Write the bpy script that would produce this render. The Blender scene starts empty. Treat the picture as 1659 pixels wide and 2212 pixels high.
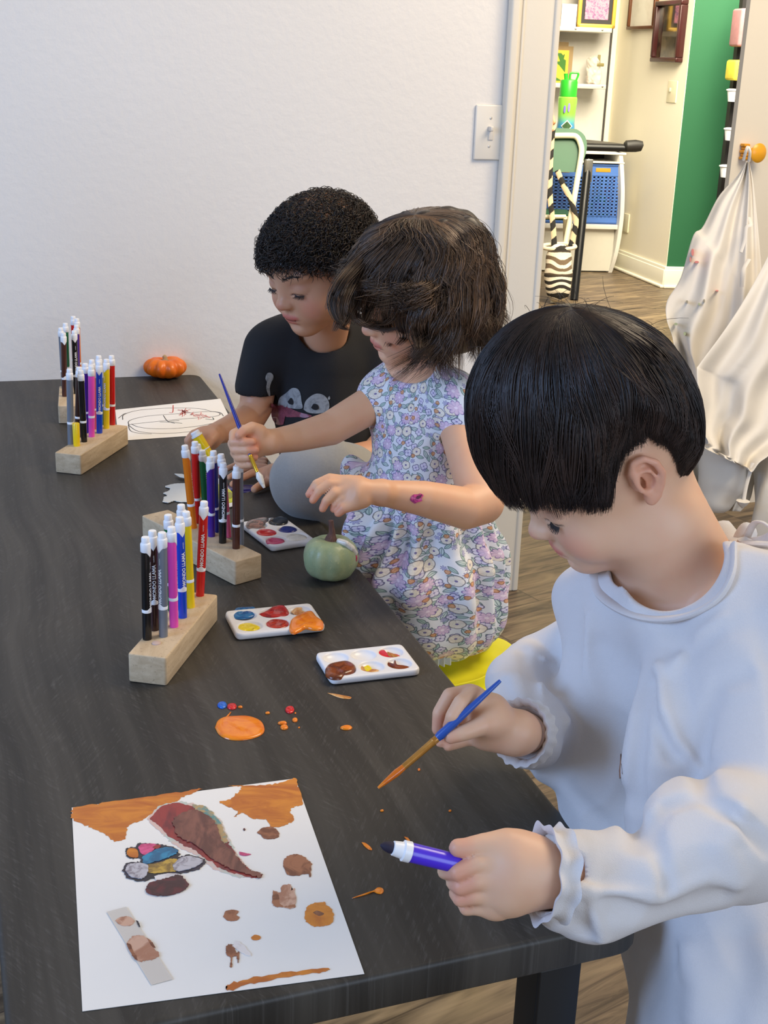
import bpy, math, random
import numpy as np
from mathutils import Vector, Matrix
SC = bpy.context.scene
COL = SC.collection
rnd = random.Random(7)
RNG = np.random.default_rng(5)

# ---------------------------------------------------------------- camera
F_PX, PITCH, ROLL, CAM_H, TAB_Z = 2800.0, math.radians(19.2), math.radians(2.2), 1.29, 0.60
CX, CY = 829.5, 1106.0
_f = np.array([0, math.cos(PITCH), -math.sin(PITCH)])
_u0 = np.array([0, math.sin(PITCH), math.cos(PITCH)])
_x0 = np.array([1.0, 0, 0])
CR = math.cos(ROLL) * _x0 + math.sin(ROLL) * _u0
CU = -math.sin(ROLL) * _x0 + math.cos(ROLL) * _u0
CF = _f
CO = np.array([0, 0, CAM_H])

def ray(px, py):
    return (px - CX) / F_PX * CR - (py - CY) / F_PX * CU + CF

def W(px, py, D):
    "world point seen at a photo pixel at distance D along the optical axis"
    return CO + D * ray(px, py)

def T(px, py, z=TAB_Z):
    "world point where the sight line of a pixel meets the level z"
    d = ray(px, py)
    return CO + d * ((z - CAM_H) / d[2])

def depth(p):
    return float((np.asarray(p) - CO) @ CF)

def D_at(px, py, z=TAB_Z):
    return depth(T(px, py, z))

cam = bpy.data.cameras.new('camera')
camo = bpy.data.objects.new('camera', cam)
COL.objects.link(camo)
cam.sensor_fit = 'VERTICAL'
cam.sensor_height = 36.0
cam.lens = 36.0 * F_PX / 2212.0
cam.clip_start = 0.05
camo.matrix_world = Matrix(((CR[0], CU[0], -CF[0], CO[0]), (CR[1], CU[1], -CF[1], CO[1]),
                            (CR[2], CU[2], -CF[2], CO[2]), (0, 0, 0, 1)))
SC.camera = camo

# ---------------------------------------------------------------- naming
def tag(o, label=None, cat=None, group=None, kind=None):
    if label: o['label'] = label
    if cat: o['category'] = cat
    if group: o['group'] = group
    if kind: o['kind'] = kind
    return o

def empty(name, loc, label=None, cat=None, group=None, rot=None):
    o = bpy.data.objects.new(name, None)
    COL.objects.link(o)
    o.empty_display_size = 0.02
    o.location = Vector([float(v) for v in loc])
    if rot is not None: o.rotation_euler = rot
    return tag(o, label, cat, group)

def link(name, me, mats=None, parent=None, smooth=True):
    "world-space mesh linked as one object; the parent keeps the mesh where it is"
    o = bpy.data.objects.new(name, me)
    COL.objects.link(o)
    if mats is not None:
        for m in (mats if isinstance(mats, (list, tuple)) else [mats]):
            me.materials.append(m)
    if smooth:
        me.polygons.foreach_set('use_smooth', [True] * len(me.polygons))
    if parent is not None:
        o.parent = parent
        bpy.context.view_layer.update() if False else None
        o.matrix_parent_inverse = mat_of(parent).inverted()
    return o

def mat_of(o):
    m = o.matrix_basis.copy()
    if o.parent is not None:
        m = mat_of(o.parent) @ o.matrix_parent_inverse @ m
    return m

def copy_tree(o, parent=None):
    c = o.copy(); COL.objects.link(c)
    if parent is not None: c.parent = parent
    for ch in list(o.children): copy_tree(ch, c)
    return c

# ---------------------------------------------------------------- mesh collector
class MB:
    def __init__(s):
        s.v = []; s.f = []; s.m = []; s.n = 0
    def add(s, verts, faces, mat=0):
        verts = np.asarray(verts, float).reshape(-1, 3)
        s.v.append(verts)
        for q in faces: s.f.append([int(i) + s.n for i in q]); s.m.append(mat)
        s.n += len(verts)
        return s
    def box(s, c, size, R=None, mat=0, bev=0.0):
        c = np.asarray(c, float); hx, hy, hz = [k / 2 for k in size]
        if bev <= 0:
            P = np.array([[x, y, z] for x in (-hx, hx) for y in (-hy, hy) for z in (-hz, hz)])
            Fa = [(0, 1, 3, 2), (4, 6, 7, 5), (0, 4, 5, 1), (2, 3, 7, 6), (0, 2, 6, 4), (1, 5, 7, 3)]
        else:
            b = min(bev, hx * .99, hy * .99, hz * .99)
            # rounded box: loft of rounded rectangles
            k = 4; prof = [(b * (1 - math.cos(a)), b * (1 - math.sin(a))) for a in np.linspace(0, math.pi / 2, 4)]
            rings = []
            def rr(ix, iy, r):
                out = []
                for q, (sx, sy) in enumerate(((1, 1), (-1, 1), (-1, -1), (1, -1))):
                    for t in range(k + 1):
                        a = q * math.pi / 2 + t / k * math.pi / 2
                        out.append((sx * (ix - r) + r * math.cos(a), sy * (iy - r) + r * math.sin(a)))
                return out
            levels = [(-hz + h, b - i) for i, h in [(b - pi_, hh) for pi_, hh in prof][::-1]]
            lv = []
            for a in np.linspace(math.pi / 2, 0, 4): lv.append((-hz + b * (1 - math.sin(a)) if False else -hz + b - b * math.sin(a), b * (1 - math.cos(a))))
            lv = lv + [(-z, i) for z, i in lv[::-1]]
            for z, ins in lv:
                rings.append([(x, y, z) for x, y in rr(hx - ins, hy - ins, max(b - ins, b * .15))])
            n = len(rings[0]); P = np.array([p for r_ in rings for p in r_]); Fa = []
            for i in range(len(rings) - 1):
                for j in range(n):
                    Fa.append((i * n + j, i * n + (j + 1) % n, (i + 1) * n + (j + 1) % n, (i + 1) * n + j))
            Fa.append(tuple(range(n))[::-1]); Fa.append(tuple((len(rings) - 1) * n + j for j in range(n)))
        if R is not None: P = P @ np.asarray(R).T
        return s.add(P + c, Fa, mat)
    def tube(s, pts, rad, n=8, mat=0, caps=True, flat=1.0, up=None):
        pts = np.asarray(pts, float); m = len(pts)
        rad = np.broadcast_to(np.asarray(rad, float), (m,))
        tan = np.gradient(pts, axis=0); tan /= np.linalg.norm(tan, axis=1)[:, None] + 1e-12
        ref = np.array([0, 0, 1.0]) if up is None else np.asarray(up, float)
        if abs(tan[0] @ ref) > .95: ref = np.array([1.0, 0, 0])
        V = []; a = np.arange(n) / n * 2 * math.pi
        nn = ref - tan[0] * (ref @ tan[0]); nn /= np.linalg.norm(nn)
        for i in range(m):
            nn = nn - tan[i] * (nn @ tan[i]); nn /= np.linalg.norm(nn) + 1e-12
            bb = np.cross(tan[i], nn)
            V.append(pts[i] + rad[i] * (np.cos(a)[:, None] * bb + flat * np.sin(a)[:, None] * nn))
        Fa = [(i * n + j, i * n + (j + 1) % n, (i + 1) * n + (j + 1) % n, (i + 1) * n + j) for i in range(m - 1) for j in range(n)]
        if caps: Fa += [tuple(range(n))[::-1], tuple((m - 1) * n + j for j in range(n))]
        return s.add(np.concatenate(V), Fa, mat)
    def lathe(s, prof, n=24, c=(0, 0, 0), R=None, mat=0, mats=None):
        "prof: list of (r, z) bottom to top"
        a = np.arange(n) / n * 2 * math.pi; V = []
        for r, z in prof: V.append(np.stack([r * np.cos(a), r * np.sin(a), np.full(n, z)], 1))
        P = np.concatenate(V)
        if R is not None: P = P @ np.asarray(R).T
        P = P + np.asarray(c, float)
        base = s.n
        for i in range(len(prof) - 1):
            mm = mats[i] if mats else mat
            Fa = [(i * n + j, i * n + (j + 1) % n, (i + 1) * n + (j + 1) % n, (i + 1) * n + j) for j in range(n)]
            if i == 0: s.add(P, Fa, mm)
            else:
                for q in Fa: s.f.append([k + base for k in q]); s.m.append(mm)
        s.f.append([base + j for j in range(n)][::-1]); s.m.append(mats[0] if mats else mat)
        s.f.append([base + (len(prof) - 1) * n + j for j in range(n)]); s.m.append(mats[-1] if mats else mat)
        return s
    def prism(s, poly, z0, z1, M=None, mat=0):
        "poly: 2d outline; extruded between z0 and z1; M maps local xyz (n,3) to world"
        n = len(poly); P = np.array([[x, y, z0] for x, y in poly] + [[x, y, z1] for x, y in poly], float)
        if M is not None: P = M(P)
        Fa = [tuple(range(n))[::-1], tuple(range(n, 2 * n))] + [(j, (j + 1) % n, n + (j + 1) % n, n + j) for j in range(n)]
        return s.add(P, Fa, mat)
    def mesh(s, name='m'):
        me = bpy.data.meshes.new(name)
        V = np.concatenate(s.v) if s.v else np.zeros((0, 3))
        me.from_pydata(V.tolist(), [], s.f)
        if s.m: me.polygons.foreach_set('material_index', s.m)
        me.update()
        return me
    def build(s, name, mats, parent=None, smooth=True, auto=True):
        me = s.mesh(name)
        o = link(name, me, mats, parent, smooth)
        if smooth and auto: sharp(me)
        return o

def sharp(me, ang=38):
    import bmesh
    bm = bmesh.new(); bm.from_mesh(me)
    bmesh.ops.recalc_face_normals(bm, faces=bm.faces)
    lim = math.radians(ang)
    for e in bm.edges:
        if len(e.link_faces) == 2 and e.calc_face_angle(0) > lim: e.smooth = False
    bm.to_mesh(me); bm.free()

def rotz(a):
    c, s_ = math.cos(a), math.sin(a)
    return np.array([[c, -s_, 0], [s_, c, 0], [0, 0, 1.0]])

def frame(fwd, up=(0, 0, 1)):
    "columns: x right-hand side, y = fwd, z = up-ish"
    y = np.asarray(fwd, float); y = y / np.linalg.norm(y)
    z = np.asarray(up, float); z = z - y * (z @ y); z /= np.linalg.norm(z)
    x = np.cross(y, z)
    return np.stack([x, y, z], 1)

def cr_spline(pts, n=8):
    P = np.asarray(pts, float)
    P = np.vstack([2 * P[0] - P[1], P, 2 * P[-1] - P[-2]]); out = []
    for i in range(1, len(P) - 2):
        p0, p1, p2, p3 = P[i - 1], P[i], P[i + 1], P[i + 2]
        for t in np.arange(n) / n:
            out.append(.5 * ((2 * p1) + (-p0 + p2) * t + (2 * p0 - 5 * p1 + 4 * p2 - p3) * t * t + (-p0 + 3 * p1 - 3 * p2 + p3) * t ** 3))
    out.append(P[-2])
    return np.array(out)

# ---------------------------------------------------------------- node material DSL
def srgb(r, g, b):
    f = lambda c: c / 12.92 if c <= .04045 else ((c + .055) / 1.055) ** 2.4
    return (f(r / 255), f(g / 255), f(b / 255), 1.0)

class X:
    "a socket in a shader expression"
    def __init__(s, t, k): s.t = t; s.k = k
    def m(s, op, *a):
        n = s.t.nodes.new('ShaderNodeMath'); n.operation = op
        for i, q in enumerate((s,) + a):
            if isinstance(q, X): s.t.links.new(q.k, n.inputs[i])
            else: n.inputs[i].default_value = float(q)
        return X(s.t, n.outputs[0])
    def __add__(s, o): return s.m('ADD', o)
    def __radd__(s, o): return s.m('ADD', o)
    def __sub__(s, o): return s.m('SUBTRACT', o)
    def __rsub__(s, o): return K(s.t, o).m('SUBTRACT', s)
    def __mul__(s, o): return s.m('MULTIPLY', o)
    def __rmul__(s, o): return s.m('MULTIPLY', o)
    def __truediv__(s, o): return s.m('DIVIDE', o)
    def lt(s, o): return s.m('LESS_THAN', o)
    def gt(s, o): return s.m('GREATER_THAN', o)
    def abs(s): return s.m('ABSOLUTE')
    def sin(s): return s.m('SINE')
    def cos(s): return s.m('COSINE')
    def pow(s, o): return s.m('POWER', o)
    def min(s, o): return s.m('MINIMUM', o)
    def max(s, o): return s.m('MAXIMUM', o)
    def sm(s, a, b, lo=0.0, hi=1.0):
        n = s.t.nodes.new('ShaderNodeMapRange'); n.interpolation_type = 'SMOOTHSTEP'
        s.t.links.new(s.k, n.inputs['Value'])
        for nm, v in (('From Min', a), ('From Max', b), ('To Min', lo), ('To Max', hi)): n.inputs[nm].default_value = v
        return X(s.t, n.outputs[0])

def K(t, v):
    n = t.nodes.new('ShaderNodeValue'); n.outputs[0].default_value = v
    return X(t, n.outputs[0])

class Mat:
    def __init__(s, name):
        s.mat = bpy.data.materials.new(name); s.mat.use_nodes = True
        s.t = s.mat.node_tree; s.b = s.t.nodes['Principled BSDF']; s.out = s.t.nodes['Material Output']
    def n(s, ty, **kw):
        n = s.t.nodes.new(ty)
        for k, v in kw.items(): setattr(n, k, v)
        return n
    def coord(s, kind='Object', attr=None):
        if attr:
            n = s.n('ShaderNodeAttribute'); n.attribute_name = attr; return n.outputs['Vector']
        return s.n('ShaderNodeTexCoord').outputs[kind]
    def sep(s, v):
        n = s.n('ShaderNodeSeparateXYZ'); s.t.links.new(v, n.inputs[0]); return [X(s.t, o) for o in n.outputs]
    def comb(s, x, y, z=0.0):
        n = s.n('ShaderNodeCombineXYZ')
        for i, q in enumerate((x, y, z)):
            if isinstance(q, X): s.t.links.new(q.k, n.inputs[i])
            else: n.inputs[i].default_value = q
        return n.outputs[0]
    def map(s, v, scale=(1, 1, 1), loc=(0, 0, 0), rot=(0, 0, 0)):
        n = s.n('ShaderNodeMapping'); s.t.links.new(v, n.inputs[0])
        n.inputs['Scale'].default_value = scale; n.inputs['Location'].default_value = loc; n.inputs['Rotation'].default_value = rot
        return n.outputs[0]
    def noise(s, v, scale=5, detail=3, rough=.5, dist=0.0, dim='3D', fac=True):
        n = s.n('ShaderNodeTexNoise'); n.noise_dimensions = dim; s.t.links.new(v, n.inputs['Vector'])
        n.inputs['Scale'].default_value = scale; n.inputs['Detail'].default_value = detail
        n.inputs['Roughness'].default_value = rough; n.inputs['Distortion'].default_value = dist
        return X(s.t, n.outputs['Fac']) if fac else n.outputs['Color']
    def mix(s, fac, a, b):
        n = s.n('ShaderNodeMix', data_type='RGBA'); n.clamp_factor = True
        if isinstance(fac, X): s.t.links.new(fac.k, n.inputs[0])
        else: n.inputs[0].default_value = fac
        for i, q in ((6, a), (7, b)):
            if isinstance(q, tuple): n.inputs[i].default_value = q
            else: s.t.links.new(q, n.inputs[i])
        return n.outputs[2]
    def base(s, c):
        if isinstance(c, tuple): s.b.inputs['Base Color'].default_value = c
        else: s.t.links.new(c, s.b.inputs['Base Color'])
        return s
    def set(s, **kw):
        al = dict(rough='Roughness', metal='Metallic', spec='Specular IOR Level', coat='Coat Weight', sheen='Sheen Weight',
                  sss='Subsurface Weight', trans='Transmission Weight', ior='IOR', alpha='Alpha', coatr='Coat Roughness')
        for k, v in kw.items():
            i = s.b.inputs[al[k]]
            if isinstance(v, X): s.t.links.new(v.k, i)
            else: i.default_value = v
        return s
    def bump(s, h, strength=.3, dist=.001):
        n = s.n('ShaderNodeBump'); n.inputs['Strength'].default_value = strength; n.inputs['Distance'].default_value = dist
        s.t.links.new(h.k, n.inputs['Height']); s.t.links.new(n.outputs[0], s.b.inputs['Normal'])
        return s

def plain(name, rgb, rough=.5, var=.06, bump=0.0, bscale=300, metal=0.0, coat=0.0, sss=0.0, scale=30, spec=.5, sheen=0.0):
    m = Mat(name); v = m.coord()
    c = srgb(*rgb); nz = m.noise(v, scale, 3)
    lo = tuple(x * (1 - var) for x in c[:3]) + (1,); hi = tuple(min(1, x * (1 + var)) for x in c[:3]) + (1,)
    m.base(m.mix(nz, lo, hi)).set(rough=rough, metal=metal, coat=coat, spec=spec)
    if sheen: m.set(sheen=sheen)
    if sss:
        m.set(sss=sss); m.b.inputs['Subsurface Radius'].default_value = (.6, .3, .2); m.b.inputs['Subsurface Scale'].default_value = .006
    if bump: m.bump(m.noise(v, bscale, 2), bump, .001)
    return m.mat

_pc = {}
def P_(rgb, rough=.5, **kw):
    k = (rgb, rough, tuple(sorted(kw.items())))
    if k not in _pc: _pc[k] = plain('mat_%d' % len(_pc), rgb, rough, **kw)
    return _pc[k]

# ---------------------------------------------------------------- implicit modelling (signed distance + surface nets)
class N:
    def __init__(s, f, c, r): s.f = f; s.c = np.asarray(c, np.float32); s.r = float(r)
    def __call__(s, P, bc=None, br=None):
        if bc is not None:
            g = float(np.linalg.norm(bc - s.c)) - br - s.r
            if g > 0.09: return np.full(len(P), g, np.float32)
        return s.f(P, bc, br)

def cap(a, b, ra, rb=None):
    a = np.asarray(a, np.float32); b = np.asarray(b, np.float32); rb = ra if rb is None else rb
    d = b - a; L2 = float(d @ d) + 1e-12
    def f(P, bc=None, br=None):
        q = P - a; t = np.clip(q @ d / L2, 0, 1)
        return (np.linalg.norm(q - t[:, None] * d, axis=1) - (ra + (rb - ra) * t)).astype(np.float32)
    return N(f, (a + b) / 2, math.sqrt(L2) / 2 + max(ra, rb))

def ell(c, r, R=None):
    c = np.asarray(c, np.float32); r = np.asarray(r, np.float32) * np.ones(3, np.float32)
    RR = None if R is None else np.asarray(R, np.float32)
    def f(P, bc=None, br=None):
        q = P - c
        if RR is not None: q = q @ RR
        k0 = np.sqrt(((q / r) ** 2).sum(1)); k1 = np.sqrt(((q / (r * r)) ** 2).sum(1)) + 1e-9
        return (k0 * (k0 - 1) / k1).astype(np.float32)
    return N(f, c, float(r.max()))

def rbox(c, h, rr, R=None):
    c = np.asarray(c, np.float32); h = np.asarray(h, np.float32) - rr
    RR = None if R is None else np.asarray(R, np.float32)
    def f(P, bc=None, br=None):
        q = P - c
        if RR is not None: q = q @ RR
        q = np.abs(q) - h
        return (np.linalg.norm(np.maximum(q, 0), axis=1) + np.minimum(q.max(1), 0) - rr).astype(np.float32)
    return N(f, c, float(np.linalg.norm(h)) + rr)

def plane(p, n):
    p = np.asarray(p, np.float32); n = np.asarray(n, np.float32); n = n / np.linalg.norm(n)
    return N(lambda P, bc=None, br=None: ((P - p) @ n).astype(np.float32), (0, 0, 0), 1e6)

def smin(a, b, k):
    if k <= 0: return np.minimum(a, b)
    h = np.maximum(k - np.abs(a - b), 0) / k
    return np.minimum(a, b) - h * h * k * .25

def _bnd(ns):
    c = np.mean([n.c for n in ns], 0); return c, max(float(np.linalg.norm(n.c - c)) + n.r for n in ns)

def U(k, *ns):
    c, r = _bnd(ns)
    def f(P, bc=None, br=None):
        d = ns[0](P, bc, br)
        for n in ns[1:]: d = smin(d, n(P, bc, br), k)
        return d
    return N(f, c, r + k)

def SUB(k, a, *bs):
    def f(P, bc=None, br=None):
        d = a(P, bc, br)
        for b in bs: d = -smin(-d, b(P, bc, br), k)
        return d
    return N(f, a.c, a.r)

def INT(k, a, b):
    return N(lambda P, bc=None, br=None: -smin(-a(P, bc, br), -b(P, bc, br), k), a.c, a.r)

def OFF(a, o): return N(lambda P, bc=None, br=None: a(P, bc, br) - o, a.c, a.r + o)

def XF(n, R, t, s=1.0):
    R = np.asarray(R, np.float32); t = np.asarray(t, np.float32)
    def f(P, bc=None, br=None):
        Q = (P - t) @ R / s
        if bc is None: return n(Q) * s
        return n(Q, ((bc - t) @ R / s).astype(np.float32), br / s) * s
    return N(f, t + s * (R @ n.c), n.r * s)

def chain(pts, k=0.0):
    "pts: list of (point, radius)"
    ns = [cap(a[0], b[0], a[1], b[1]) for a, b in zip(pts[:-1], pts[1:])]
    return U(k, *ns) if len(ns) > 1 else ns[0]

def bumps(n, fn, amp, margin=None):
    "displace a node by a function of position"
    return N(lambda P, bc=None, br=None: n(P, bc, br) - fn(P).astype(np.float32), n.c, n.r + amp)

_G = RNG.normal(size=(40, 3)); _G /= np.linalg.norm(_G, axis=1)[:, None]
_PH = RNG.uniform(0, 6.28, 40)
def wav(P, scale, seed=0, n=6, oct=2):
    "cheap smooth pseudo noise in about -1..1"
    o = np.zeros(len(P)); a = 1.0; tot = 0
    for k in range(oct):
        for i in range(n):
            j = (seed * 7 + k * 5 + i) % 40
            o += a * np.sin(P @ _G[j] * scale * (1 + .37 * i) + _PH[j] + 1.7 * np.sin(P @ _G[(j + 11) % 40] * scale * .6 + _PH[(j + 3) % 40]))
        tot += a * n * .55; a *= .5; scale *= 2.1
    return o / tot

_OFF = np.array([[i, j, k] for i in (0, 1) for j in (0, 1) for k in (0, 1)])
_EDG = [(a, b) for a in range(8) for b in range(a + 1, 8) if abs(_OFF[a] - _OFF[b]).sum() == 1]

def surfnet(node, lo, hi, h, B=8, safe=1.6):
    lo = np.asarray(lo, float); hi = np.asarray(hi, float)
    nb = np.ceil((hi - lo) / (h * B)).astype(int)
    g = np.stack(np.meshgrid(*[np.arange(k) for k in nb], indexing='ij'), -1).reshape(-1, 3)
    cc = (lo + (g + .5) * h * B).astype(np.float32); hd = h * B * .5 * math.sqrt(3)
    keep = np.zeros(len(g), bool)
    key = (g // 4) @ np.array([1, 1000, 1000000]); order = np.argsort(key, kind='stable')
    cuts = np.flatnonzero(np.diff(key[order])) + 1
    for ch in np.split(order, cuts):
        q = cc[ch]; bc = q.mean(0); br = float(np.linalg.norm(q - bc, axis=1).max())
        keep[ch] = np.abs(node(q, bc, br)) < hd * safe
    g = g[keep]; cc = cc[keep]
    if len(g) == 0: raise RuntimeError('empty surface')
    dims = nb * B + 2; sy = dims[2]; sx = dims[1] * dims[2]
    lat = np.stack(np.meshgrid(*[np.arange(B + 1)] * 3, indexing='ij'), -1).reshape(-1, 3)
    key = (g // 3) @ np.array([1, 1000, 1000000]); order = np.argsort(key, kind='stable')
    cuts = np.flatnonzero(np.diff(key[order])) + 1
    cid = []; cpos = []; quads = []
    for ch in np.split(order, cuts):
        gi = g[ch]; I = gi[:, None, :] * B + lat[None]
        Pt = (lo + I * h).reshape(-1, 3).astype(np.float32)
        bc = Pt.mean(0); br = float(np.linalg.norm(Pt - bc, axis=1).max())
        V = node(Pt, bc, br).reshape(len(ch), B + 1, B + 1, B + 1)
        S = V < 0
        C = np.stack([S[:, a:a + B, b:b + B, c:c + B] for a, b, c in _OFF], -1)
        act = np.argwhere(C.any(-1) & ~C.all(-1))
        if len(act):
            b_, x, y, z = act.T
            vals = np.stack([V[b_, x + a, y + b, z + c] for a, b, c in _OFF], 1)
            acc = np.zeros((len(act), 3)); cnt = np.zeros(len(act))
            for e0, e1 in _EDG:
                v0, v1 = vals[:, e0], vals[:, e1]; m = (v0 < 0) != (v1 < 0)
                t = np.where(m, v0 / np.where(m, v0 - v1, 1), 0)
                acc += np.where(m[:, None], _OFF[e0] + t[:, None] * (_OFF[e1] - _OFF[e0]), 0); cnt += m
            G = gi[b_] * B + np.stack([x, y, z], 1)
            cid.append(G @ np.array([sx, sy, 1])); cpos.append(lo + (G + acc / cnt[:, None]) * h)
        for ax in range(3):
            o = [0, 0, 0]; o[ax] = 1
            A = S[:, :B, :B, :B]; Bq = S[:, o[0]:o[0] + B, o[1]:o[1] + B, o[2]:o[2] + B]
            ed = np.argwhere(A != Bq)
            if not len(ed): continue
            G = gi[ed[:, 0]] * B + ed[:, 1:]; ins = A[ed[:, 0], ed[:, 1], ed[:, 2], ed[:, 3]]
            u = np.zeros(3, int); u[(ax + 1) % 3] = 1; w = np.zeros(3, int); w[(ax + 2) % 3] = 1
            q = np.stack([(G - d) @ np.array([sx, sy, 1]) for d in (u * 0, u, u + w, w)], 1)
            q[~ins] = q[~ins][:, ::-1]
            quads.append(q)
    cid = np.concatenate(cid); cpos = np.concatenate(cpos); quads = np.concatenate(quads)
    od = np.argsort(cid); cid = cid[od]; cpos = cpos[od]
    ix = np.searchsorted(cid, quads); ix = np.clip(ix, 0, len(cid) - 1)
    ok = (cid[ix] == quads).all(1)
    return cpos, ix[ok]

def np_mesh(name, V, Q, col=None, vec=None):
    me = bpy.data.meshes.new(name)
    k = Q.shape[1]
    me.vertices.add(len(V)); me.vertices.foreach_set('co', np.asarray(V, np.float32).ravel())
    me.loops.add(Q.size); me.loops.foreach_set('vertex_index', Q.astype(np.int32).ravel())
    me.polygons.add(len(Q)); me.polygons.foreach_set('loop_start', np.arange(0, Q.size, k, dtype=np.int32))
    me.polygons.foreach_set('use_smooth', np.ones(len(Q), bool))
    me.update(calc_edges=True)
    if col is not None:
        a = me.attributes.new('Col', 'FLOAT_COLOR', 'POINT')
        c = np.ones((len(V), 4), np.float32); c[:, :3] = col; a.data.foreach_set('color', c.ravel())
    if vec is not None:
        a = me.attributes.new('pc', 'FLOAT_VECTOR', 'POINT'); a.data.foreach_set('vector', np.asarray(vec, np.float32).ravel())
    return me

def relax(V, Q, it=2, lam=.5):
    "laplacian smoothing on quads"
    E = np.concatenate([Q[:, [i, (i + 1) % 4]] for i in range(4)]); E = np.unique(np.sort(E, 1), axis=0)
    n = len(V); deg = np.bincount(E.ravel(), minlength=n)[:, None]
    for _ in range(it):
        for s_ in (lam, -lam * 1.02):
            A = np.zeros_like(V)
            for k in range(3):
                A[:, k] = np.bincount(E[:, 0], V[E[:, 1], k], n) + np.bincount(E[:, 1], V[E[:, 0], k], n)
            V = V + s_ * (A / np.maximum(deg, 1) - V)
    return V

def sdf_obj(name, node, h, mats, parent=None, col=None, vec=None, lo=None, hi=None, it=2, safe=1.6, fill=False):
    if lo is None: lo = node.c - node.r - .01; hi = node.c + node.r + .01
    V, Q = surfnet(node, lo, hi, h, safe=safe)
    if it: V = relax(V, Q, it)
    me = np_mesh(name, V, Q, None if col is None else col(V), None if vec is None else vec(V))
    if fill: fill_holes(me)
    return link(name, me, mats, parent)
def fill_holes(me):
        import bmesh
        bm = bmesh.new(); bm.from_mesh(me); bmesh.ops.holes_fill(bm, edges=[e for e in bm.edges if e.is_boundary], sides=40)
        for f in bm.faces: f.smooth = True
        bm.to_mesh(me); bm.free()

def blend_col(V, base, spots):
    "spots: (node, colour, inner, outer, strength)"
    c = np.tile(np.array(srgb(*base)[:3], np.float32), (len(V), 1)); Vf = V.astype(np.float32)
    for nd, colr, a, b, st in spots:
        near = np.linalg.norm(Vf - nd.c, axis=1) < nd.r + b + .01
        if not near.any(): continue
        d = nd(Vf[near]); w = np.clip((b - d) / (b - a), 0, 1); w = (w * w * (3 - 2 * w) * st)[:, None]
        c[near] = c[near] * (1 - w) + np.array(srgb(*colr)[:3]) * w
    return c
# ================================================================ MATERIALS OF THE ROOM
def wall_mat(name, rgb, bump=.25):
    m = Mat(name); v = m.coord('Object')
    a = m.noise(v, 3, 3); c = srgb(*rgb)
    m.base(m.mix(a, tuple(x * .95 for x in c[:3]) + (1,), c)).set(rough=.62)
    m.bump(m.noise(v, 55, 4, .6), bump, .004)
    return m.mat
M_WALL = wall_mat('painted_wall', (232, 228, 222))
M_WALL2 = wall_mat('cream_wall', (250, 243, 222), .1)
M_TRIM = wall_mat('trim_paint', (228, 221, 206), .08)
M_BASE = wall_mat('baseboard_paint', (240, 236, 218), .05)
M_GREEN = wall_mat('green_wall', (34, 98, 64), .08)

def floor_mat():
    m = Mat('wood_floor'); v = m.map(m.coord('Object'), rot=(0, 0, math.radians(-35)))
    x, y, z = m.sep(v)
    row = (y * 6.6).m('FLOOR'); off = (row * 12.9898).sin() * 43758.5; off = off.m('FRACT')
    pl = ((x * .8 + off * 3.0)).m('FLOOR'); rid = ((pl * 7.31 + row * 3.77).sin() * 9631.7).m('FRACT')
    fx = (x * .8 + off * 3.0).m('FRACT'); fy = (y * 6.6).m('FRACT')
    seam = (fy.lt(.02)).max(fx.lt(.004))
    g = m.noise(m.comb(x * 2.2 + rid * 9, y * 26 + rid * 5, z), 1.6, 5, .65, 1.2)
    g2 = m.noise(m.comb(x * 1.2 + rid * 7, y * 7, z), 1.5, 3, .6, 1.5)
    c = m.mix(g.sm(.32, .7), srgb(66, 54, 42), srgb(126, 107, 84))
    c = m.mix(g2.sm(.45, .75) * .6, c, srgb(172, 150, 116))
    c = m.mix(seam * .7, c, srgb(60, 48, 38))
    m.base(c).set(rough=.42, spec=.4).bump(g, .15, .001)
    return m.mat
M_FLOOR = floor_mat()

def table_mat():
    m = Mat('dark_wood_laminate'); v = m.map(m.coord('Object'), rot=(0, 0, math.radians(70.8)))
    x, y, z = m.sep(v)                     # x runs along the table
    warp = m.noise(m.comb(x * 1.3, y * 2.5, z), 1.4, 2, .5)
    band = m.noise(m.comb(x * .7, y * 18 + warp * 1.6, z), 1.3, 4, .6, .15)
    cell = (y * 9 + warp * 3).m('FLOOR'); alt = (cell * .5).m('FRACT') * 4 - 1.0
    fib = m.noise(m.comb((x + alt * y * .9) * 34, (y - alt * x * .6) * 320, z), 1.0, 3, .7)
    fin = m.noise(m.comb(x * 18, y * 260 + warp * 20, z), 1.0, 3, .6)
    c = m.mix(band.sm(.35, .72), srgb(42, 39, 35), srgb(70, 66, 60))
    c = m.mix((fib * .6 + fin * .4).sm(.5, .8) * .55, c, srgb(104, 101, 97))
    m.base(c).set(rough=.5, spec=.45).bump(fib * .6 + fin * .6, .22, .0006)
    return m.mat
M_TABLE = table_mat()

def block_mat():
    m = Mat('raw_pine'); v = m.coord('Object'); x, y, z = m.sep(v)
    g = m.noise(m.comb(x * 60, y * 14, z * 120), 1, 4, .6, .3)
    g2 = m.noise(v, 260, 2, .6)
    c = m.mix(g.sm(.3, .72), srgb(210, 188, 156), srgb(188, 164, 132))
    c = m.mix(g2.sm(.6, .75) * .5, c, srgb(142, 120, 98))
    m.base(c).set(rough=.75, spec=.3).bump(g, .35, .0008)
    return m.mat
M_BLOCK = block_mat()
M_PAPER = P_((238, 235, 230), .8, var=.015)
M_WPLAST = P_((236, 236, 238), .3, var=.01)
M_BLACKMET = P_((16, 17, 19), .35)

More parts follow.
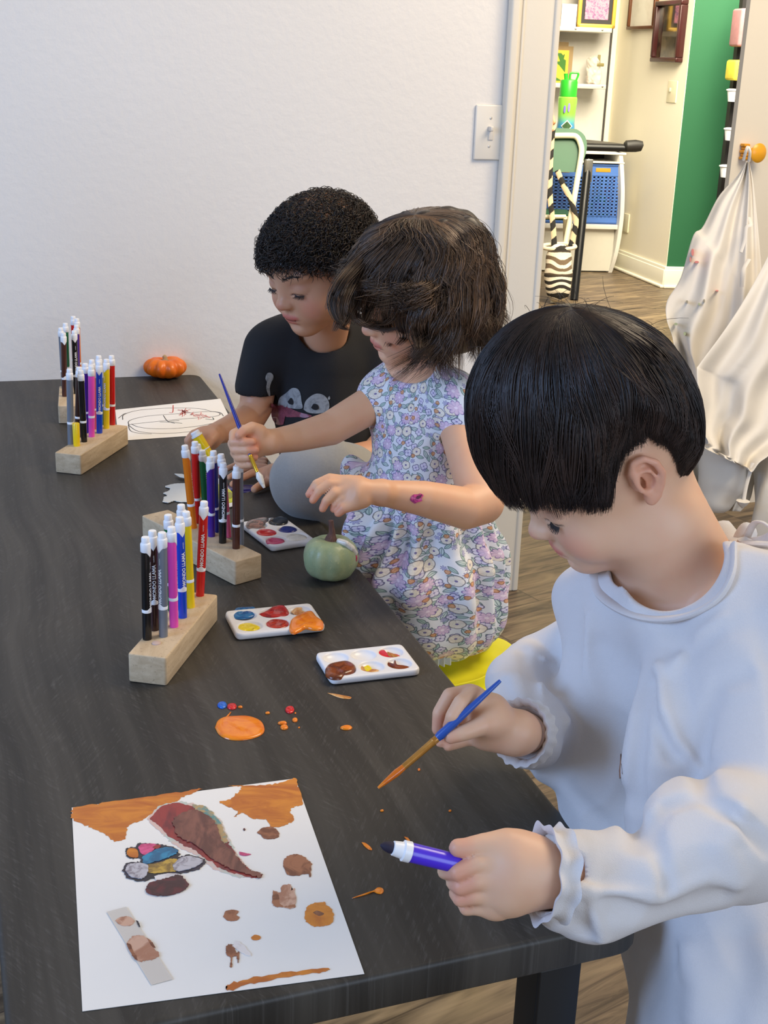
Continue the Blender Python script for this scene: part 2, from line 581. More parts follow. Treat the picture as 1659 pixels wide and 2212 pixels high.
# ================================================================ THE SHELL
class VPl:
    "a vertical plane: s runs along it, n points to the viewer"
    def __init__(s, O, a):
        s.O = np.array([O[0], O[1], 0.0]); s.a = a
        s.d = np.array([math.cos(a), math.sin(a), 0]); s.n = np.array([math.sin(a), -math.cos(a), 0]); s.R = np.stack([s.d, -s.n, np.array([0, 0, 1.0])], 1)
    def px(s, px, py, off=0.0):
        "(s, z) where a pixel's sight line meets the plane shifted off towards the viewer"
        r = ray(px, py); P0 = s.O + s.n * off
        k = ((P0 - CO) @ s.n) / (r @ s.n); q = CO + k * r
        return float((q - s.O) @ s.d), float(q[2])
    def w(s, a, z, off=0.0): return s.O + s.d * a + s.n * off + np.array([0, 0, z])
    def box(s, mb, s0, s1, z0, z1, n0, n1, mat=0, bev=0.0):
        c = s.w((s0 + s1) / 2, (z0 + z1) / 2, (n0 + n1) / 2)
        return mb.box(c, (abs(s1 - s0), abs(n1 - n0), abs(z1 - z0)), s.R, mat, bev)
    def pbox(s, mb, x0, y0, x1, y1, n0, n1, mat=0, bev=0.0, off=None):
        o = n1 if off is None else off
        a = s.px(x0, y0, o); b = s.px(x1, y1, o)
        c = s.px(x0, y1, o); d = s.px(x1, y0, o)
        return s.box(mb, (a[0] + c[0]) / 2, (b[0] + d[0]) / 2, (c[1] + b[1]) / 2, (a[1] + d[1]) / 2, n0, n1, mat, bev)

J = T(1112, 1270, 0)
WL = VPl(J, math.radians(18.2))

def st(o, name_kind='structure'): o['kind'] = 'structure'; return o

mb = MB(); mb.box((2.0, 4.6, -.05), (13, 14, .1)); st(mb.build('floor', M_FLOOR, smooth=False))
mb = MB(); WL.box(mb, -4.2, -.004, 0, 2.75, -.13, 0); st(mb.build('wall_back', M_WALL, smooth=False))
# door casing: flat board with a raised outer band and a bead
sL = WL.px(1105, 0, .02)[0]
mb = MB(); WL.box(mb, sL + .012, 0, 0, 2.75, .0, .016, bev=.002)
WL.box(mb, sL, sL + .022, 0, 2.75, .0, .026, bev=.006); WL.box(mb, sL + .03, sL + .036, 0, 2.75, .012, .019, bev=.002)
WL.box(mb, -.016, .0, 0, 2.75, .0, .021, bev=.005)
WL.box(mb, -.006, .0, 0, 2.75, -.15, .0)
st(mb.build('trim_1', M_TRIM))
# light switch on the back wall
sw = empty('light_switch', WL.w(*WL.px(1056, 285), 0), 'ivory toggle light switch with jumbo plate on the wall left of the door casing', 'light switch')
mb = MB(); WL.pbox(mb, 1026, 226, 1088, 346, 0, .007, bev=.004); mb.build('plate', P_((226, 220, 208), .35, var=.01), sw)
mb = MB(); q = WL.px(1061, 290, .01); WL.box(mb, q[0] - .006, q[0] + .006, q[1] - .013, q[1] + .013, .004, .009, bev=.001)
q = WL.px(1062, 279, .02); WL.box(mb, q[0] - .004, q[0] + .004, q[1] - .005, q[1] + .006, .006, .024, bev=.002); mb.build('toggle', P_((214, 208, 198), .3), sw)
for yy in (255, 316):
    mb = MB(); q = WL.px(1061 if yy < 280 else 1057, yy, .008)
    mb.lathe([(.0001, 0), (.0032, 0), (.003, .0012), (.0008, .0018)], 12, WL.w(q[0], q[1], .0065), R=frame(WL.d, WL.n)); mb.build('screw', P_((205, 200, 190), .3, metal=.4), sw)

# far room
B1 = T(1322, 576, 0); B2 = T(1434, 622, 0); B3 = T(1500, 623, 0)
aA = math.atan2(*(B2 - B1)[[1, 0]]); aG = math.atan2(*(B3 - B2)[[1, 0]])
WA = VPl(B2, aA); WG = VPl(B2, aG)
LA = float(np.linalg.norm((B2 - B1)[:2]))
mb = MB(); WA.box(mb, -LA - 2.5, 0.0, 0, 2.9, -.12, 0); st(mb.build('wall_far', M_WALL2, smooth=False))
sg1 = WG.px(1606, 0)[0] + 1.2
mb = MB(); WG.box(mb, 0.003, WG.px(1586, 200)[0], 0, 2.9, -.12, 0); st(mb.build('wall_green', M_GREEN, smooth=False))
mb = MB()
WA.box(mb, -LA - 1.0, .012, 0, .115, 0, .018, bev=.004); WA.box(mb, -LA - 1.0, .012, .1, .135, 0, .012, bev=.004); WA.box(mb, -LA - 1.0, .015, 0, .02, 0, .032, bev=.008)
st(mb.build('baseboard_far', M_BASE))
mb = MB()
WG.box(mb, -.012, 1.4, 0, .115, 0, .018, bev=.004); WG.box(mb, -.012, 1.4, .1, .135, 0, .012, bev=.004); WG.box(mb, -.012, 1.4, 0, .02, 0, .032, bev=.008)
st(mb.build('baseboard_green', M_BASE))
# back of the far room behind the shelf unit
WB = VPl(T(1290, 574, 0) + np.array([0, .25, 0]), math.radians(10))
mb = MB(); WB.box(mb, -2.5, .9, 0, 2.9, -.1, 0); st(mb.build('wall_shelf', M_WALL2, smooth=False))

# the cream leaf on the right with the coat hooks
RD = VPl(T(1600, 1088, 0), math.radians(24))
s0 = (RD.px(1617, 0)[0] + RD.px(1571, 400)[0]) / 2
mb = MB(); RD.box(mb, s0 + .006, s0 + 1.4, .0, 2.75, -.018, 0); st(mb.build('door_1', M_TRIM, smooth=False))

# dark storage rack glimpsed in the gap
RK = VPl(WG.w(WG.px(1600, 200)[0], 0, .35), aG)
rk = empty('storage_rack', RK.w(0.2, 0, 0), 'dark storage rack glimpsed in the gap between the green wall and the cream door', 'rack')
mb = MB(); RK.pbox(mb, 1568, -40, 1680, 640, -.05, 0); mb.build('back_panel', P_((22, 20, 22), .6), rk, smooth=False)
for yy in (40, 130, 255, 345, 420):
    mb = MB(); q = RK.px(1590, yy); RK.box(mb, q[0] + .01, q[0] + .5, q[1] - .01, q[1] + .01, 0, .2); mb.build('shelf_board', P_((40, 38, 40), .5), rk, smooth=False)
for (xx, yy, w_, h_, c_, nm, lb) in ((1602, 60, .035, .10, (176, 128, 132), 'fabric_bundle', 'dusty pink bundle on the top of the dark rack behind the door'),
                                 (1596, 152, .05, .055, (222, 208, 70), 'label_box', 'yellow labelled box on the dark rack behind the door')):
    mb = MB(); q = RK.px(xx, yy, .1); RK.box(mb, q[0] - w_, q[0] + w_, q[1] - h_, q[1] + h_, .02, .16, bev=.015)
    tag(mb.build(nm, P_(c_, .7, var=.2)), lb, 'box' if 'label' in nm else 'fabric')
for i, (xx, yy, lb) in enumerate(((1588, 208, 'upper white cup among those on the dark rack behind the door'), (1582, 292, 'middle white cup on the dark rack, below the yellow box'), (1572, 372, 'lowest white cup on the dark rack just above the hung smock'))):
    q = RK.px(xx, yy, .14); t = empty('paper_cup', RK.w(q[0], q[1], .12), lb, 'cup', 'white cups on the dark rack')
    mb = MB(); mb.lathe([(.03, -.03), (.04, .03)], 20, RK.w(q[0], q[1], .12)); mb.build('cup_body', P_((220, 224, 232), .4), t)
    mb = MB(); mb.lathe([(.041, .028), (.046, .03), (.045, .036), (.03, .04)], 20, RK.w(q[0], q[1], .12)); mb.build('lid', P_((236, 238, 242), .3), t)

# frames on the cream wall
def wall_frame(pl, x0, y0, x1, y1, bw, fr, inner, label, name, glass=False, depth_=.03, thing='framed_picture', off=0.0):
    a = pl.px(x0, y0, off); b = pl.px(x1, y1, off); c = pl.px(x0, y1, off); d = pl.px(x1, y0, off)
    s0, s1, z0, z1 = (a[0] + c[0]) / 2, (b[0] + d[0]) / 2, (c[1] + b[1]) / 2, (a[1] + d[1]) / 2
    t = empty(thing, pl.w((s0 + s1) / 2, z0, off), label, 'picture frame')
    mb = MB()
    for (u0, u1, v0, v1) in ((s0, s1, z0, z0 + bw), (s0, s1, z1 - bw, z1), (s0, s0 + bw, z0 + bw * .98, z1 - bw * .98), (s1 - bw, s1, z0 + bw * .98, z1 - bw * .98)):
        pl.box(mb, u0, u1, v0, v1, off, off + depth_, bev=bw * .25)
    mb.build('frame', fr, t)
    mb = MB(); pl.box(mb, s0 + bw * .9, s1 - bw * .9, z0 + bw * .9, z1 - bw * .9, off, off + depth_ * .4); mb.build(name, inner, t, smooth=False)
    return t, (s0, s1, z0, z1)
M_BRN = P_((92, 52, 22), .35, var=.2); M_DBRN = P_((58, 24, 24), .28, var=.2)
m = Mat('certificate'); v = m.coord(); m.base(m.mix(m.noise(v, 9, 3).sm(.5, .7) * .25, srgb(244, 240, 226), srgb(200, 190, 165))).set(rough=.6)
wall_frame(WA, 1367, -60, 1424, 64, .022, M_BRN, m.mat, 'brown wooden frame with a white certificate on the cream wall', 'certificate')
m = Mat('dark_glass_picture'); v = m.coord(); m.base(m.mix(m.noise(v, 14, 4, .6).sm(.4, .7), srgb(38, 32, 26), srgb(104, 88, 62))).set(rough=.08, coat=1.0)
fr, q = wall_frame(WA, 1425, 2, 1482, 135, .028, M_DBRN, m.mat, 'dark mahogany shadow-box frame with dark glass beside the green wall', 'picture', depth_=.05)
# small far switch and outlet
t = empty('light_switch', WA.w(*WA.px(1450, 197), 0), 'small ivory light switch on the cream wall below the dark frame', 'light switch')
mb = MB(); WA.pbox(mb, 1441, 174, 1461, 222, 0, .006, bev=.003); mb.build('plate', P_((236, 228, 196), .4), t)
mb = MB(); q = WA.px(1451, 194); WA.box(mb, q[0] - .006, q[0] + .006, q[1] - .012, q[1] + .012, .005, .018, bev=.002); mb.build('toggle', P_((200, 192, 165), .4), t)
t = empty('wall_outlet', WA.w(*WA.px(1352, 480), 0), 'ivory wall outlet low on the cream wall beside the white shelf unit', 'outlet')
mb = MB(); WA.pbox(mb, 1346, 461, 1357, 502, 0, .008, bev=.003); mb.build('plate', P_((234, 228, 200), .4), t)

# ================================================================ SHELF UNIT, BASKETS
SH = VPl(T(1290, 574, 0), math.radians(8))
M_UNIT = P_((226, 224, 218), .5, var=.02); M_UNITG = P_((196, 194, 188), .55, var=.04); M_ALU = P_((214, 212, 204), .35, metal=.3)
t = empty('shelf_unit', SH.w(0, 0, 0), 'tall white shelf unit with curved lower cabinet at the back of the next room', 'shelf unit')
mb = MB(); a = SH.px(1150, 0, 0)[0]; b = SH.px(1304, 240, 0)[0]; SH.box(mb, a, b, .7, 2.4, -.03, 0); mb.build('back_panel', M_UNITG, t, smooth=False)
mb = MB(); SH.box(mb, b, b + .012, .7, 2.4, -.03, .012); mb.build('edge_strip', P_((52, 48, 44), .5), t, smooth=False)
for (yy, xr) in ((181, 1310), (58, 1323)):
    q = SH.px(1250, yy, .28); r_ = SH.px(xr, yy, .28)
    mb = MB(); SH.box(mb, a, r_[0], q[1] - .028, q[1], .01, .28, bev=.004)
    sh = mb.build('shelf', M_ALU, t)
    for xx in (1244, 1302):
        z_ = SH.px(xx, yy, .28); mb = MB(); mb.lathe([(.0005, 0), (.006, 0), (.004, .003), (.0008, .004)], 10, SH.w(z_[0], q[1] - .013, .281), R=frame(SH.d, SH.n)); mb.build('rivet', P_((130, 126, 120), .3, metal=.8), sh)
SHELF_Z = {181: SH.px(1250, 181, .28)[1], 58: SH.px(1250, 58, .28)[1]}
# lower cabinet
ztop = SH.px(1300, 328, .3)[1]; sr = SH.px(1343, 400, .3)[0]
mb = MB()
side = [(-.0, 0), (.30, 0.0), (.34, .12), (.36, .3), (.355, .5), (.33, ztop), (0, ztop)]
def side_panel(mb, s_at, th, curve):
    pts = []
    for k, (n_, z_) in enumerate(cr_spline([(p[0], p[1], 0) for p in side[1:6]], 6)[:, :2]): pts.append((n_, z_))
    pts = [(0, 0)] + pts + [(0, ztop)]
    P0 = [SH.w(s_at - curve * (1 - 4 * (z / ztop - .5) ** 2) * 0 + curve * (-(abs(z / ztop - .45) * 1.6) ** 2), z, n_) for n_, z in pts]
    P1 = [p + SH.d * th for p in P0]; n = len(P0)
    mb.add(P0 + P1, [tuple(range(n))[::-1], tuple(range(n, 2 * n))] + [(j, (j + 1) % n, n + (j + 1) % n, n + j) for j in range(n)])
side_panel(mb, sr - .01, .025, .05); mb.build('side_panel', M_UNIT, t, smooth=False)
mb = MB(); SH.box(mb, sr - 1.1, sr - .0, ztop - .014, ztop, 0, .34, bev=.004); mb.build('cabinet_top', M_UNIT, t)
z1 = SH.px(1300, 352, .3)[1]; z2 = SH.px(1300, 484, .3)[1]
mb = MB(); SH.box(mb, sr - 1.1, sr - .005, z1 - .0, z1 + .010, 0, .34, bev=.004); mb.build('cabinet_shelf', M_UNIT, t)
mb = MB(); SH.box(mb, sr - 1.1, sr - .005, z2 - .03, z2, 0, .34, bev=.004); mb.build('cabinet_shelf', M_UNIT, t)
mb = MB(); SH.box(mb, sr - 1.1, sr - .02, 0.01, z2 - .03, .28, .30); mb.build('kick_panel', P_((212, 208, 196), .5, var=.03), t, smooth=False)
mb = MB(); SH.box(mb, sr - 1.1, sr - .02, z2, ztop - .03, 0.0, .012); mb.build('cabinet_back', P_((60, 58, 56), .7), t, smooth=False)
# blue baskets
M_BLUE = P_((82, 126, 206), .4, var=.08)
def basket(x0, y0, x1, y1, label):
    off = .31; a = SH.px(x0, y0, off); b = SH.px(x1, y1, off)
    s0, s1, z0, z1_ = a[0], b[0], z2 + .002, a[1]
    t = empty('plastic_basket', SH.w((s0 + s1) / 2, z0, .2), label, 'basket', None)
    mb = MB(); nx, nz = 9, 12; w_ = s1 - s0; h_ = z1_ - z0
    SH.box(mb, s0, s1, z0, z0 + .05, off - .01, off); SH.box(mb, s0, s1, z1_ - .075, z1_, off - .012, off + .004)
    for i in range(nx + 1):
        sx = s0 + .008 + (w_ - .016) * i / nx; SH.box(mb, sx - .0065, sx + .0065, z0 + .04, z1_ - .06, off - .008, off)
    for i in range(nz + 1):
        zz = z0 + .05 + (h_ - .125) * i / nz; SH.box(mb, s0, s1, zz - .0055, zz + .0055, off - .008, off)
    SH.box(mb, s0, s0 + .01, z0, z1_, .04, off); SH.box(mb, s1 - .01, s1, z0, z1_, .04, off); SH.box(mb, s0, s1, z0, z0 + .01, .04, off)
    mb.build('basket_body', M_BLUE, t, smooth=False)
    mb = MB(); SH.box(mb, s0 - .006, s1 + .006, z1_ - .012, z1_, off - .004, off + .012, bev=.004); mb.build('rim', M_BLUE, t)
    mb = MB(); q = (s0 + s1) / 2; SH.box(mb, q - .05, q + .05, z1_ - .052, z1_ - .026, off + .002, off + .006, bev=.002); mb.build('handle_slot', P_((196, 150, 40), .5), t)
    mb = MB(); SH.box(mb, s0 + .015, s1 - .015, z0 + .012, z1_ - .1, .06, off - .03); 
    cm = Mat('basket_content'); cv = cm.coord(); n_ = cm.n('ShaderNodeTexVoronoi'); n_.inputs['Scale'].default_value = 22; cm.t.links.new(cv, n_.inputs['Vector'])
    cm.base(cm.mix(.72, n_.outputs['Color'], srgb(40, 40, 60))).set(rough=.6)
    tag(mb.build('basket_filling', cm.mat, None, smooth=False), 'mixed coloured toys filling ' + ('the right blue basket' if x0 > 1240 else 'the left blue basket'), 'toys')
basket(1262, 353, 1334, 480, 'blue perforated plastic basket on the white shelf unit, right of the black table leg')
basket(1166, 353, 1254, 480, 'blue perforated plastic basket on the white shelf unit, behind the green chair')

# things standing on the shelves
def on_shelf(x, key, off): return SH.px(x, key, off)
zU, zM = SHELF_Z[58], SHELF_Z[181]
m = Mat('pink_art'); v = m.coord(); m.base(m.mix(m.noise(v, 60, 5, .8).sm(.45, .6), srgb(232, 150, 168), srgb(130, 90, 140))).set(rough=.4)
a = SH.px(1246, 50, .2); b = SH.px(1328, 50, .2)
t = empty('framed_picture', SH.w((a[0] + b[0]) / 2, zU, .2), 'gold frame with black mat and pink speckled art on the upper shelf', 'picture frame')
s0, s1 = a[0], b[0]; bw = .024; z0, z1_ = zU, zU + .36
mb = MB()
for (u0, u1, v0, v1) in ((s0, s1, z0, z0 + bw), (s0, s1, z1_ - bw, z1_), (s0, s0 + bw, z0, z1_), (s1 - bw, s1, z0, z1_)): SH.box(mb, u0, u1, v0, v1, .19, .215, bev=.006)
mb.build('frame', P_((226, 186, 84), .3, metal=.3), t)
mb = MB(); SH.box(mb, s0 + bw * .8, s1 - bw * .8, z0 + bw * .8, z1_ - bw * .8, .192, .2); mb.build('mat_board', P_((50, 50, 52), .7), t, smooth=False)
mb = MB(); SH.box(mb, s0 + .048, s1 - .048, z0 + .05, z1_ - .05, .2, .203); mb.build('artwork', m.mat, t, smooth=False)
mb = MB(); a = SH.px(1210, 50, .2); b = SH.px(1243, 50, .2); SH.box(mb, a[0], b[0], zU, zU + .135, .2, .215, bev=.003)
tag(mb.build('blank_card', P_((250, 248, 232), .6)), 'small blank white card on the upper shelf left of the gold frame', 'card')
mb = MB(); a = SH.px(1180, 50, .2); b = SH.px(1208, 50, .2); SH.box(mb, a[0], b[0], zU, zU + .34, .17, .19, bev=.003)
tag(mb.build('framed_picture', P_((84, 30, 28), .4)), 'dark red frame mostly hidden behind the door casing on the upper shelf', 'picture frame')
mb = MB(); a = SH.px(1186, 150, .1); b = SH.px(1236, 150, .1); SH.box(mb, a[0], b[0] - .03, zM, zM + .25, .06, .075); SH.box(mb, a[0], b[0], zM, zM + .225, .08, .092)
tag(mb.build('kraft_folder', P_((150, 128, 92), .8, var=.15), smooth=False), 'brown kraft folders leaning behind the yellow and green card', 'folder')
cm = Mat('pattern_card'); cv = cm.coord(); n_ = cm.n('ShaderNodeTexVoronoi'); n_.inputs['Scale'].default_value = 24; cm.t.links.new(cv, n_.inputs['Vector'])
r_, g_, b_ = cm.sep(n_.outputs['Color']); cm.base(cm.mix(r_.gt(.55), srgb(60, 112, 40), srgb(240, 188, 60))).set(rough=.3, coat=.5)
a = SH.px(1180, 150, .15); b = SH.px(1228, 150, .15)
t = empty('picture_card', SH.w((a[0] + b[0]) / 2, zM, .13), 'yellow and green patterned card on the middle shelf behind the water bottle', 'card')
mb = MB(); SH.box(mb, a[0], b[0], zM, zM + .2, .12, .135); mb.build('card_border', P_((242, 180, 50), .4), t, smooth=False)
mb = MB(); SH.box(mb, a[0], b[0] - .018, zM + .012, zM + .182, .135, .138); mb.build('card_picture', cm.mat, t, smooth=False)
# clear treat bag
q = SH.px(1282, 172, .14); c0 = SH.w(q[0], zM, .14)
t = empty('treat_bag', c0, 'crinkled clear treat bag with pink sweets and a clip on the middle shelf', 'bag')
gm = Mat('cellophane'); gv = gm.coord(); gm.base(srgb(245, 236, 224)).set(rough=.12, alpha=.55, spec=.9).bump(gm.noise(gv, 60, 4, .7), 1.0, .01)
bag = bumps(U(.02, rbox(c0 + [0, 0, .045], (.045, .03, .045), .015), cap(c0 + [0, 0, .08], c0 + [-.01, 0, .13], .035, .045)), lambda P: .007 * wav(P, 70, 3), .01)
sdf_obj('bag_film', bag, .004, gm.mat, t)
mb = MB()
for i in range(9):
    o_ = np.array([rnd.uniform(-.03, .03), rnd.uniform(-.015, .01), .015 + .012 * (i // 2)]); mb.lathe([(.001, -.01), (.011, -.004), (.011, .004), (.001, .01)], 10, c0 + o_, mat=i % 3)
mb.build('sweets', [P_((226, 110, 96), .4), P_((240, 236, 226), .4), P_((206, 150, 160), .4)], t)
mb = MB(); cc_ = c0 + np.array([.02, -.03, .15]); mb.box(cc_, (.018, .01, .06), rotz(.2), bev=.003); mb.box(cc_ + [.012, 0, -.03], (.05, .01, .02), rotz(.2), bev=.006); mb.build('clip', P_((128, 118, 70), .4), t)

# ================================================================ BLACK TABLE, GREEN CHAIR, BOTTLE, BAG
DT = D_at(1240, 648, 0)
foot = T(1240, 648, 0); 
t = empty('folding_table', foot, 'black folding table with rounded end bar in the next room', 'table')
zt = .71
top_pts = [T(1384, 308, zt), T(1330, 300, zt)]
def at_z(px, py, z): return T(px, py, z)
# place the tabletop from its front edge: (1262,316)-(1352,318) at the depth of the leg
pA = W(1180, 317, DT + .06); pB = W(1352, 316, DT + .11); zt = float(pB[2]); pA[2] = zt
ex = (pB - pA); ex[2] = 0; Lx = np.linalg.norm(ex); ex /= Lx; ey = np.array([-ex[1], ex[0], 0])
Rt = np.stack([ex, ey, [0, 0, 1]], 1)
poly = [(0, 0), (Lx, 0), (Lx - .06, .22), (Lx - .22, .5), (Lx - .30, .70), (0, .70)]
mb = MB(); mb.prism(poly, -.0, .012, lambda P: P @ Rt.T + pA + [0, 0, .0]); mb.build('tabletop', P_((58, 56, 54), .45), t, smooth=False)
mb = MB(); mb.tube([pA + [0, 0, -.012], pB + [0, 0, -.012]], .021, 12); mb.build('edge_bar', M_BLACKMET, t)
mb = MB(); e0 = pB + ex * -.01; mb.tube([e0, e0 + ex * .01, e0 + ex * .07 + [0, 0, .004], e0 + ex * .105 + [0, 0, .004], e0 + ex * .112], [.024, .034, .036, .03, .012], 14); mb.build('end_cap', P_((34, 32, 30), .5), t)
lt = W(1271, 345, DT)
mb = MB(); mb.tube([lt, foot], [.026, .024], 10); mb.build('leg', M_BLACKMET, t)
mb = MB(); mb.tube([lt + ex * -.75 + ey * .3, np.array([*(foot + ex * -.75 + ey * .3)[:2], 0])], .022, 10); mb.build('leg', M_BLACKMET, t)
mb = MB(); mb.box(lt + [0, -.03, -.06], (.045, .03, .13), Rt, bev=.004); mb.build('bracket', P_((150, 148, 140), .3, metal=.8), t)

DC = DT - .10
CH = lambda x, y, d=0.0: W(x, y, DC + d)
xm = lambda x: 2 * 1165 - x
t = empty('folding_chair', [*CH(1165, 600)[:2], 0], 'green folding chair with a cream tube frame just beyond the door casing', 'chair')
M_CHG = P_((18, 84, 50), .5, var=.04); M_CHF = P_((226, 218, 188), .35)
a_, b_ = CH(1085, 278), CH(1266, 372); xr = CR * 1.0; 
def on_c(x, y, d=0.0): return CH(x, y, d)
pts = [(1070, 370), (1062, 300), (1082, 281), (1110, 277), (1225, 277), (1252, 283), (1266, 300), (1266, 330), (1250, 372)]
o2 = cr_spline([(x, y, 0) for x, y in pts] , 4)[:, :2]
Pf = [on_c(x, y, 0.0) for x, y in o2]; Pb = [on_c(x, y, .014) for x, y in o2]; n = len(Pf)
mb = MB(); mb.add(Pf + Pb, [tuple(range(n)), tuple(range(n, 2 * n))[::-1]] + [(j, (j + 1) % n, n + (j + 1) % n, n + j)[::-1] for j in range(n)]); mb.build('backrest', M_CHG, t)
mb = MB()
R_ = [(1256, 330), (1254, 312), (1246, 297), (1230, 293), (1165, 294)]
path = [(1181, 690)] if False else []
right = [(1215, 560), (1223, 520), (1240, 430), (1250, 370)] + R_
left = [(xm(x), y) for x, y in right[::-1][1:]]
pp = cr_spline([on_c(x, y, -.02) for x, y in right + left], 5)
mb.tube(pp, .017, 10); mb.build('frame', M_CHF, t)
for sx in (1, -1):
    f = (lambda x: x) if sx == 1 else xm
    p0 = on_c(f(1215), 560, -.02); p1 = np.array([*on_c(f(1196), 640, -.05)[:2], 0.0])
    mb = MB(); mb.tube([p0 + (0, 0, .05), p1], .017, 10); mb.build('leg', M_CHF, t)
    p2 = on_c(f(1222), 470, .0); p3 = np.array([*on_c(f(1222), 640, .42)[:2], 0.0]); mb = MB(); mb.tube([p2, p3], .016, 10); mb.build('leg', M_CHF, t)
mb = MB(); c = on_c(1165, 462, .18); mb.box(c, (.38, .36, .03), bev=.014); mb.build('seat', M_CHG, t)
mb = MB(); mb.tube([on_c(xm(1222), 468, .0), on_c(1222, 468, .0)], .012, 8); mb.build('crossbar', M_CHF, t)

# water bottle on the black table
bc = W(1221, 282, DT + .14); bc[2] = zt + .012
t = empty('water_bottle', bc, 'green and blue water bottle with a green flip lid on the black table', 'bottle')
s_ = DT / F_PX
hb = (284 - 192) * s_
m = Mat('bottle_fade'); x, y, z = m.sep(m.coord('Object'))
m.base(m.mix(z.sm(float(bc[2]) + hb * .34, float(bc[2]) + hb * .66), srgb(54, 140, 190), srgb(140, 214, 74))).set(rough=.3, coat=.3)
r0 = 21 * s_
mb = MB(); mb.lathe([(r0 * .85, 0), (r0 * .92, .01), (r0 * .96, hb * .3), (r0 * .88, hb * .45), (r0 * .93, hb * .7), (r0, hb * .9), (r0 * .98, hb), (r0 * .9, hb * 1.02)], 32, bc); mb.build('bottle_body', m.mat, t)
M_LID = P_((46, 178, 44), .35)
mb = MB(); mb.lathe([(r0 * .86, hb * 1.02), (r0 * .9, hb * 1.03), (r0 * .9, hb * 1.36), (r0 * .8, hb * 1.4), (r0 * .2, hb * 1.42)], 32, bc); mb.build('lid', M_LID, t)
mb = MB(); h_ = bc + np.array([0, -.01, hb * 1.4])
mb.tube(cr_spline([h_ + [.0, 0, .0], h_ + [.004, 0, .035], h_ + [.03, 0, .04], h_ + [.05, 0, .035], h_ + [.04, 0, -.002]], 5), .006, 8); mb.tube([h_ + [-.02, 0, 0], h_ + [-.024, 0, .035]], [.011, .013], 10); mb.build('carry_loop', M_LID, t)
for (dx, dz, w_, h2, c_, nm) in ((0, .36, .028, .028, (60, 92, 58), 'sticker'), (.018, .13, .015, .026, (206, 202, 196), 'sticker'), (-.012, .2, .012, .014, (170, 196, 190), 'sticker'), (-.02, .74, .006, .022, (130, 110, 220), 'sticker'), (.004, .78, .006, .026, (142, 120, 226), 'sticker')):
    mb = MB(); n = 16
    if c_ == (60, 92, 58): pl_ = [(0, h2), (w_, 0), (0, -h2), (-w_, 0)]
    else: pl_ = [(w_ * math.cos(k / n * 6.283), h2 * math.sin(k / n * 6.283)) for k in range(n)]
    def wrap(P, dx=dx, dz=dz):
        a = -math.pi / 2 + (P[:, 0] + dx) / r0; rr = r0 * 1.0 + P[:, 2]
        return np.stack([bc[0] + rr * np.cos(a), bc[1] + rr * np.sin(a), bc[2] + hb * dz + P[:, 1]], 1)
    if c_ == (60, 92, 58): mb.prism([(x * 1.25, y * 1.25) for x, y in pl_], -.004, .0015, wrap, 1); mb.prism(pl_, -.004, .003, wrap, 0); mb.build(nm, [P_(c_, .4), P_((232, 236, 230), .4)], t, smooth=False)
    else: mb.prism(pl_, -.004, .003, wrap); mb.build(nm, P_(c_, .4), t, smooth=False)

# woven bag hanging from the chair
M_ZEB = None
m = Mat('woven_stripes'); v = m.coord('Object'); x, y, z = m.sep(v)
w0 = float(CH(1210, 590)[2]); x0 = float(CH(1208, 590)[0])
zz = (z - w0) * 1.0; xx = (x - x0) * 1.0
ph = (zz * 150 + ((zz * 26).sin() * 3.0) * (xx * 40).cos() + (xx * 30).abs() * ((zz * 23 + .5).sin()) * 1.2)
st_ = ph.sin(); yarn = m.noise(v, 240, 2)
tone = (zz * 23).sin().sm(-.2, .6)
dark = m.mix(tone, srgb(34, 30, 26), srgb(104, 86, 66))
c = m.mix((st_ + (yarn - .5) * .5).sm(-.15, .1), srgb(226, 214, 192), dark)
bot = z.sm(w0 - .16, w0 - .13, 1, 0)
c = m.mix(bot, c, srgb(206, 190, 150)); m.base(c).set(rough=.9).bump(yarn, .6, .003); M_ZEB = m.mat
t = empty('woven_bag', CH(1208, 655, -.06), 'crocheted shoulder bag with black and cream stripes hanging on the green chair', 'bag')
b0 = CH(1207, 545, -.07); b1 = CH(1207, 625, -.07)
bagn = U(.03, ell(CH(1207, 560, -.07), (.075, .05, .09)), ell(CH(1206, 595, -.07), (.082, .055, .10)), ell(CH(1206, 625, -.07), (.07, .05, .075)))
bagn = SUB(.01, bagn, ell(CH(1212, 522, -.07), (.05, .03, .03)))
sdf_obj('bag_body', bagn, .006, M_ZEB, t)
mb = MB(); 
rim = [CH(1207 + 36 * math.cos(a), 533 + 6 * math.sin(a), -.07 - .04 * math.sin(a)) for a in np.linspace(0, 6.283, 20)]
mb.tube(rim, .012, 8); mb.build('rim', P_((214, 200, 176), .9, var=.15, bump=.6, bscale=200), t)
m = Mat('strap_weave'); v = m.coord('Object'); x, y, z = m.sep(v)
n1 = ((z * 62 + (x - x0).abs() * 60)).sin() + (m.noise(v, 50, 3) - .5) * 1.5
m.base(m.mix(n1.sm(-.2, .1), srgb(30, 28, 26), srgb(196, 174, 142))).set(rough=.9).bump(m.noise(v, 200, 2), .5, .003)
mb = MB()
for pth in ([(1196, 268), (1192, 300), (1189, 350), (1188, 420), (1194, 480), (1198, 535)], [(1204, 368), (1216, 398), (1232, 430), (1244, 472), (1240, 505), (1233, 532)]):
    mb.tube(cr_spline([CH(x_, y_, -.055) for x_, y_ in pth], 6), .016, 10, flat=.35, up=(0, -1, 0))
mb.build('strap', m.mat, t)

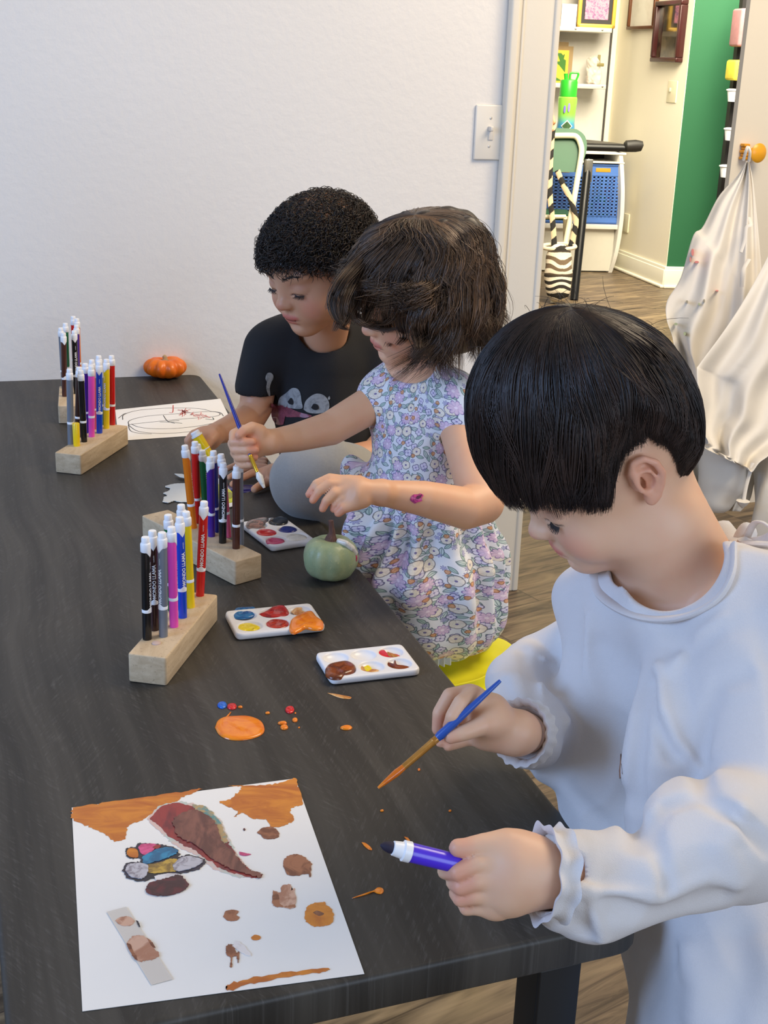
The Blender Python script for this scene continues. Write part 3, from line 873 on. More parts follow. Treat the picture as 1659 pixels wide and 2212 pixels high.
# elbow of somebody seated beyond the casing
t = empty('person', CH(1160, 300, -.1), 'person mostly hidden behind the door casing, only a bare bent finger showing above the bag', 'person')
nd = U(.008, chain([(CH(1110, 330, -.05), .03), (CH(1150, 300, -.05), .028), (CH(1178, 275, -.05), .022)]), chain([(CH(1178, 262, -.06), .013), (CH(1193, 252, -.07), .012), (CH(1197, 264, -.07), .011)]), chain([(CH(1178, 275, -.06), .013), (CH(1190, 270, -.07), .0115), (CH(1193, 280, -.07), .011)]))
M_HANDFAR = plain('far_skin', (206, 152, 112), .5, sss=.1)
sdf_obj('hand', nd, .004, M_HANDFAR, t)
# ================================================================ THE WORK TABLE
def L2(a, b, c, d):
    "intersection of image lines ab and cd"
    x1, y1, x2, y2, x3, y3, x4, y4 = *a, *b, *c, *d
    k = (x1 - x2) * (y3 - y4) - (y1 - y2) * (x3 - x4)
    return (((x1 * y2 - y1 * x2) * (x3 - x4) - (x1 - x2) * (x3 * y4 - y3 * x4)) / k, ((x1 * y2 - y1 * x2) * (y3 - y4) - (y1 - y2) * (x3 * y4 - y3 * x4)) / k)
cFR = T(430, 808); cNR = T(1400, 1981)
q = L2((0, 2006), (13, 2212), (331, 2212), (1225, 2018)); cNL = T(*q)
tv = T(990, 1480) - T(430, 808); 
wv = (T(0, 822) - T(430, 808)); wv /= np.linalg.norm(wv)
lw = np.linalg.norm(cNL - cNR)
cFL = cNL + (cFR - cNR)
# put the far edge against the wall
cFR = cFR; corners = [cNL, cNR, cFR, cFR + wv * lw]
t_tab = empty('work_table', [(cNL[0] + cNR[0] + cFR[0]) / 3, 1.8, 0], 'long dark wood-effect work table with everything for painting on it', 'table')
def rounded_poly(cs, r, n=6):
    out = []
    cs = [np.asarray(c)[:2] for c in cs]; m = len(cs)
    for i in range(m):
        p, a, b = cs[i], cs[i - 1], cs[(i + 1) % m]
        u = (a - p) / np.linalg.norm(a - p); w = (b - p) / np.linalg.norm(b - p)
        p0, p1 = p + u * r, p + w * r
        for k in range(n + 1):
            s_ = k / n; out.append((1 - s_) ** 2 * p0 + 2 * s_ * (1 - s_) * p + s_ ** 2 * p1)
    return np.array(out)
def slab_top(name, cs, r, z0, z1, bev, mat, parent):
    P0 = rounded_poly(cs, r); cen = P0.mean(0); mb = MB(); n = len(P0); V = []; 
    nr = np.roll(P0, -1, 0) - np.roll(P0, 1, 0); nr = np.stack([nr[:, 1], -nr[:, 0]], 1); nr /= np.linalg.norm(nr, axis=1)[:, None] + 1e-9
    if ((P0 + nr * .01 - cen) ** 2).sum() < ((P0 - cen) ** 2).sum(): nr = -nr
    prof = [(bev, z0), (bev * .3, z0 + bev * .3), (0, z0 + bev)] + [(bev * (1 - math.sin(a)), z1 - bev * (1 - math.cos(a))) for a in np.linspace(math.pi / 2, 0, 7)]
    for ins, z in prof: V.append(np.column_stack([P0 - nr * ins, np.full(n, z)]))
    Fa = [(i * n + j, i * n + (j + 1) % n, (i + 1) * n + (j + 1) % n, (i + 1) * n + j) for i in range(len(prof) - 1) for j in range(n)]
    Fa += [tuple(range(n))[::-1], tuple((len(prof) - 1) * n + j for j in range(n))]
    mb.add(np.concatenate(V), Fa); return mb.build(name, mat, parent)
slab_top('tabletop', corners, .03, TAB_Z - .036, TAB_Z, .005, M_TABLE, t_tab)
eT = (corners[1] - corners[0]) / lw; eL = (corners[2] - corners[1]); LT = np.linalg.norm(eL); eL /= LT
R_t = np.stack([eT, eL, [0, 0, 1]], 1)
legc = T(1211, 2085, TAB_Z - .036); hw = .021
for c in (legc + eL * .02, corners[0] + eT * .12 + eL * .05, corners[2] - eT * .1 - eL * .08, corners[3] + eT * .1 - eL * .08):
    mb = MB(); mb.box([c[0], c[1], (TAB_Z - .036) / 2], (.042, .042, TAB_Z - .036), R_t, bev=.003); mb.build('leg', M_BLACKMET, t_tab)
mb = MB(); 
for a_, b_ in ((.10, LT - .1),):
    for c in (legc + eL * .05, corners[0] + eT * .12): mb.box(c * [1, 1, 0] + eL * (LT / 2 - .1) + [0, 0, TAB_Z - .055], (.03, LT - .4, .03), R_t)
mb.build('rail', M_BLACKMET, t_tab, smooth=False)

# ================================================================ MARKERS AND THEIR BLOCKS
def text_geo(s, offset=.02):
    cu = bpy.data.curves.new('tmp_text', 'FONT'); cu.body = s; cu.size = 1.0; cu.offset = offset; cu.resolution_u = 2
    ob = bpy.data.objects.new('tmp_text', cu); COL.objects.link(ob)
    bpy.context.view_layer.update()
    me = bpy.data.meshes.new_from_object(ob.evaluated_get(bpy.context.evaluated_depsgraph_get()))
    import bmesh
    bm = bmesh.new(); bm.from_mesh(me)
    for yy in np.linspace(0, 1, 13): bmesh.ops.bisect_plane(bm, geom=bm.verts[:] + bm.edges[:] + bm.faces[:], plane_co=(0, yy * .75, 0), plane_no=(0, 1, 0), dist=1e-5)
    bm.to_mesh(me); bm.free()
    V = np.array([v.co[:] for v in me.vertices]); Fa = [tuple(p.vertices) for p in me.polygons]
    bpy.data.objects.remove(ob); bpy.data.curves.remove(cu); bpy.data.meshes.remove(me)
    V[:, :2] -= V[:, :2].min(0)
    return V, Fa
TX_BRAND = text_geo('MONDO LLAMA', .035); TX_WASH = text_geo('washable', .0)
M_WHITE = P_((240, 241, 244), .3, var=.01)
INK = dict(black=(14, 14, 16), brown=(74, 36, 26), dark_brown=(50, 24, 22), grey=(116, 122, 132), pink=(240, 80, 190), rose=(226, 96, 130), blue=(14, 70, 200), navy=(28, 40, 130),
           yellow=(244, 208, 14), red=(206, 24, 20), green=(0, 108, 62), orange=(228, 120, 10), purple=(66, 26, 140), violet=(76, 44, 214), rust=(176, 76, 28))
def M_INK(k): return P_(INK[k], .28, var=.02, coat=.25)

def marker(base, top, ink, label, group=None, r=.0056, turn=0.0, text=True, n=28, ctr=None, face=None, capped=True, name='marker'):
    base = np.asarray(base, float); top = np.asarray(top, float); ax = top - base; L = np.linalg.norm(ax); ax /= L
    to = (CO - base) if face is None else np.asarray(face, float)
    to = to - ax * (to @ ax); to /= np.linalg.norm(to); sd = np.cross(ax, to)
    c_, s_ = math.cos(turn), math.sin(turn); fx = to * c_ + sd * s_; fy = np.cross(ax, fx)
    th = np.arange(n) / n * 2 * math.pi
    notch = np.maximum(0, 1 - np.abs((th + math.pi / 1) % (2 * math.pi) - math.pi) / .8)
    def pt(rr, ang, z): return base + np.outer(rr * np.cos(ang), fx) + np.outer(rr * np.sin(ang), fy) + np.outer(z, ax)
    def tube(rings, mat=0, mb=None):
        "rings: (r, z or array)"
        mb = mb or MB(); V = [pt(np.full(n, rr), th, np.broadcast_to(z, (n,))) for rr, z in rings]
        Fa = [(i * n + j, i * n + (j + 1) % n, (i + 1) * n + (j + 1) % n, (i + 1) * n + j) for i in range(len(rings) - 1) for j in range(n)]
        Fa += [tuple(range(n))[::-1], tuple((len(rings) - 1) * n + j for j in range(n))]
        return mb.add(np.concatenate(V), Fa, mat)
    t = empty(name, base, label, 'marker', group)
    zr = .27 * L; zb = .30 * L; zc = .86 * L
    tube([(r * .93, -.002), (r * .95, .001), (r * .985, zr)]).build('cap', M_INK(ink), t)
    tube([(r * .97, zr), (r * 1.03, zr + .0003), (r * 1.03, zb + notch * .004), (r * .98, zb + .0004 + notch * .004)]).build('ring', M_WHITE, t)
    b = tube([(r * .97, zb - .001 + notch * .004), (r, zb + notch * .004 + .0005), (r * 1.0, zc - notch * .006)])
    if text:
        for (V, Fa), size, z0, ao in ((TX_BRAND, r * 1.05, .335 * L, .05), (TX_WASH, r * .42, .70 * L, .05)):
            w_ = V[:, 0].max() * size; k = min(1, .46 * L / w_) if V is TX_BRAND[0] else 1
            zz = z0 + V[:, 0] * size * k; aa = ao + (-(V[:, 1] - V[:, 1].max() / 2)) * size * k / r
            b.add(pt(np.full(len(V), r * 1.022), -aa * -1.0, zz), Fa, 1)
    b.build('barrel', [M_INK(ink), M_WHITE], t)
    if capped:
        tube([(r * .98, zc - notch * .006 - .0002), (r * 1.08, zc - notch * .006 + .0006), (r * 1.10, L - .0085), (r * 1.0, L - .0072), (r * .86, L - .0066), (r * .86, L - .001), (r * .76, L)]).build('end_plug', M_WHITE, t)
    return t

def up_from(base, px, py):
    "point on the sight line of a pixel that is nearest to the upright through base"
    r = ray(px, py); h = r[:2]; k = ((base[:2] - CO[:2]) @ h) / (h @ h); return CO + k * r

BH = .036
def block(name_lbl, a, b, c=None, L=None, dirpx=None):
    A, B = T(*a), T(*b)
    if c is not None: d = T(*c) - B
    else:
        d = T(*dirpx) - B; d = d / np.linalg.norm(d) * L
    # square up: keep the long direction, width from a-b
    u = d / np.linalg.norm(d); w = A - B; w = w - u * (w @ u) * .85
    cs = [B, B + d, B + d + w, B + w]
    t = slab_top('marker_block', cs, .004, TAB_Z + .0005, TAB_Z + BH, .0018, M_BLOCK, None)
    tag(t, name_lbl, 'block', 'wooden marker blocks'); return t
ZB = TAB_Z + BH
block('nearest wooden block drilled for markers, with a pencil squiggle on its end', (276, 1475), (360, 1483), (471, 1340))
block('wooden marker block beside the green pumpkin and the rectangular palette with black paint', (566, 1249), (507, 1266), L=.235, dirpx=(449, 1236))
block('wooden marker block holding the short yellow upside-down marker', (121, 1020), (176, 1027), (278, 960))
block('farthest wooden marker block, behind the one with the short yellow marker', (127, 914), (165, 915), L=.16, dirpx=(166, 852))
def mset(rows, where, grp):
    for ink, bx, by, tx, ty, lab, turn, txt in rows:
        b = T(bx, by, ZB); marker(b, up_from(b, tx, ty), ink, lab + ' ' + where, grp, turn=turn, text=txt)
mset([('black', 318, 1380, 314, 1160, 'black marker, the nearest one', 1.0, True), ('dark_brown', 334, 1360, 329, 1146, 'dark brown marker behind the black one', .1, True),
      ('grey', 353, 1374, 350, 1150, 'grey marker', -.75, True), ('pink', 376, 1353, 370, 1138, 'bright pink marker', 1.5, True), ('green', 372, 1318, 363, 1112, 'green marker behind the pink one', 1.5, False),
      ('blue', 395, 1333, 388, 1117, 'blue marker', .5, True), ('rust', 402, 1298, 391, 1090, 'rusty orange marker', 1, False), ('yellow', 412, 1311, 402, 1105, 'yellow marker', -2, False),
      ('red', 432, 1286, 441, 1083, 'red marker leaning right', 0.0, True)], 'in the nearest wooden block', 'markers in the nearest block')
mset([('orange', 418, 1140, 399, 962, 'orange marker', 1.4, True), ('red', 426, 1126, 421, 954, 'red marker', 2, False), ('yellow', 441, 1120, 427, 960, 'thin-looking yellow marker', 2, False),
      ('green', 447, 1128, 437, 973, 'green marker', .9, True), ('purple', 457, 1158, 454, 987, 'purple marker', -.9, False), ('navy', 466, 1146, 461, 974, 'navy marker behind the purple one', 2, False),
      ('rose', 492, 1157, 477, 981, 'rose pink marker', 2, False), ('black', 481, 1172, 482, 1000, 'black marker', .1, True), ('brown', 510, 1184, 511, 1007, 'brown marker', -2.2, False),
      ('grey', 519, 1174, 516, 993, 'grey marker behind the brown one', 2, False)], 'in the block beside the green pumpkin', 'markers in the block by the green pumpkin')
mset([('grey', 153, 959, 150, 797, 'grey marker', 2, False), ('dark_brown', 168, 944, 171, 793, 'brown marker behind the black one', 2, False), ('black', 182, 954, 174, 800, 'black marker', 2, False),
      ('purple', 189, 932, 184, 785, 'dark purple marker', 2, False), ('rose', 204, 926, 198, 777, 'rose marker behind the pink one', 2, False), ('pink', 198, 943, 197, 790, 'bright pink marker', 2, False),
      ('green', 219, 917, 213, 768, 'dark marker behind the blue one', 2, False), ('blue', 215, 935, 214, 781, 'blue marker', 0, True), ('yellow', 230, 925, 230, 776, 'yellow marker', -.7, True),
      ('red', 243, 917, 241, 768, 'red marker', 2, False)], 'in the block with the short upside-down yellow marker', 'markers in the block left of the pumpkin drawing')
b = T(166, 963, ZB); t = empty('marker', b, 'short yellow marker pushed upside down into the block left of the pumpkin drawing', 'marker')
mb = MB(); tp = up_from(b, 166, 914); mb.lathe([(.0054, -.002), (.0058, .003), (.0062, np.linalg.norm(tp - b) - .001), (.0056, np.linalg.norm(tp - b))], 24, b); mb.build('barrel', M_INK('yellow'), t)
mset([('brown', 140, 856, 137, 719, 'brown marker, the nearest one', .3, False), ('grey', 139, 838, 131, 708, 'grey marker behind the brown one', 2, False), ('green', 146, 832, 141, 698, 'green marker', 2, False),
      ('black', 165, 850, 160, 714, 'black marker', .2, True), ('purple', 168, 836, 165, 702, 'purple marker behind the black one', 2, False), ('red', 163, 815, 158, 683, 'red marker at the back', 2, False),
      ('orange', 171, 823, 166, 688, 'orange marker at the back', 2, False)], 'in the farthest wooden block', 'markers in the farthest block')

# pencil doodle on the end of the nearest block (part of the wood) and putty in its empty hole
mb = MB(); a = T(338, 1390, ZB); mb.lathe([(.0055, -.001), (.0052, .0012), (.003, .0022), (.0005, .0024)], 16, a); tag(mb.build('putty_blob', P_((196, 170, 158), .7, var=.1)), 'dab of pinkish putty in the empty hole of the nearest wooden block', 'putty')

# ================================================================ PALETTES
def local_xy(a, b, c, d):
    "tray frame from its four pixel corners (far-left, far-right, near-right, near-left)"
    A, B, C_, D_ = [T(*k_, TAB_Z + .008) for k_ in (a, b, c, d)]
    cen = (A + B + C_ + D_) / 4; u = (B - A) + (C_ - D_); w = np.linalg.norm(u) / 2; u /= np.linalg.norm(u)
    v = (A - D_) + (B - C_); v = v - u * (v @ u); h = np.linalg.norm(v) / 2; v /= np.linalg.norm(v)
    return cen, u, v, w, h
def paint_blob(parent, poly, z, hgt, mat, name='paint', seed=0, world=False):
    "poly in pixels seen at level z, domed outline"
    P = cr_spline([T(x, y, z) for x, y in poly + poly[:1]], 5)[:-1]; c = P.mean(0); n = len(P); V = []
    lv = [(1.0, 0), (.985, .35), (.93, .65), (.8, .88), (.55, 1.0), (.25, .96)]
    rg = np.random.default_rng(seed)
    for k, hh in lv: V.append(c + (P - c) * k + np.array([0, 0, hgt]) * hh * (1 + .10 * np.sin(np.arange(n)[:, None] / n * 6.283 * 2 + seed) * (hh > .5)))
    V.append(c[None] + [0, 0, hgt * .9])
    m_ = len(lv); Fa = [(i * n + j, i * n + (j + 1) % n, (i + 1) * n + (j + 1) % n, (i + 1) * n + j) for i in range(m_ - 1) for j in range(n)]
    Fa += [((m_ - 1) * n + j, (m_ - 1) * n + (j + 1) % n, m_ * n) for j in range(n)]
    mb = MB(); mb.add(np.concatenate(V), Fa); return mb.build(name, mat, parent, auto=False)
def paint_mat(name, c1, c2=None, rough=.22, scale=55, lo=.42, hi=.62, streak=None):
    m = Mat(name); v = m.coord()
    if streak: v = m.map(v, rot=(0, 0, streak[0]), scale=(1, streak[1], 1))
    n_ = m.noise(v, scale, 4, .6, 1.2); c2 = c2 or tuple(int(k * .82) for k in c1)
    m.base(m.mix(n_.sm(lo, hi), srgb(*c1), srgb(*c2))).set(rough=rough, coat=.3); m.bump(n_, .35, .0012); return m.mat
PM = dict(orange=paint_mat('paint_orange', (246, 140, 22), (232, 116, 16), scale=38), blue=paint_mat('paint_blue', (22, 116, 176), (14, 80, 150)), red=paint_mat('paint_red', (200, 30, 24), (160, 18, 18)),
          redor=paint_mat('paint_redorange', (190, 44, 16), (120, 22, 12)), yellow=paint_mat('paint_yellow', (242, 216, 10), (150, 112, 20), lo=.55, hi=.7), brown=paint_mat('paint_brown', (136, 66, 26), (96, 42, 20)),
          black=paint_mat('paint_black', (26, 26, 28), (60, 60, 62)), navy=paint_mat('paint_navy', (20, 34, 122), (14, 22, 90)), pink=paint_mat('paint_pink', (214, 70, 116), (190, 50, 96)), white=paint_mat('paint_white', (236, 232, 222), (214, 210, 200)),
          red2=paint_mat('paint_bright_red', (218, 34, 38), (196, 20, 30)), murk=paint_mat('paint_murk', (176, 130, 120), (90, 84, 84), lo=.35, hi=.6), ochre=paint_mat('paint_ochre', (184, 110, 36), (226, 180, 120), lo=.4, hi=.65),
          blue2=paint_mat('paint_drop_blue', (18, 110, 214), (14, 90, 190)))
def palette(label, a, b, c, d, paints, th=.009, cols=3, rows=2, wr=.0, cells=None):
    cen, u, v, w, h = local_xy(a, b, c, d); cen[2] = TAB_Z
    zt_ = TAB_Z + th; Rm = np.stack([u, v, [0, 0, 1]], 1); cz = cen + [0, 0, th / 2 + .0006]
    t = empty('paint_palette', cen, label, 'paint palette', 'six-well palettes')
    body = rbox(cz, (w / 2, h / 2, th / 2), .0042, Rm)
    # stadium-ish corners: round the outline by intersecting with a rounded column
    r_ = min(w, h) * .16
    body = INT(.002, rbox(cz, (w / 2, h / 2, .03), r_, Rm), body)
    wells = []
    for i in range(cols):
        for j in range(rows):
            cx = cen + u * ((i + .5) / cols - .5) * w * .92 + v * ((j + .5) / rows - .5) * h * .86
            wells.append(ell(cx + [0, 0, th + .001], (w / cols * .40, h / rows * .38, th * .75), Rm))
    node = SUB(.0012, body, *wells)
    sdf_obj('tray', node, .0012, M_WPLAST, t)
    for p in paints: paint_blob(t, p[1], TAB_Z + th * (p[3] if len(p) > 3 else .62), p[2], PM[p[0]], 'paint', seed=len(p[1]))
    return t
palette('white palette with a big orange paint puddle spilling over its near right corner', (487, 1318), (676, 1305), (702, 1352), (505, 1377), [
    ('blue', [(503, 1323), (512, 1315), (535, 1313), (551, 1314), (552, 1330), (540, 1336), (515, 1338), (504, 1333)], .0035),
    ('red', [(556, 1331), (575, 1322), (590, 1312), (614, 1310), (626, 1328), (618, 1336), (590, 1335), (572, 1332)], .0035, .8),
    ('ochre', [(628, 1322), (640, 1312), (656, 1308), (652, 1318), (664, 1326), (640, 1329)], .001, .75),
    ('yellow', [(510, 1347), (526, 1343), (545, 1348), (562, 1356), (550, 1364), (532, 1364), (518, 1370), (510, 1368), (512, 1358)], .0025),
    ('redor', [(572, 1350), (584, 1340), (604, 1337), (622, 1343), (623, 1354), (606, 1361), (584, 1360)], .0035),
    ('orange', [(625, 1352), (630, 1340), (650, 1328), (672, 1322), (684, 1334), (698, 1345), (697, 1360), (680, 1363), (660, 1360), (648, 1366), (634, 1371), (625, 1364)], .0045, .95)])
palette('white palette with mostly brown paint lying nearest the table edge', (679, 1410), (874, 1391), (907, 1448), (713, 1471), [
    ('brown', [(702, 1448), (710, 1438), (730, 1433), (752, 1432), (768, 1442), (764, 1454), (748, 1460), (738, 1468), (718, 1469), (704, 1462)], .005, .8),
    ('ochre', [(773, 1436), (782, 1442), (800, 1446), (818, 1448), (812, 1454), (794, 1455), (780, 1450)], .0015, .6), ('yellow', [(784, 1442), (796, 1438), (804, 1448), (792, 1452)], .0018, .62),
    ('red2', [(813, 1408), (828, 1404), (838, 1412), (858, 1414), (866, 1421), (842, 1420), (824, 1420), (814, 1416)], .0012, .8), ('ochre', [(836, 1409), (850, 1414), (862, 1420), (840, 1418)], .0018, .85),
    ('brown', [(828, 1430), (848, 1438), (852, 1424), (858, 1438), (884, 1442), (882, 1448), (862, 1449), (840, 1444)], .002, .66)])
palette('square white palette with black, red, blue and pink paint beside the green pumpkin', (524, 1127), (622, 1114), (674, 1169), (577, 1186), [
    ('black', [(580, 1128), (586, 1121), (604, 1118), (620, 1121), (622, 1129), (610, 1135), (592, 1134)], .003, .9), ('murk', [(530, 1136), (536, 1126), (560, 1119), (578, 1118), (580, 1126), (566, 1136), (574, 1142), (552, 1142), (536, 1143)], .0015, 1.0),
    ('red2', [(553, 1151), (562, 1145), (584, 1145), (596, 1150), (594, 1158), (574, 1160), (558, 1157)], .003, .9), ('navy', [(602, 1145), (612, 1139), (630, 1139), (641, 1144), (638, 1150), (620, 1153), (606, 1151)], .003, .9),
    ('pink', [(573, 1170), (582, 1164), (602, 1164), (614, 1168), (612, 1175), (594, 1178), (578, 1176)], .003, .9), ('white', [(618, 1163), (628, 1156), (648, 1156), (662, 1161), (658, 1168), (638, 1171), (622, 1169)], .003, .9)], cols=2, rows=3)

# ================================================================ SPILLS ON THE TABLE
def spill(poly, mat, label, hgt=.0018, cat='paint spill', group=None, name='paint_spill'):
    o = paint_blob(None, poly, TAB_Z + .0003, hgt, mat, name, seed=3); tag(o, label, cat, group); return o
def dot(x, y, rx, ry, mat, label, **k):
    spill([(x + rx * math.cos(a), y + ry * math.sin(a) + rnd.uniform(-.3, .3)) for a in np.linspace(0, 2 * math.pi, 9)[:-1]], mat, label, hgt=min(.0022, rx / 4000 + .0004), **k)
spill([(464, 1572), (470, 1558), (484, 1550), (505, 1548), (535, 1548), (560, 1556), (570, 1568), (570, 1582), (556, 1592), (528, 1599), (495, 1598), (474, 1588)], PM['orange'], 'largest orange paint puddle on the table', .003)
spill([(486, 1551), (492, 1545), (499, 1538), (498, 1541), (493, 1548), (489, 1552)], PM['orange'], 'thin orange paint streak touching the top of the largest orange puddle', .001)
dot(480, 1524, 10.5, 7, PM['blue2'], 'bright blue paint drop touching the red one', name='paint_drop', cat='paint drop')
dot(501, 1527, 10.5, 6.5, PM['red2'], 'red paint drop touching the bright blue one', name='paint_drop', cat='paint drop')
dot(626, 1534, 10, 7.5, PM['red2'], 'lone red paint drop between the two palettes and the big painting', name='paint_drop', cat='paint drop')
for (x, y, rx, ry, lb) in ((610, 1563, 10, 3.2, 'long narrow orange drop left of the small cluster'), (614, 1572, 8.5, 5, 'roundest orange drop at the bottom of the small cluster'), (637, 1556, 6, 4.2, 'orange drop at the upper right of the small cluster below the lone red drop'),
                       (519, 1528, 5, 2, 'tiny orange drop right of the red and blue pair'), (578, 1541, 5, 2, 'tiny orange fleck between the puddle and the lone red drop'), (748, 1573, 13, 4.6, 'orange pointed drop alone in the middle of the table'),
                       (905, 1663, 3, 2.4, 'tiny orange fleck below the hand holding the brush'), (825, 1752, 4, 1.8, 'small orange fleck straight above the marker tip'), (972, 1752, 3.2, 1.8, 'small orange fleck above the purple marker'),
                       (646, 1572, 2, 1.5, 'faint orange speck right of the small cluster'), (638, 1541, 2, 1.5, 'faint orange speck just under the lone red drop')):
    dot(x, y, rx, ry, PM['orange'], lb, name='paint_drop', cat='paint drop', group='orange paint drops')
spill([(707, 1497), (725, 1499), (745, 1503), (759, 1506), (754, 1510), (735, 1508), (718, 1502)], PM['ochre'], 'dull gold brush smear between the front palette and the hand', .0006)
spill([(781, 1820), (788, 1821), (798, 1828), (804, 1836), (796, 1835), (787, 1828)], PM['orange'], 'curved orange smear beside the tip of the purple marker', .001)
spill([(873, 1808), (880, 1810), (886, 1817), (880, 1816)], PM['orange'], 'short orange smear half hidden behind the purple marker', .001)
spill([(760, 1941), (790, 1930), (808, 1924), (816, 1918), (826, 1919), (829, 1925), (824, 1931), (814, 1930), (806, 1927), (790, 1933)], PM['orange'], 'orange drop with a long thin tail right of the big painting', .0012)

# ================================================================ PAPERS
def sheet(name, cpx, label, cat, mat=M_PAPER, z=TAB_Z + .0004, sag=None, sub=14):
    A, B, C_, D_ = [T(x, y, TAB_Z) for x, y in cpx]; V = []; n = sub + 1
    for i in range(n):
        for j in range(n):
            u, v = i / sub, j / sub; p = (A * (1 - u) + B * u) * (1 - v) + (D_ * (1 - u) + C_ * u) * v
            V.append([p[0], p[1], z + (sag(u, v) if sag else 0)])
    top = np.array(V) + [0, 0, .0004]; bot = np.array(V)
    F1 = [(i * n + j, (i + 1) * n + j, (i + 1) * n + j + 1, i * n + j + 1) for i in range(sub) for j in range(sub)]
    Fb = [tuple(k + n * n for k in f[::-1]) for f in F1]
    rim = [i * n for i in range(n)] + [(n - 1) * n + j for j in range(1, n)] + [i * n + n - 1 for i in range(n - 2, -1, -1)] + [j for j in range(n - 2, 0, -1)]
    Fs = [(rim[k], rim[(k + 1) % len(rim)], rim[(k + 1) % len(rim)] + n * n, rim[k] + n * n) for k in range(len(rim))]
    mb = MB(); mb.add(np.concatenate([top, bot]), F1 + Fb + Fs); o = mb.build(name, mat, None); tag(o, label, cat); return o
_lay = [0]
def flat_patch(mb, poly, z, th=.0002, mat=0, smooth_=True):
    _lay[0] = (_lay[0] + 1) % 60; z = z + _lay[0] * 6e-6; th = th + _lay[0] * 6e-6
    P = cr_spline([T(x, y, TAB_Z) for x, y in poly + poly[:1]], 7)[:-1] if smooth_ else np.array([T(x, y, TAB_Z) for x, y in poly])
    if smooth_:
        c_ = P.mean(0); sz = np.linalg.norm(P - c_, axis=1).max(); a_ = min(.0011, sz * .035); P = P + np.array([[rnd.gauss(0, a_ * .6), rnd.gauss(0, a_ * .6), 0] for _ in P])
    mb.prism([(p[0], p[1]) for p in P], z, z + th, None, mat)
def strip(mb, pts, w, z, mat=0, th=.00015):
    P = cr_spline([T(x, y, TAB_Z) for x, y in pts], 6); d = np.gradient(P, axis=0); nn = np.stack([-d[:, 1], d[:, 0], 0 * d[:, 0]], 1); nn /= np.linalg.norm(nn, axis=1)[:, None] + 1e-9
    A = P + nn * w / 2; B = P - nn * w / 2; A[:, 2] = B[:, 2] = z + th; k = len(P)
    mb.add(np.concatenate([A, B]), [(i, i + 1, k + i + 1, k + i) for i in range(k - 1)], mat)

# the big painting in front
sagf = lambda u, v: .004 * max(0, v - .75) * 4 * (.4 + .6 * u) * .6 + .0035 * max(0, .12 - u) / .12 * (v > -1) * 0
art = sheet('painting_sheet', [(155, 1746), (638, 1683), (787, 2105), (178, 2186)], 'large white sheet with orange and brown paint in the foreground', 'painting')
Z0 = TAB_Z + .0009
A_OR = paint_mat('art_orange', (214, 132, 30), (180, 94, 14), .45, 16, .35, .65, streak=(.5, 2.5)); A_BR = paint_mat('art_brown', (132, 78, 62), (92, 44, 34), .3, 60, .35, .65, streak=(-.9, .35)); A_CR = paint_mat('art_brown_dab', (160, 100, 66), (112, 58, 30), .35, 50)
A_MAR = paint_mat('art_maroon', (92, 16, 28), (58, 10, 20), .3, 50); A_BLU = paint_mat('art_blue', (30, 132, 172), (12, 92, 132), .3, 60); A_PNK = paint_mat('art_pink', (222, 88, 140), (190, 60, 110), .4); A_GR = paint_mat('art_silver', (190, 186, 192), (140, 132, 140), .3, 90)
A_YL = paint_mat('art_ochre', (196, 158, 60), (130, 100, 40), .35, 60); A_BK = paint_mat('art_black', (24, 20, 30), (50, 40, 60), .4); A_WH = paint_mat('art_white', (228, 222, 220), (204, 196, 196), .4); A_SK = paint_mat('art_tan', (206, 164, 140), (170, 118, 92), .5, 40); A_HALO = paint_mat('art_halo', (216, 188, 178), (190, 200, 190), .5, 45)
A_RED = paint_mat('art_red', (150, 44, 40), (110, 30, 34), .35, 40, streak=(-.9, .4)); A_TEAL = paint_mat('art_teal', (90, 140, 140), (180, 150, 100), .35, 90)
mb = MB(); mats = [A_OR, A_BR, A_CR, A_MAR, A_BLU, A_PNK, A_GR, A_YL, A_BK, A_WH, A_SK, A_HALO, A_RED, A_TEAL]
Zc = lambda x, y: (120 + x * .42194, 1660 + y * .42194)   # from the enlarged view of the sheet
def zp(*p): return [Zc(x, y) for x, y in p]
flat_patch(mb, zp((84, 206), (240, 180), (480, 148), (660, 120), (745, 108), (700, 130), (640, 158), (600, 185), (520, 225), (440, 270), (372, 300), (362, 360), (300, 376), (240, 335), (160, 298), (86, 264)), Z0, mat=0)
flat_patch(mb, zp((880, 92), (950, 92), (1060, 90), (1150, 78), (1224, 55), (1240, 95), (1268, 180), (1240, 195), (1200, 215), (1222, 262), (1190, 288), (1140, 304), (1100, 300), (1075, 268), (1010, 262), (960, 235), (915, 250), (935, 225), (880, 200), (842, 175), (885, 165), (930, 130), (950, 100)), Z0, mat=0)
flat_patch(mb, zp((470, 262), (520, 205), (590, 180), (670, 178), (740, 200), (800, 235), (850, 275), (870, 330), (905, 400), (935, 450), (970, 500), (1000, 530), (960, 565), (880, 545), (800, 515), (740, 460), (660, 425), (600, 390), (560, 350), (500, 300)), Z0, mat=11)
flat_patch(mb, zp((480, 262), (540, 205), (610, 182), (690, 196), (780, 235), (840, 300), (870, 370), (910, 420), (950, 480), (1000, 530), (1045, 540), (1050, 562), (1010, 565), (930, 545), (850, 520), (780, 470), (700, 420), (640, 390), (580, 350), (530, 300)), Z0 + .0002, mat=12)
flat_patch(mb, zp((700, 188), (760, 200), (820, 250), (858, 310), (880, 380), (850, 380), (820, 320), (780, 260), (720, 220)), Z0 + .0003, mat=13)
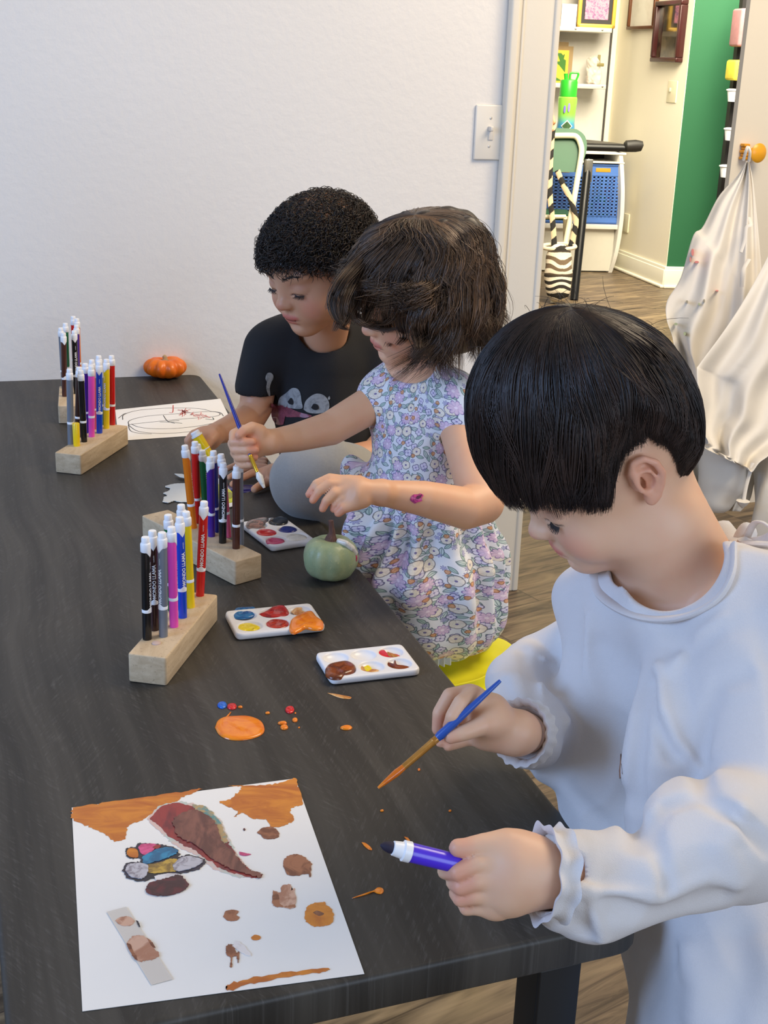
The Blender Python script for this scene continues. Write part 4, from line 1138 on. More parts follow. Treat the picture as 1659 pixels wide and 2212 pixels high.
flat_patch(mb, zp((600, 280), (640, 240), (720, 225), (790, 260), (830, 310), (850, 380), (900, 430), (950, 490), (1000, 530), (1050, 545), (1050, 566), (1000, 555), (920, 530), (850, 500), (790, 460), (720, 400), (650, 370), (610, 330)), Z0 + .0005, .0008, mat=1)
# the figure
flat_patch(mb, zp((358, 430), (375, 412), (412, 410), (420, 392), (450, 388), (500, 390), (540, 396), (590, 405), (626, 425), (628, 458), (600, 470), (520, 490), (450, 500), (430, 466), (390, 468), (362, 452)), Z0 + .0002, mat=8)
flat_patch(mb, zp((364, 430), (382, 416), (412, 420), (424, 440), (420, 462), (390, 462), (368, 450)), Z0 + .0005, mat=0)
flat_patch(mb, zp((424, 410), (440, 396), (480, 392), (520, 398), (500, 425), (460, 450), (436, 440)), Z0 + .0005, mat=5)
flat_patch(mb, zp((445, 460), (500, 430), (560, 412), (620, 420), (622, 440), (580, 462), (520, 482), (455, 496)), Z0 + .0006, mat=4)
flat_patch(mb, zp((495, 412), (520, 398), (540, 404), (520, 420)), Z0 + .0006, mat=12)
flat_patch(mb, zp((346, 530), (360, 495), (420, 486), (500, 495), (560, 480), (640, 458), (700, 452), (765, 474), (760, 500), (720, 525), (650, 542), (560, 548), (500, 570), (440, 582), (370, 568)), Z0 + .0003, mat=8)
flat_patch(mb, zp((358, 530), (372, 502), (420, 494), (470, 505), (470, 545), (440, 572), (385, 562)), Z0 + .0006, .0006, mat=6)
flat_patch(mb, zp((470, 500), (540, 488), (590, 470), (625, 478), (622, 530), (560, 540), (500, 545), (470, 535)), Z0 + .0006, mat=7)
flat_patch(mb, zp((600, 505), (640, 468), (690, 460), (750, 476), (745, 496), (700, 520), (640, 534), (610, 530)), Z0 + .0007, .0006, mat=6)
flat_patch(mb, zp((505, 560), (540, 550), (600, 545), (650, 552), (640, 565), (600, 575), (560, 580), (520, 580)), Z0 + .0004, mat=9)
flat_patch(mb, zp((460, 630), (480, 595), (540, 580), (600, 562), (640, 556), (672, 590), (676, 615), (640, 640), (570, 660), (490, 655)), Z0 + .0005, .0006, mat=3)
for pl, mi in ((zp((1032, 335), (1060, 310), (1110, 305), (1142, 330), (1142, 355), (1110, 366), (1070, 364), (1050, 345)), 2), (zp((1165, 500), (1175, 465), (1215, 445), (1260, 450), (1290, 475), (1308, 495), (1304, 560), (1290, 545), (1230, 555), (1185, 545)), 2),
               (zp((1114, 632), (1150, 640), (1160, 605), (1205, 600), (1208, 630), (1226, 625), (1222, 718), (1160, 715), (1114, 704)), 10), (zp((1114, 632), (1140, 650), (1150, 700), (1180, 712), (1222, 700), (1220, 718), (1160, 715), (1114, 704)), 2),
               (zp((858, 765), (870, 738), (905, 730), (938, 738), (925, 755), (942, 770), (920, 785), (880, 784)), 2), (zp((1275, 745), (1300, 705), (1370, 690), (1385, 702), (1418, 735), (1422, 785), (1380, 810), (1320, 812), (1280, 785)), 0),
               (zp((1315, 745), (1340, 735), (1375, 750), (1350, 762)), 2), (zp((1000, 872), (1022, 858), (1050, 868), (1040, 882), (1012, 884)), 0), (zp((875, 1120), (930, 1098), (1050, 1072), (1200, 1048), (1385, 1028), (1378, 1045), (1250, 1062), (1060, 1095), (950, 1122), (880, 1140)), 0),
               (zp((872, 930), (885, 908), (915, 912), (925, 950), (940, 945), (935, 1000), (925, 970), (905, 975), (905, 1020), (892, 1020), (895, 975), (875, 960)), 2), (zp((905, 915), (930, 890), (980, 930), (1000, 965), (960, 955)), 9),
               (zp((940, 432), (975, 440), (1000, 445), (975, 452), (945, 448)), 5), (zp((960, 315), (968, 312), (972, 320), (964, 324)), 3)):
    flat_patch(mb, pl, Z0, mat=mi)
mb.build('painted_picture', mats, art, smooth=False)
tp = Mat('clear_tape'); tp.base(srgb(226, 218, 208)).set(rough=.25, alpha=.8); 
mb = MB(); flat_patch(mb, zp((262, 742), (362, 716), (600, 1086), (490, 1116)), Z0 + .0002, .0002, smooth_=False); mb.build('tape_strip', tp.mat, art, smooth=False)
mb = MB(); flat_patch(mb, zp((305, 790), (330, 772), (375, 768), (404, 790), (385, 812), (340, 814)), Z0 + .0006, mat=0); flat_patch(mb, zp((365, 905), (395, 870), (440, 866), (480, 890), (510, 935), (530, 968), (500, 985), (460, 995), (415, 990), (385, 950)), Z0 + .0006, mat=0)
flat_patch(mb, zp((365, 905), (385, 915), (405, 960), (420, 990), (400, 980), (375, 935)), Z0 + .0009, mat=1); flat_patch(mb, zp((412, 790), (424, 795), (434, 822), (424, 815)), Z0 + .0009, mat=2); flat_patch(mb, zp((470, 880), (490, 895), (512, 930), (490, 915)), Z0 + .0009, mat=1)
mb.build('paint_under_tape', [A_SK, A_CR, A_BK], art, smooth=False)

# the pumpkin drawing farther back
drw = sheet('drawing_sheet', [(249, 886), (476, 862), (512, 935), (256, 953)], 'white sheet with a marker line drawing of a pumpkin at the far end', 'drawing')
mb = MB(); c4 = lambda x, y: (80 + x * .31344, 660 + y * .31344)
def q4(*p): return [c4(x, y) for x, y in p]
for k in (q4((590, 790), (600, 755), (700, 725), (900, 710), (1100, 712), (1190, 728)), q4((632, 830), (640, 795), (760, 765), (950, 750), (1150, 735), (1240, 738), (1260, 755), (1200, 770), (1000, 785), (800, 805), (650, 822), (632, 835), (650, 870), (720, 885), (790, 888)),
          q4((560, 780), (600, 750), (620, 745)), q4((650, 820), (700, 840), (800, 852), (950, 850), (1100, 835), (1220, 812), (1280, 790)), q4((632, 830), (700, 870), (850, 885), (1000, 878), (1150, 860)), q4((1190, 732), (1260, 740), (1285, 765)), q4((870, 760), (900, 800), (950, 815))):
    strip(mb, k, .0016, TAB_Z + .0009, 0)
for i in range(46):
    a = rnd.uniform(0, 6.28); cx, cy = (1010 + rnd.uniform(-15, 15), 735 + rnd.uniform(-8, 8)) if i < 26 else (1110 + rnd.uniform(-60, 60), 758 + rnd.uniform(-10, 10))
    L_ = rnd.uniform(15, 60); strip(mb, q4((cx, cy), (cx + L_ * .5 * math.cos(a) + rnd.uniform(-6, 6), cy + L_ * .22 * math.sin(a)), (cx + L_ * math.cos(a), cy + L_ * .45 * math.sin(a))), .0012, TAB_Z + .001, 1 if i < 30 else 2)
for k in (q4((910, 740), (935, 738), (938, 690)), q4((845, 805), (900, 806), (1000, 815)), q4((900, 803), (980, 795)), q4((1160, 785), (1215, 790), (1210, 775))): strip(mb, k, .0018, TAB_Z + .001, 1 if k[0][1] > 885 and k[0][0] > 360 and k[0][1] < 895 else 3)
mb.build('line_drawing', [P_((34, 30, 34), .6), P_((196, 60, 50), .6), P_((228, 130, 130), .6), P_((52, 72, 60), .6)], drw, smooth=False)

# cut-out paper and painted scraps near the children's hands
mb = MB(); flat_patch(mb, q4((872, 1360), (905, 1366), (940, 1355), (1000, 1360), (1100, 1350), (1120, 1240), (1040, 1235), (960, 1235), (885, 1252), (920, 1268), (905, 1285), (872, 1300), (900, 1315), (874, 1330)), TAB_Z + .001, .0008)
flat_patch(mb, q4((948, 1178), (1000, 1180), (1030, 1190), (1030, 1208), (985, 1200)), TAB_Z + .004, .0008, smooth_=False)
tag(mb.build('paper_cutout', P_((232, 230, 220), .8), smooth=False), 'white leaf-shaped paper cut-out behind the orange marker', 'paper')
mb = MB(); flat_patch(mb, q4((1150, 1205), (1250, 1200), (1345, 1300), (1350, 1390), (1250, 1385), (1150, 1370)), TAB_Z + .001, .0008, 0); flat_patch(mb, q4((1240, 1240), (1290, 1260), (1345, 1300), (1348, 1360), (1300, 1370), (1250, 1330)), TAB_Z + .002, .0006, 1); flat_patch(mb, q4((1300, 1300), (1345, 1305), (1340, 1340), (1310, 1335)), TAB_Z + .0028, .0006, 2)
tag(mb.build('painted_scrap', [P_((236, 234, 226), .8), P_((206, 210, 50), .5, var=.2), P_((150, 150, 60), .5)], smooth=False), 'white paper scrap with wet yellow paint behind the black marker', 'paper')
spill(q4((1310, 1250), (1340, 1228), (1400, 1236), (1500, 1240), (1490, 1275), (1420, 1290), (1340, 1278)), PM['navy'], 'dark blue paint patch under the boy\'s flat hand', .0012)

# ================================================================ PUMPKINS
def pumpkin(c, R, H, ribs, depth_, mat, n=120, m_=40, sq=1.0, seed=0, dimple=.25):
    th = np.arange(n) / n * 2 * math.pi; V = []
    for i in range(m_ + 1):
        ph = -math.pi / 2 + math.pi * i / m_; s = abs(math.cos(ph)) ** sq
        rib = 1 - depth_ * (np.abs(np.cos(th * ribs / 2 + seed + .15 * np.sin(3 * th))) ** 3.0) * (.4 + .6 * math.cos(ph) ** .5 if math.cos(ph) > 0 else .4)
        z = H * math.sin(ph) * .5; dd = dimple * H * math.exp(-(s / .38) ** 2) * (1 if ph > 0 else .5) * .5
        r = R * s * rib * (1 + .02 * np.sin(2 * th + 1)); zz = z - math.copysign(dd, ph) + .012 * R * np.sin(2 * th)
        V.append(np.stack([c[0] + r * np.cos(th), c[1] + r * np.sin(th), c[2] + H / 2 + zz], 1))
    Fa = [(i * n + j, i * n + (j + 1) % n, (i + 1) * n + (j + 1) % n, (i + 1) * n + j) for i in range(m_) for j in range(n)]
    mb = MB(); mb.add(np.concatenate(V), Fa); return mb
def pumpkin_mat(name, c1, c2, spot, rough, bumpy):
    m = Mat(name); v = m.coord(); a = m.noise(v, 28, 4, .6); b = m.noise(v, 220, 3, .7)
    c = m.mix(a.sm(.3, .7), srgb(*c1), srgb(*c2)); c = m.mix(b.sm(.62, .72) * .5, c, srgb(*spot)); m.base(c).set(rough=rough, coat=.15).bump(b, bumpy, .001); return m.mat
gD = D_at(712, 1266); gs = gD / F_PX
gc = T(713, 1254) ; gR = 60 * gs; gc = gc + np.array([gc[0], gc[1], 0]) / np.linalg.norm(gc[:2]) * gR * .28; gc[2] = TAB_Z
t = empty('green_pumpkin', gc, 'small glittery pale green pumpkin with a tall brown stem', 'pumpkin')
pumpkin(gc, gR, gR * 1.58, 9, .05, None, sq=.62, seed=1, dimple=.18).build('pumpkin_body', pumpkin_mat('green_skin', (142, 160, 122), (172, 182, 138), (214, 208, 150), .42, .5), t, auto=False)
zt_ = gc[2] + gR * 1.58 * .86
m = Mat('stem'); v = m.coord(); x, y, z = m.sep(v); m.base(m.mix(m.noise(m.comb(x * 4, y * 4, z * .6), 90, 3), srgb(66, 44, 38), srgb(134, 96, 84))).set(rough=.8).bump(m.noise(m.comb(x * 4, y * 4, z * .5), 120, 3), .8, .004)
stp = [gc * [1, 1, 0] + [0, 0, zt_ - .004], gc * [1, 1, 0] + [0, 0, zt_ + .006], gc * [1, 1, 0] + [.001, 0, zt_ + .014], gc * [1, 1, 0] + [0.0, 0, zt_ + .024], gc * [1, 1, 0] + [-.001, 0, zt_ + .033]]
mb = MB(); mb.tube(cr_spline(stp, 5), np.interp(np.linspace(0, 4, 21), [0, 1, 2, 3, 4], [.0125, .0085, .0048, .0038, .0036]), 14); mb.build('stem', m.mat, t)
gn = ell(gc + [0, 0, gR * .79], (gR, gR, gR * .79))
wp = ell(W(752, 1180, gD + .01), (.016, .02, .02)); 
sp = U(.004, chain([(W(733, 1169, gD - .0), .0042), (W(748, 1174, gD - .005), .0042), (W(760, 1184, gD + .00), .0045), (W(766, 1194, gD + .01), .0045)]))
sdf_obj('white_paint', sp, .0012, PM['white'], t); sdf_obj('pink_paint', ell(W(769, 1206, gD + .012), (.002, .003, .0055)), .001, PM['pink'], t)

oD = D_at(357, 830); os_ = oD / F_PX; oR = 46.5 * os_
oc = T(357, 815); oc = np.array([oc[0], oc[1], TAB_Z])
t = empty('orange_pumpkin', oc, 'small flat ribbed orange pumpkin at the far end of the table by the wall', 'pumpkin')
pumpkin(oc, oR, oR * 1.0, 10, .15, None, sq=.75, seed=.4, dimple=.42).build('pumpkin_body', pumpkin_mat('orange_skin', (240, 122, 10), (222, 100, 4), (246, 164, 60), .4, .25), t, auto=False)
zt_ = TAB_Z + oR * 1.06 * .78
mb = MB(); mb.tube(cr_spline([oc * [1, 1, 0] + [0, 0, zt_ - .004], oc * [1, 1, 0] + [0, 0, zt_ + .006], oc * [1, 1, 0] + [-.004, 0, zt_ + .010]], 4), [.010, .008, .0065, .0055, .005, .005, .0045, .004, .0035][:9], 10); mb.build('stem', P_((176, 152, 112), .8, var=.3, scale=80), t)
mb = MB(); mb.lathe([(.001, 0), (.014, .001), (.010, .004), (.001, .006)], 12, oc * [1, 1, 0] + [0, 0, zt_ - .004]); mb.build('stem_collar', P_((120, 116, 64), .8), t)
# ================================================================ PEOPLE: HEADS
def smooth01(x): x = np.clip(x, 0, 1); return x * x * (3 - 2 * x)
def head_parts(lids=1.0, chub=1.0, nose=1.0, ear=True):
    "head in its own frame: x right-hand side, y forward, z up, metres; returns (node, colour spots)"
    A = lambda *a: np.array(a, float)
    n = U(.03, ell((0, -.012, .018), (.0705, .0865, .074)), ell((0, .026, -.034), (.0555 * chub, .050, .060)))
    n = U(.022, n, ell((0, .0570, -.0775), (.0225, .0215, .0195)))                      # chin
    for s in (1, -1):
        n = U(.02, n, ell((s * .033 * chub, .047, -.043), (.0225, .025, .024)))      # cheek
        n = U(.02, n, ell((s * .045, .004, -.055), (.014, .030, .022)))              # jaw corner
        n = U(.014, n, ell((s * .025, .0585, .0105), (.024, .0105, .0075)))           # brow
    for s in (1, -1): n = SUB(.010, n, ell((s * .029, .0835, -.0065), (.0135, .0110, .0070)))
    for s in (1, -1):
        n = U(.004, n, ell((s * .029, .0590, -.0105), (.0150, .0138, .0118)))          # closed lid over the eyeball
    lidcut = [ell((s * .029, .0740, -.0163), (.0150, .0050, .0010)) for s in (1, -1)]
    n = SUB(.0018, n, *lidcut)
    n = U(.011, n, chain([(A(0, .0680, .004), .0060), (A(0, .0745, -.014), .0062), (A(0, .0820 * nose, -.0285), .0078)]))
    n = U(.006, n, ell((0, .0842 * nose, -.0305), (.0098, .0092, .0084)))
    for s in (1, -1): n = U(.005, n, ell((s * .0095, .0785, -.0325), (.0060, .0078, .0062)))
    for s in (1, -1): n = SUB(.0025, n, ell((s * .0052, .0815, -.0392), (.0028, .0042, .0026)))
    n = U(.012, n, ell((0, .0655, -.0560), (.0225, .0140, .0170)))                     # muzzle
    n = SUB(.005, n, ell((0, .0835, -.0455), (.0024, .004, .0055)))                    # philtrum
    up = U(.004, ell((.0068, .0770, -.0538), (.0115, .0060, .0044)), ell((-.0068, .0770, -.0538), (.0115, .0060, .0044)))
    lo = ell((0, .0752, -.0622), (.0132, .0068, .0052))
    n = U(.0035, n, up); n = U(.0035, n, lo)
    n = SUB(.0016, n, ell((0, .0815, -.0582), (.0175, .0052, .00075)))
    n = SUB(.008, n, ell((0, .079, -.0705), (.013, .006, .0035)))                     # under the lip
    ears = []
    if ear:
        for s in (1, -1):
            P = lambda y, z, x=0.0: A(s * (.0700 + x * .72), y * .92, z * .92)
            helix = chain([(P(.000, -.006, .001), .0026), (P(-.001, .007, .004), .0030), (P(-.008, .0155, .0075), .0032), (P(-.018, .0150, .0105), .0033), (P(-.0255, .006, .0125), .0033), (P(-.0265, -.006, .0120), .0031), (P(-.021, -.0175, .0090), .0030), (P(-.013, -.026, .0050), .0036), (P(-.0065, -.0285, .0025), .0045)])
            plate = ell(P(-.0125, -.004, .0045), (.0035, .0135, .0195), rotz(s * -.42))
            anti = chain([(P(-.010, .006, .0075), .0018), (P(-.017, .002, .0095), .0021), (P(-.0190, -.008, .0095), .0021), (P(-.014, -.016, .0075), .0024)])
            e = U(.004, helix, plate, ell(P(-.008, -.024, .003), (.0040, .0065, .0070))); e = U(.003, e, anti)
            e = SUB(.003, e, ell(P(-.0105, -.0065, .0085), (.0040, .0062, .0078)), ell(P(-.014, .0085, .0105), (.003, .005, .003)))
            e = U(.003, e, ell(P(-.0005, -.0075, .0035), (.0035, .0030, .0048)))
            ears.append(e)
        n = U(.005, n, *ears)
    spots = [(U(.003, up, lo), (190, 84, 82), -.0006, .0022, .85), (ell((0, .0800, -.0582), (.0165, .003, .0004)), (120, 48, 48), 0, .0010, .9)]
    for s in (1, -1):
        spots += [(ell((s * .038, .062, -.040), (.014, .014, .013)), (222, 118, 98), -.006, .012, .34), (ell((s * .029, .0705, -.0163), (.0125, .004, .0004)), (48, 30, 28), 0, .0012, .9),
                  (ell((s * .029, .069, -.004), (.013, .006, .003)), (168, 108, 96), -.001, .006, .28), (ell((s * .0052, .082, -.0400), (.0026, .004, .0020)), (110, 44, 40), 0, .0015, .8)]
    spots += [(ell((0, .093, -.031), (.007, .006, .006)), (216, 120, 104), -.003, .006, .3)]
    if ear: spots += [(e, (214, 112, 94), -.004, .004, .55) for e in ears]
    return n, spots

def strands_mesh(paths, rads, col, cols_var=None, sides=3):
    "paths (S,K,3), rads (S,K)"
    paths = np.asarray(paths); S, K, _ = paths.shape
    tan = np.gradient(paths, axis=1); tan /= np.linalg.norm(tan, axis=2)[..., None] + 1e-12
    ref = np.zeros((S, 1, 3)) + np.array([.31, .22, .92]); nn = np.cross(tan, ref); nn /= np.linalg.norm(nn, axis=2)[..., None] + 1e-9
    bb = np.cross(tan, nn); V = np.zeros((S, K, sides, 3))
    for j in range(sides):
        a = j / sides * 2 * math.pi; V[:, :, j] = paths + rads[..., None] * (math.cos(a) * nn + math.sin(a) * bb)
    idx = np.arange(S * K * sides).reshape(S, K, sides)
    Q = []
    for j in range(sides):
        k = (j + 1) % sides; Q.append(np.stack([idx[:, :-1, j], idx[:, :-1, k], idx[:, 1:, k], idx[:, 1:, j]], -1).reshape(-1, 4))
    C = np.repeat(col[:, None, :], K * sides, 1).reshape(-1, 3)
    return V.reshape(-1, 3), np.concatenate(Q), C

def merge(parts):
    V = []; Q = []; C = []; n = 0
    for v, q, c in parts: V.append(v); Q.append(q + n); C.append(c); n += len(v)
    return np.concatenate(V), np.concatenate(Q), np.concatenate(C)

def hair_mat(name, rough=.38, spec=.5):
    m = Mat(name); a = m.n('ShaderNodeAttribute'); a.attribute_name = 'Col'; m.base(a.outputs['Color']).set(rough=rough, spec=spec, coat=.1, coatr=.3); return m.mat
def skin_mat(name, sss=.16):
    m = Mat(name); a = m.n('ShaderNodeAttribute'); a.attribute_name = 'Col'; v = m.coord(); nz = m.noise(v, 45, 3)
    m.base(m.mix(nz.sm(.3, .8) * .12, a.outputs['Color'], srgb(214, 128, 104))).set(rough=.46, spec=.4, sss=sss)
    m.b.inputs['Subsurface Radius'].default_value = (1, .35, .2); m.b.inputs['Subsurface Scale'].default_value = .004
    m.bump(m.noise(v, 900, 2), .06, .0006); return m.mat
HC = np.array([0, -.012, .018]); HR = np.array([.0705, .0865, .074]); HR0 = HR.copy(); HC0 = HC.copy()
def skull(dc=(0, 0, 0), dr=(0, 0, 0)):
    HC[:] = HC0 + dc; HR[:] = HR0 + dr
def shell_pt(dirs, t):
    "point on the skull ellipsoid grown by t along unit dirs"
    r = HR + np.asarray(t)[..., None]
    return HC + dirs / np.sqrt(((dirs / r) ** 2).sum(-1, keepdims=True))
def polar(crown, th, ph):
    c = np.array(crown, float); c /= np.linalg.norm(c); e1 = np.array([0, 1.0, 0]); e1 = e1 - c * (e1 @ c); e1 /= np.linalg.norm(e1); e2 = np.cross(c, e1)
    return np.cos(th)[..., None] * c + np.sin(th)[..., None] * (np.cos(ph)[..., None] * e1 + np.sin(ph)[..., None] * e2)
def line_fn(tab):
    "hairline height over azimuth from the front (0) to the back (pi), symmetric"
    a = np.radians([t[0] for t in tab]); z = np.array([t[1] for t in tab])
    return lambda P: np.interp(np.abs(np.arctan2(P[..., 0], P[..., 1] - HC[1])), a, z)

def shell_node(line, t, k=.004, extra=None):
    e = ell(HC.copy(), HR + t)
    def f(P, bc=None, br=None): return -smin(-e(P, bc, br), (P[:, 2] - line(P)).astype(np.float32), k)
    return N(f, HC, float((HR + t).max()))

def node_mesh(node, h, col, it=1):
    V, Q = surfnet(node, node.c - node.r - .01, node.c + node.r + .01, h)
    if it: V = relax(V, Q, it)
    return V, Q, np.tile(np.array(srgb(*col)[:3]), (len(V), 1))

def straight_hair(line, crown=(0, -.38, .92), n=5200, t0=.004, t1=.012, K=20, col=(30, 22, 20), col2=(66, 46, 36), r=.00042, seed=1, nclump=260):
    rg = np.random.default_rng(seed)
    pc = rg.uniform(0, 2 * math.pi, nclump); wob = rg.normal(0, .16, nclump); wph = rg.uniform(0, 6.28, nclump); clv = rg.uniform(0, 1, nclump); cend = rg.normal(0, .0035, nclump); ccol = rg.uniform(0, 1, nclump)
    ci = rg.integers(0, nclump, n); dj = rg.normal(0, .075, n); lvl = np.clip(clv[ci] * .6 + rg.uniform(0, .4, n), 0, 1)
    def PHI(th, tt): return pc[ci][:, None] + dj[:, None] * (1.15 - .75 * tt) + .17 * np.sin(1.1 * th) + wob[ci][:, None] * np.sin(th * 1.7 + wph[ci][:, None]) * np.clip(th, 0, 1.2)
    th = np.linspace(0.02, 2.75, 70)[None, :] * np.ones((n, 1)); start = rg.uniform(0, 1, n) ** 1.8 * 1.1
    def LIFT(TH, tt): return t0 + (t1 - t0) * smooth01(TH / 1.2) * (.35 + .65 * lvl[:, None]) + .0015 * np.sin(TH * 5 + wph[ci][:, None]) * smooth01(TH)
    P = shell_pt(polar(crown, th, PHI(th, np.full((1, 1), .8))), LIFT(th, 0))
    ok = P[..., 2] > line(P) + cend[ci][:, None] + rg.normal(0, .0016, (n, 1))
    end = np.where(~ok, np.arange(70)[None, :], 70).min(1)
    thE = th[0][np.clip(end, 2, 69)]; thS = np.minimum(start, thE * .75)
    tt = np.linspace(0, 1, K)[None, :]; TH = thS[:, None] + (thE - thS)[:, None] * tt
    D_ = polar(crown, TH, PHI(TH, tt)); lift = LIFT(TH, tt); P = shell_pt(D_, lift); azm = np.abs(np.arctan2(P[..., 0], P[..., 1] - HC[1]))
    nearl = smooth01((P[..., 2] - line(P)) / .045); sidew = smooth01((azm - .75) / .5)
    P = shell_pt(D_, lift * (1 - sidew * (1 - nearl) * .62))
    rr = r * np.interp(tt, [0, .1, .75, 1], [.6, 1, .9, .15]) * rg.uniform(.7, 1.3, (n, 1))
    c1, c2 = np.array(srgb(*col)[:3]), np.array(srgb(*col2)[:3]); w = np.clip(.55 * rg.uniform(0, 1, (n, 1)) ** 2 + .6 * ccol[ci][:, None] ** 3, 0, 1)
    return strands_mesh(P, rr, c1 * (1 - w) + c2 * w)
# ================================================================ PEOPLE: ASSEMBLY
def place_head(fwd, up, q, anchor, s=1.0):
    "head frame whose local point q lands on the world point anchor"
    R = frame(fwd, up); return R, np.asarray(anchor, float) - s * (R @ np.asarray(q, float)), s

def finish_body(root, node, heads, h, base, extra=(), mat=None, rel=1):
    lo = node.c - node.r - .01; hi = node.c + node.r + .01
    V, Q = surfnet(node, lo, hi, h); V = relax(V, Q, rel)
    R, t, s, spots = heads
    C = blend_col((V - t) @ R / s, base, spots)
    if extra:
        C2 = blend_col(V, base, extra); B = np.array(srgb(*base)[:3]); m = np.abs(C2 - B).sum(1) > 1e-5; C[m] = C2[m]
    me = np_mesh('body', V, Q, C); fill_holes(me)
    return link('body', me, mat, root)

def hair_obj(root, parts, R, t, s, mat, name='hair'):
    v, q, c = merge(parts); v = v @ R.T * s + t
    return link(name, np_mesh(name, v, q, c), mat, root)

def lash_parts(R, t, s, root, col=(30, 20, 18), sides=(1, -1), brow=True, browcol=(44, 28, 22), bz=.0, seed=4):
    rg = np.random.default_rng(seed)
    for sd in sides:
        mb = MB()
        for k in range(26):
            u = k / 25; x = (.018 + u * .0225); y = .0735 - 9 * (x - .028) ** 2 * 1.9; z = -.0172 + .6 * (abs(x - .0285)) ** 1.3 * .35
            p = np.array([sd * x, y - .0012, z]); o = np.array([sd * (u - .35) * .004, .0052, -.0030 - .0016 * rg.uniform()])
            P = np.array([p, p + o * .5 + [0, 0, -.0006], p + o]); mb.tube((P @ R.T) * s + t, [.00042, .0003, .0001], 4, caps=False)
        mb.build('eyelashes', P_(col, .5), root, auto=False)
        if brow:
            mb = MB()
            for k in range(110):
                u = rg.uniform(); x = .010 + u * .032; z = .0075 + .0065 * math.sin(u * 2.2) + rg.normal(0, .0013) * (1.25 - u) + bz
                y = .0715 - 16 * (max(0, x - .012)) ** 2 * 1.0
                d = np.array([sd * .0052, -.0006 - u * .0015, .0012 - u * .0018]); p = np.array([sd * x, y, z])
                # seat the hair on the skin
                for _ in range(14):
                    e = float(BARE(np.array([p], np.float32))[0]); p[1] -= max(-.004, min(.004, e)) * .8
                if not .03 < p[1] < .09: continue
                mb.tube(((np.array([p - d * .5 + [0, -.0003, 0], p + [0, .0005, 0], p + d * .5 + [0, -.0002, 0]])) @ R.T) * s + t, [.0003, .00034, .0001], 4, caps=False)
            mb.build('eyebrow', P_(browcol, .6), root, auto=False)
BARE, SPOTS = head_parts()

def fig(*pts): return chain([(W(x, y, D), r) for x, y, D, r in pts])
def PX(D): return D / F_PX     # metres per pixel at depth D

def nails(parent, lst):
    for (x, y, D, r, nx, ny) in lst: pass

# ---------------------------------------------------------------- NEAR BOY (white smock)
DH = 1.10
az = math.radians(-16)
fwd = np.array([-math.cos(az) * math.cos(math.radians(36)), math.sin(az) * math.cos(math.radians(36)), -math.sin(math.radians(36))])
R1 = frame((-.8032, -.1317, -.581), (-.5599, -.1663, .8117)); t1 = np.array([.1933, 1.1182, .9666]); s1 = 1.022
toW = lambda p: t1 + s1 * (R1 @ np.array(p, float))
h1 = XF(BARE, R1, t1, s1)
M_SKIN1 = skin_mat('skin_fair'); M_HAIR1 = hair_mat('hair_dark', .42, .4)
boy = empty('person', [*T(1420, 2000)[:2], 0], 'standing boy with dark bowl-cut hair in a white painting smock', 'person')
neck = chain([(toW((0, -.018, -.045)), .042), (W(1425, 1130, 1.17), .046), (W(1470, 1235, 1.20), .052), (W(1480, 1330, 1.22), .08)])
body1 = U(.022, h1, neck)
torso1 = U(.04, chain([(W(1440, 1330, 1.24), .072), (W(1440, 1600, 1.28), .078), (W(1500, 1900, 1.30), .075)]), chain([(W(1345, 1370, 1.28), .04), (W(1580, 1350, 1.16), .042)]))
legs1 = U(.02, fig((1490, 1950, 1.32, .055), (1520, 2400, 1.31, .042), (1530, 2900, 1.36, .032)), fig((1620, 1950, 1.26, .050), (1660, 2400, 1.25, .042), (1660, 2900, 1.28, .032)))
armF = fig((1330, 1390, 1.30, .034), (1225, 1540, 1.33, .030), (1170, 1585, 1.22, .0205), (1122, 1583, 1.135, .0175))
armN = fig((1600, 1370, 1.12, .036), (1690, 1790, 1.02, .032), (1400, 1900, .97, .026), (1215, 1895, .945, .0215), (1172, 1885, .935, .0215))
# near hand (his left) wrapped round the marker
nh = .935
palmN = U(.014, ell(W(1112, 1880, nh), (.0245, .0150, .0255), frame((W(1060, 1875, nh) - W(1170, 1888, nh)))), fig((1165, 1888, nh, .0215), (1120, 1884, nh, .020)),
          fig((1072, 1855, nh - .004, .0115), (1068, 1890, nh - .004, .012), (1064, 1922, nh - .001, .0115), (1062, 1948, nh + .004, .010)), fig((1120, 1858, nh, .017), (1105, 1925, nh, .016), (1075, 1945, nh + .003, .011)))
fN = [fig((1070, 1856, nh - .006, .0080), (1034, 1864, nh - .012, .0070), (990, 1884, nh - .013, .0066), (962, 1882, nh + .004, .0060), (968, 1868, nh + .016, .0054)),
      fig((1066, 1888, nh - .006, .0080), (1030, 1903, nh - .012, .0070), (996, 1915, nh - .010, .0066), (980, 1906, nh + .006, .0058), (992, 1892, nh + .016, .0052)),
      fig((1062, 1920, nh - .003, .0076), (1026, 1934, nh - .008, .0066), (996, 1941, nh - .005, .0062), (985, 1929, nh + .009, .0054), (998, 1912, nh + .017, .0050)),
      fig((1060, 1946, nh + .002, .0068), (1032, 1958, nh - .001, .0058), (1008, 1962, nh + .002, .0054), (1000, 1950, nh + .012, .0048), (1012, 1934, nh + .018, .0045))]
thN = fig((1130, 1846, nh - .001, .0135), (1092, 1822, nh - .004, .0098), (1045, 1824, nh - .007, .0080), (1006, 1832, nh - .009, .0072), (990, 1832, nh - .009, .0068))
def hand(palm, fingers, thumb, k=.006):
    hs = [U(k, palm, f) for f in fingers] + [U(k * 1.3, palm, thumb)]
    return U(0, *hs)
handN = hand(palmN, fN, thN)
fh = 1.13
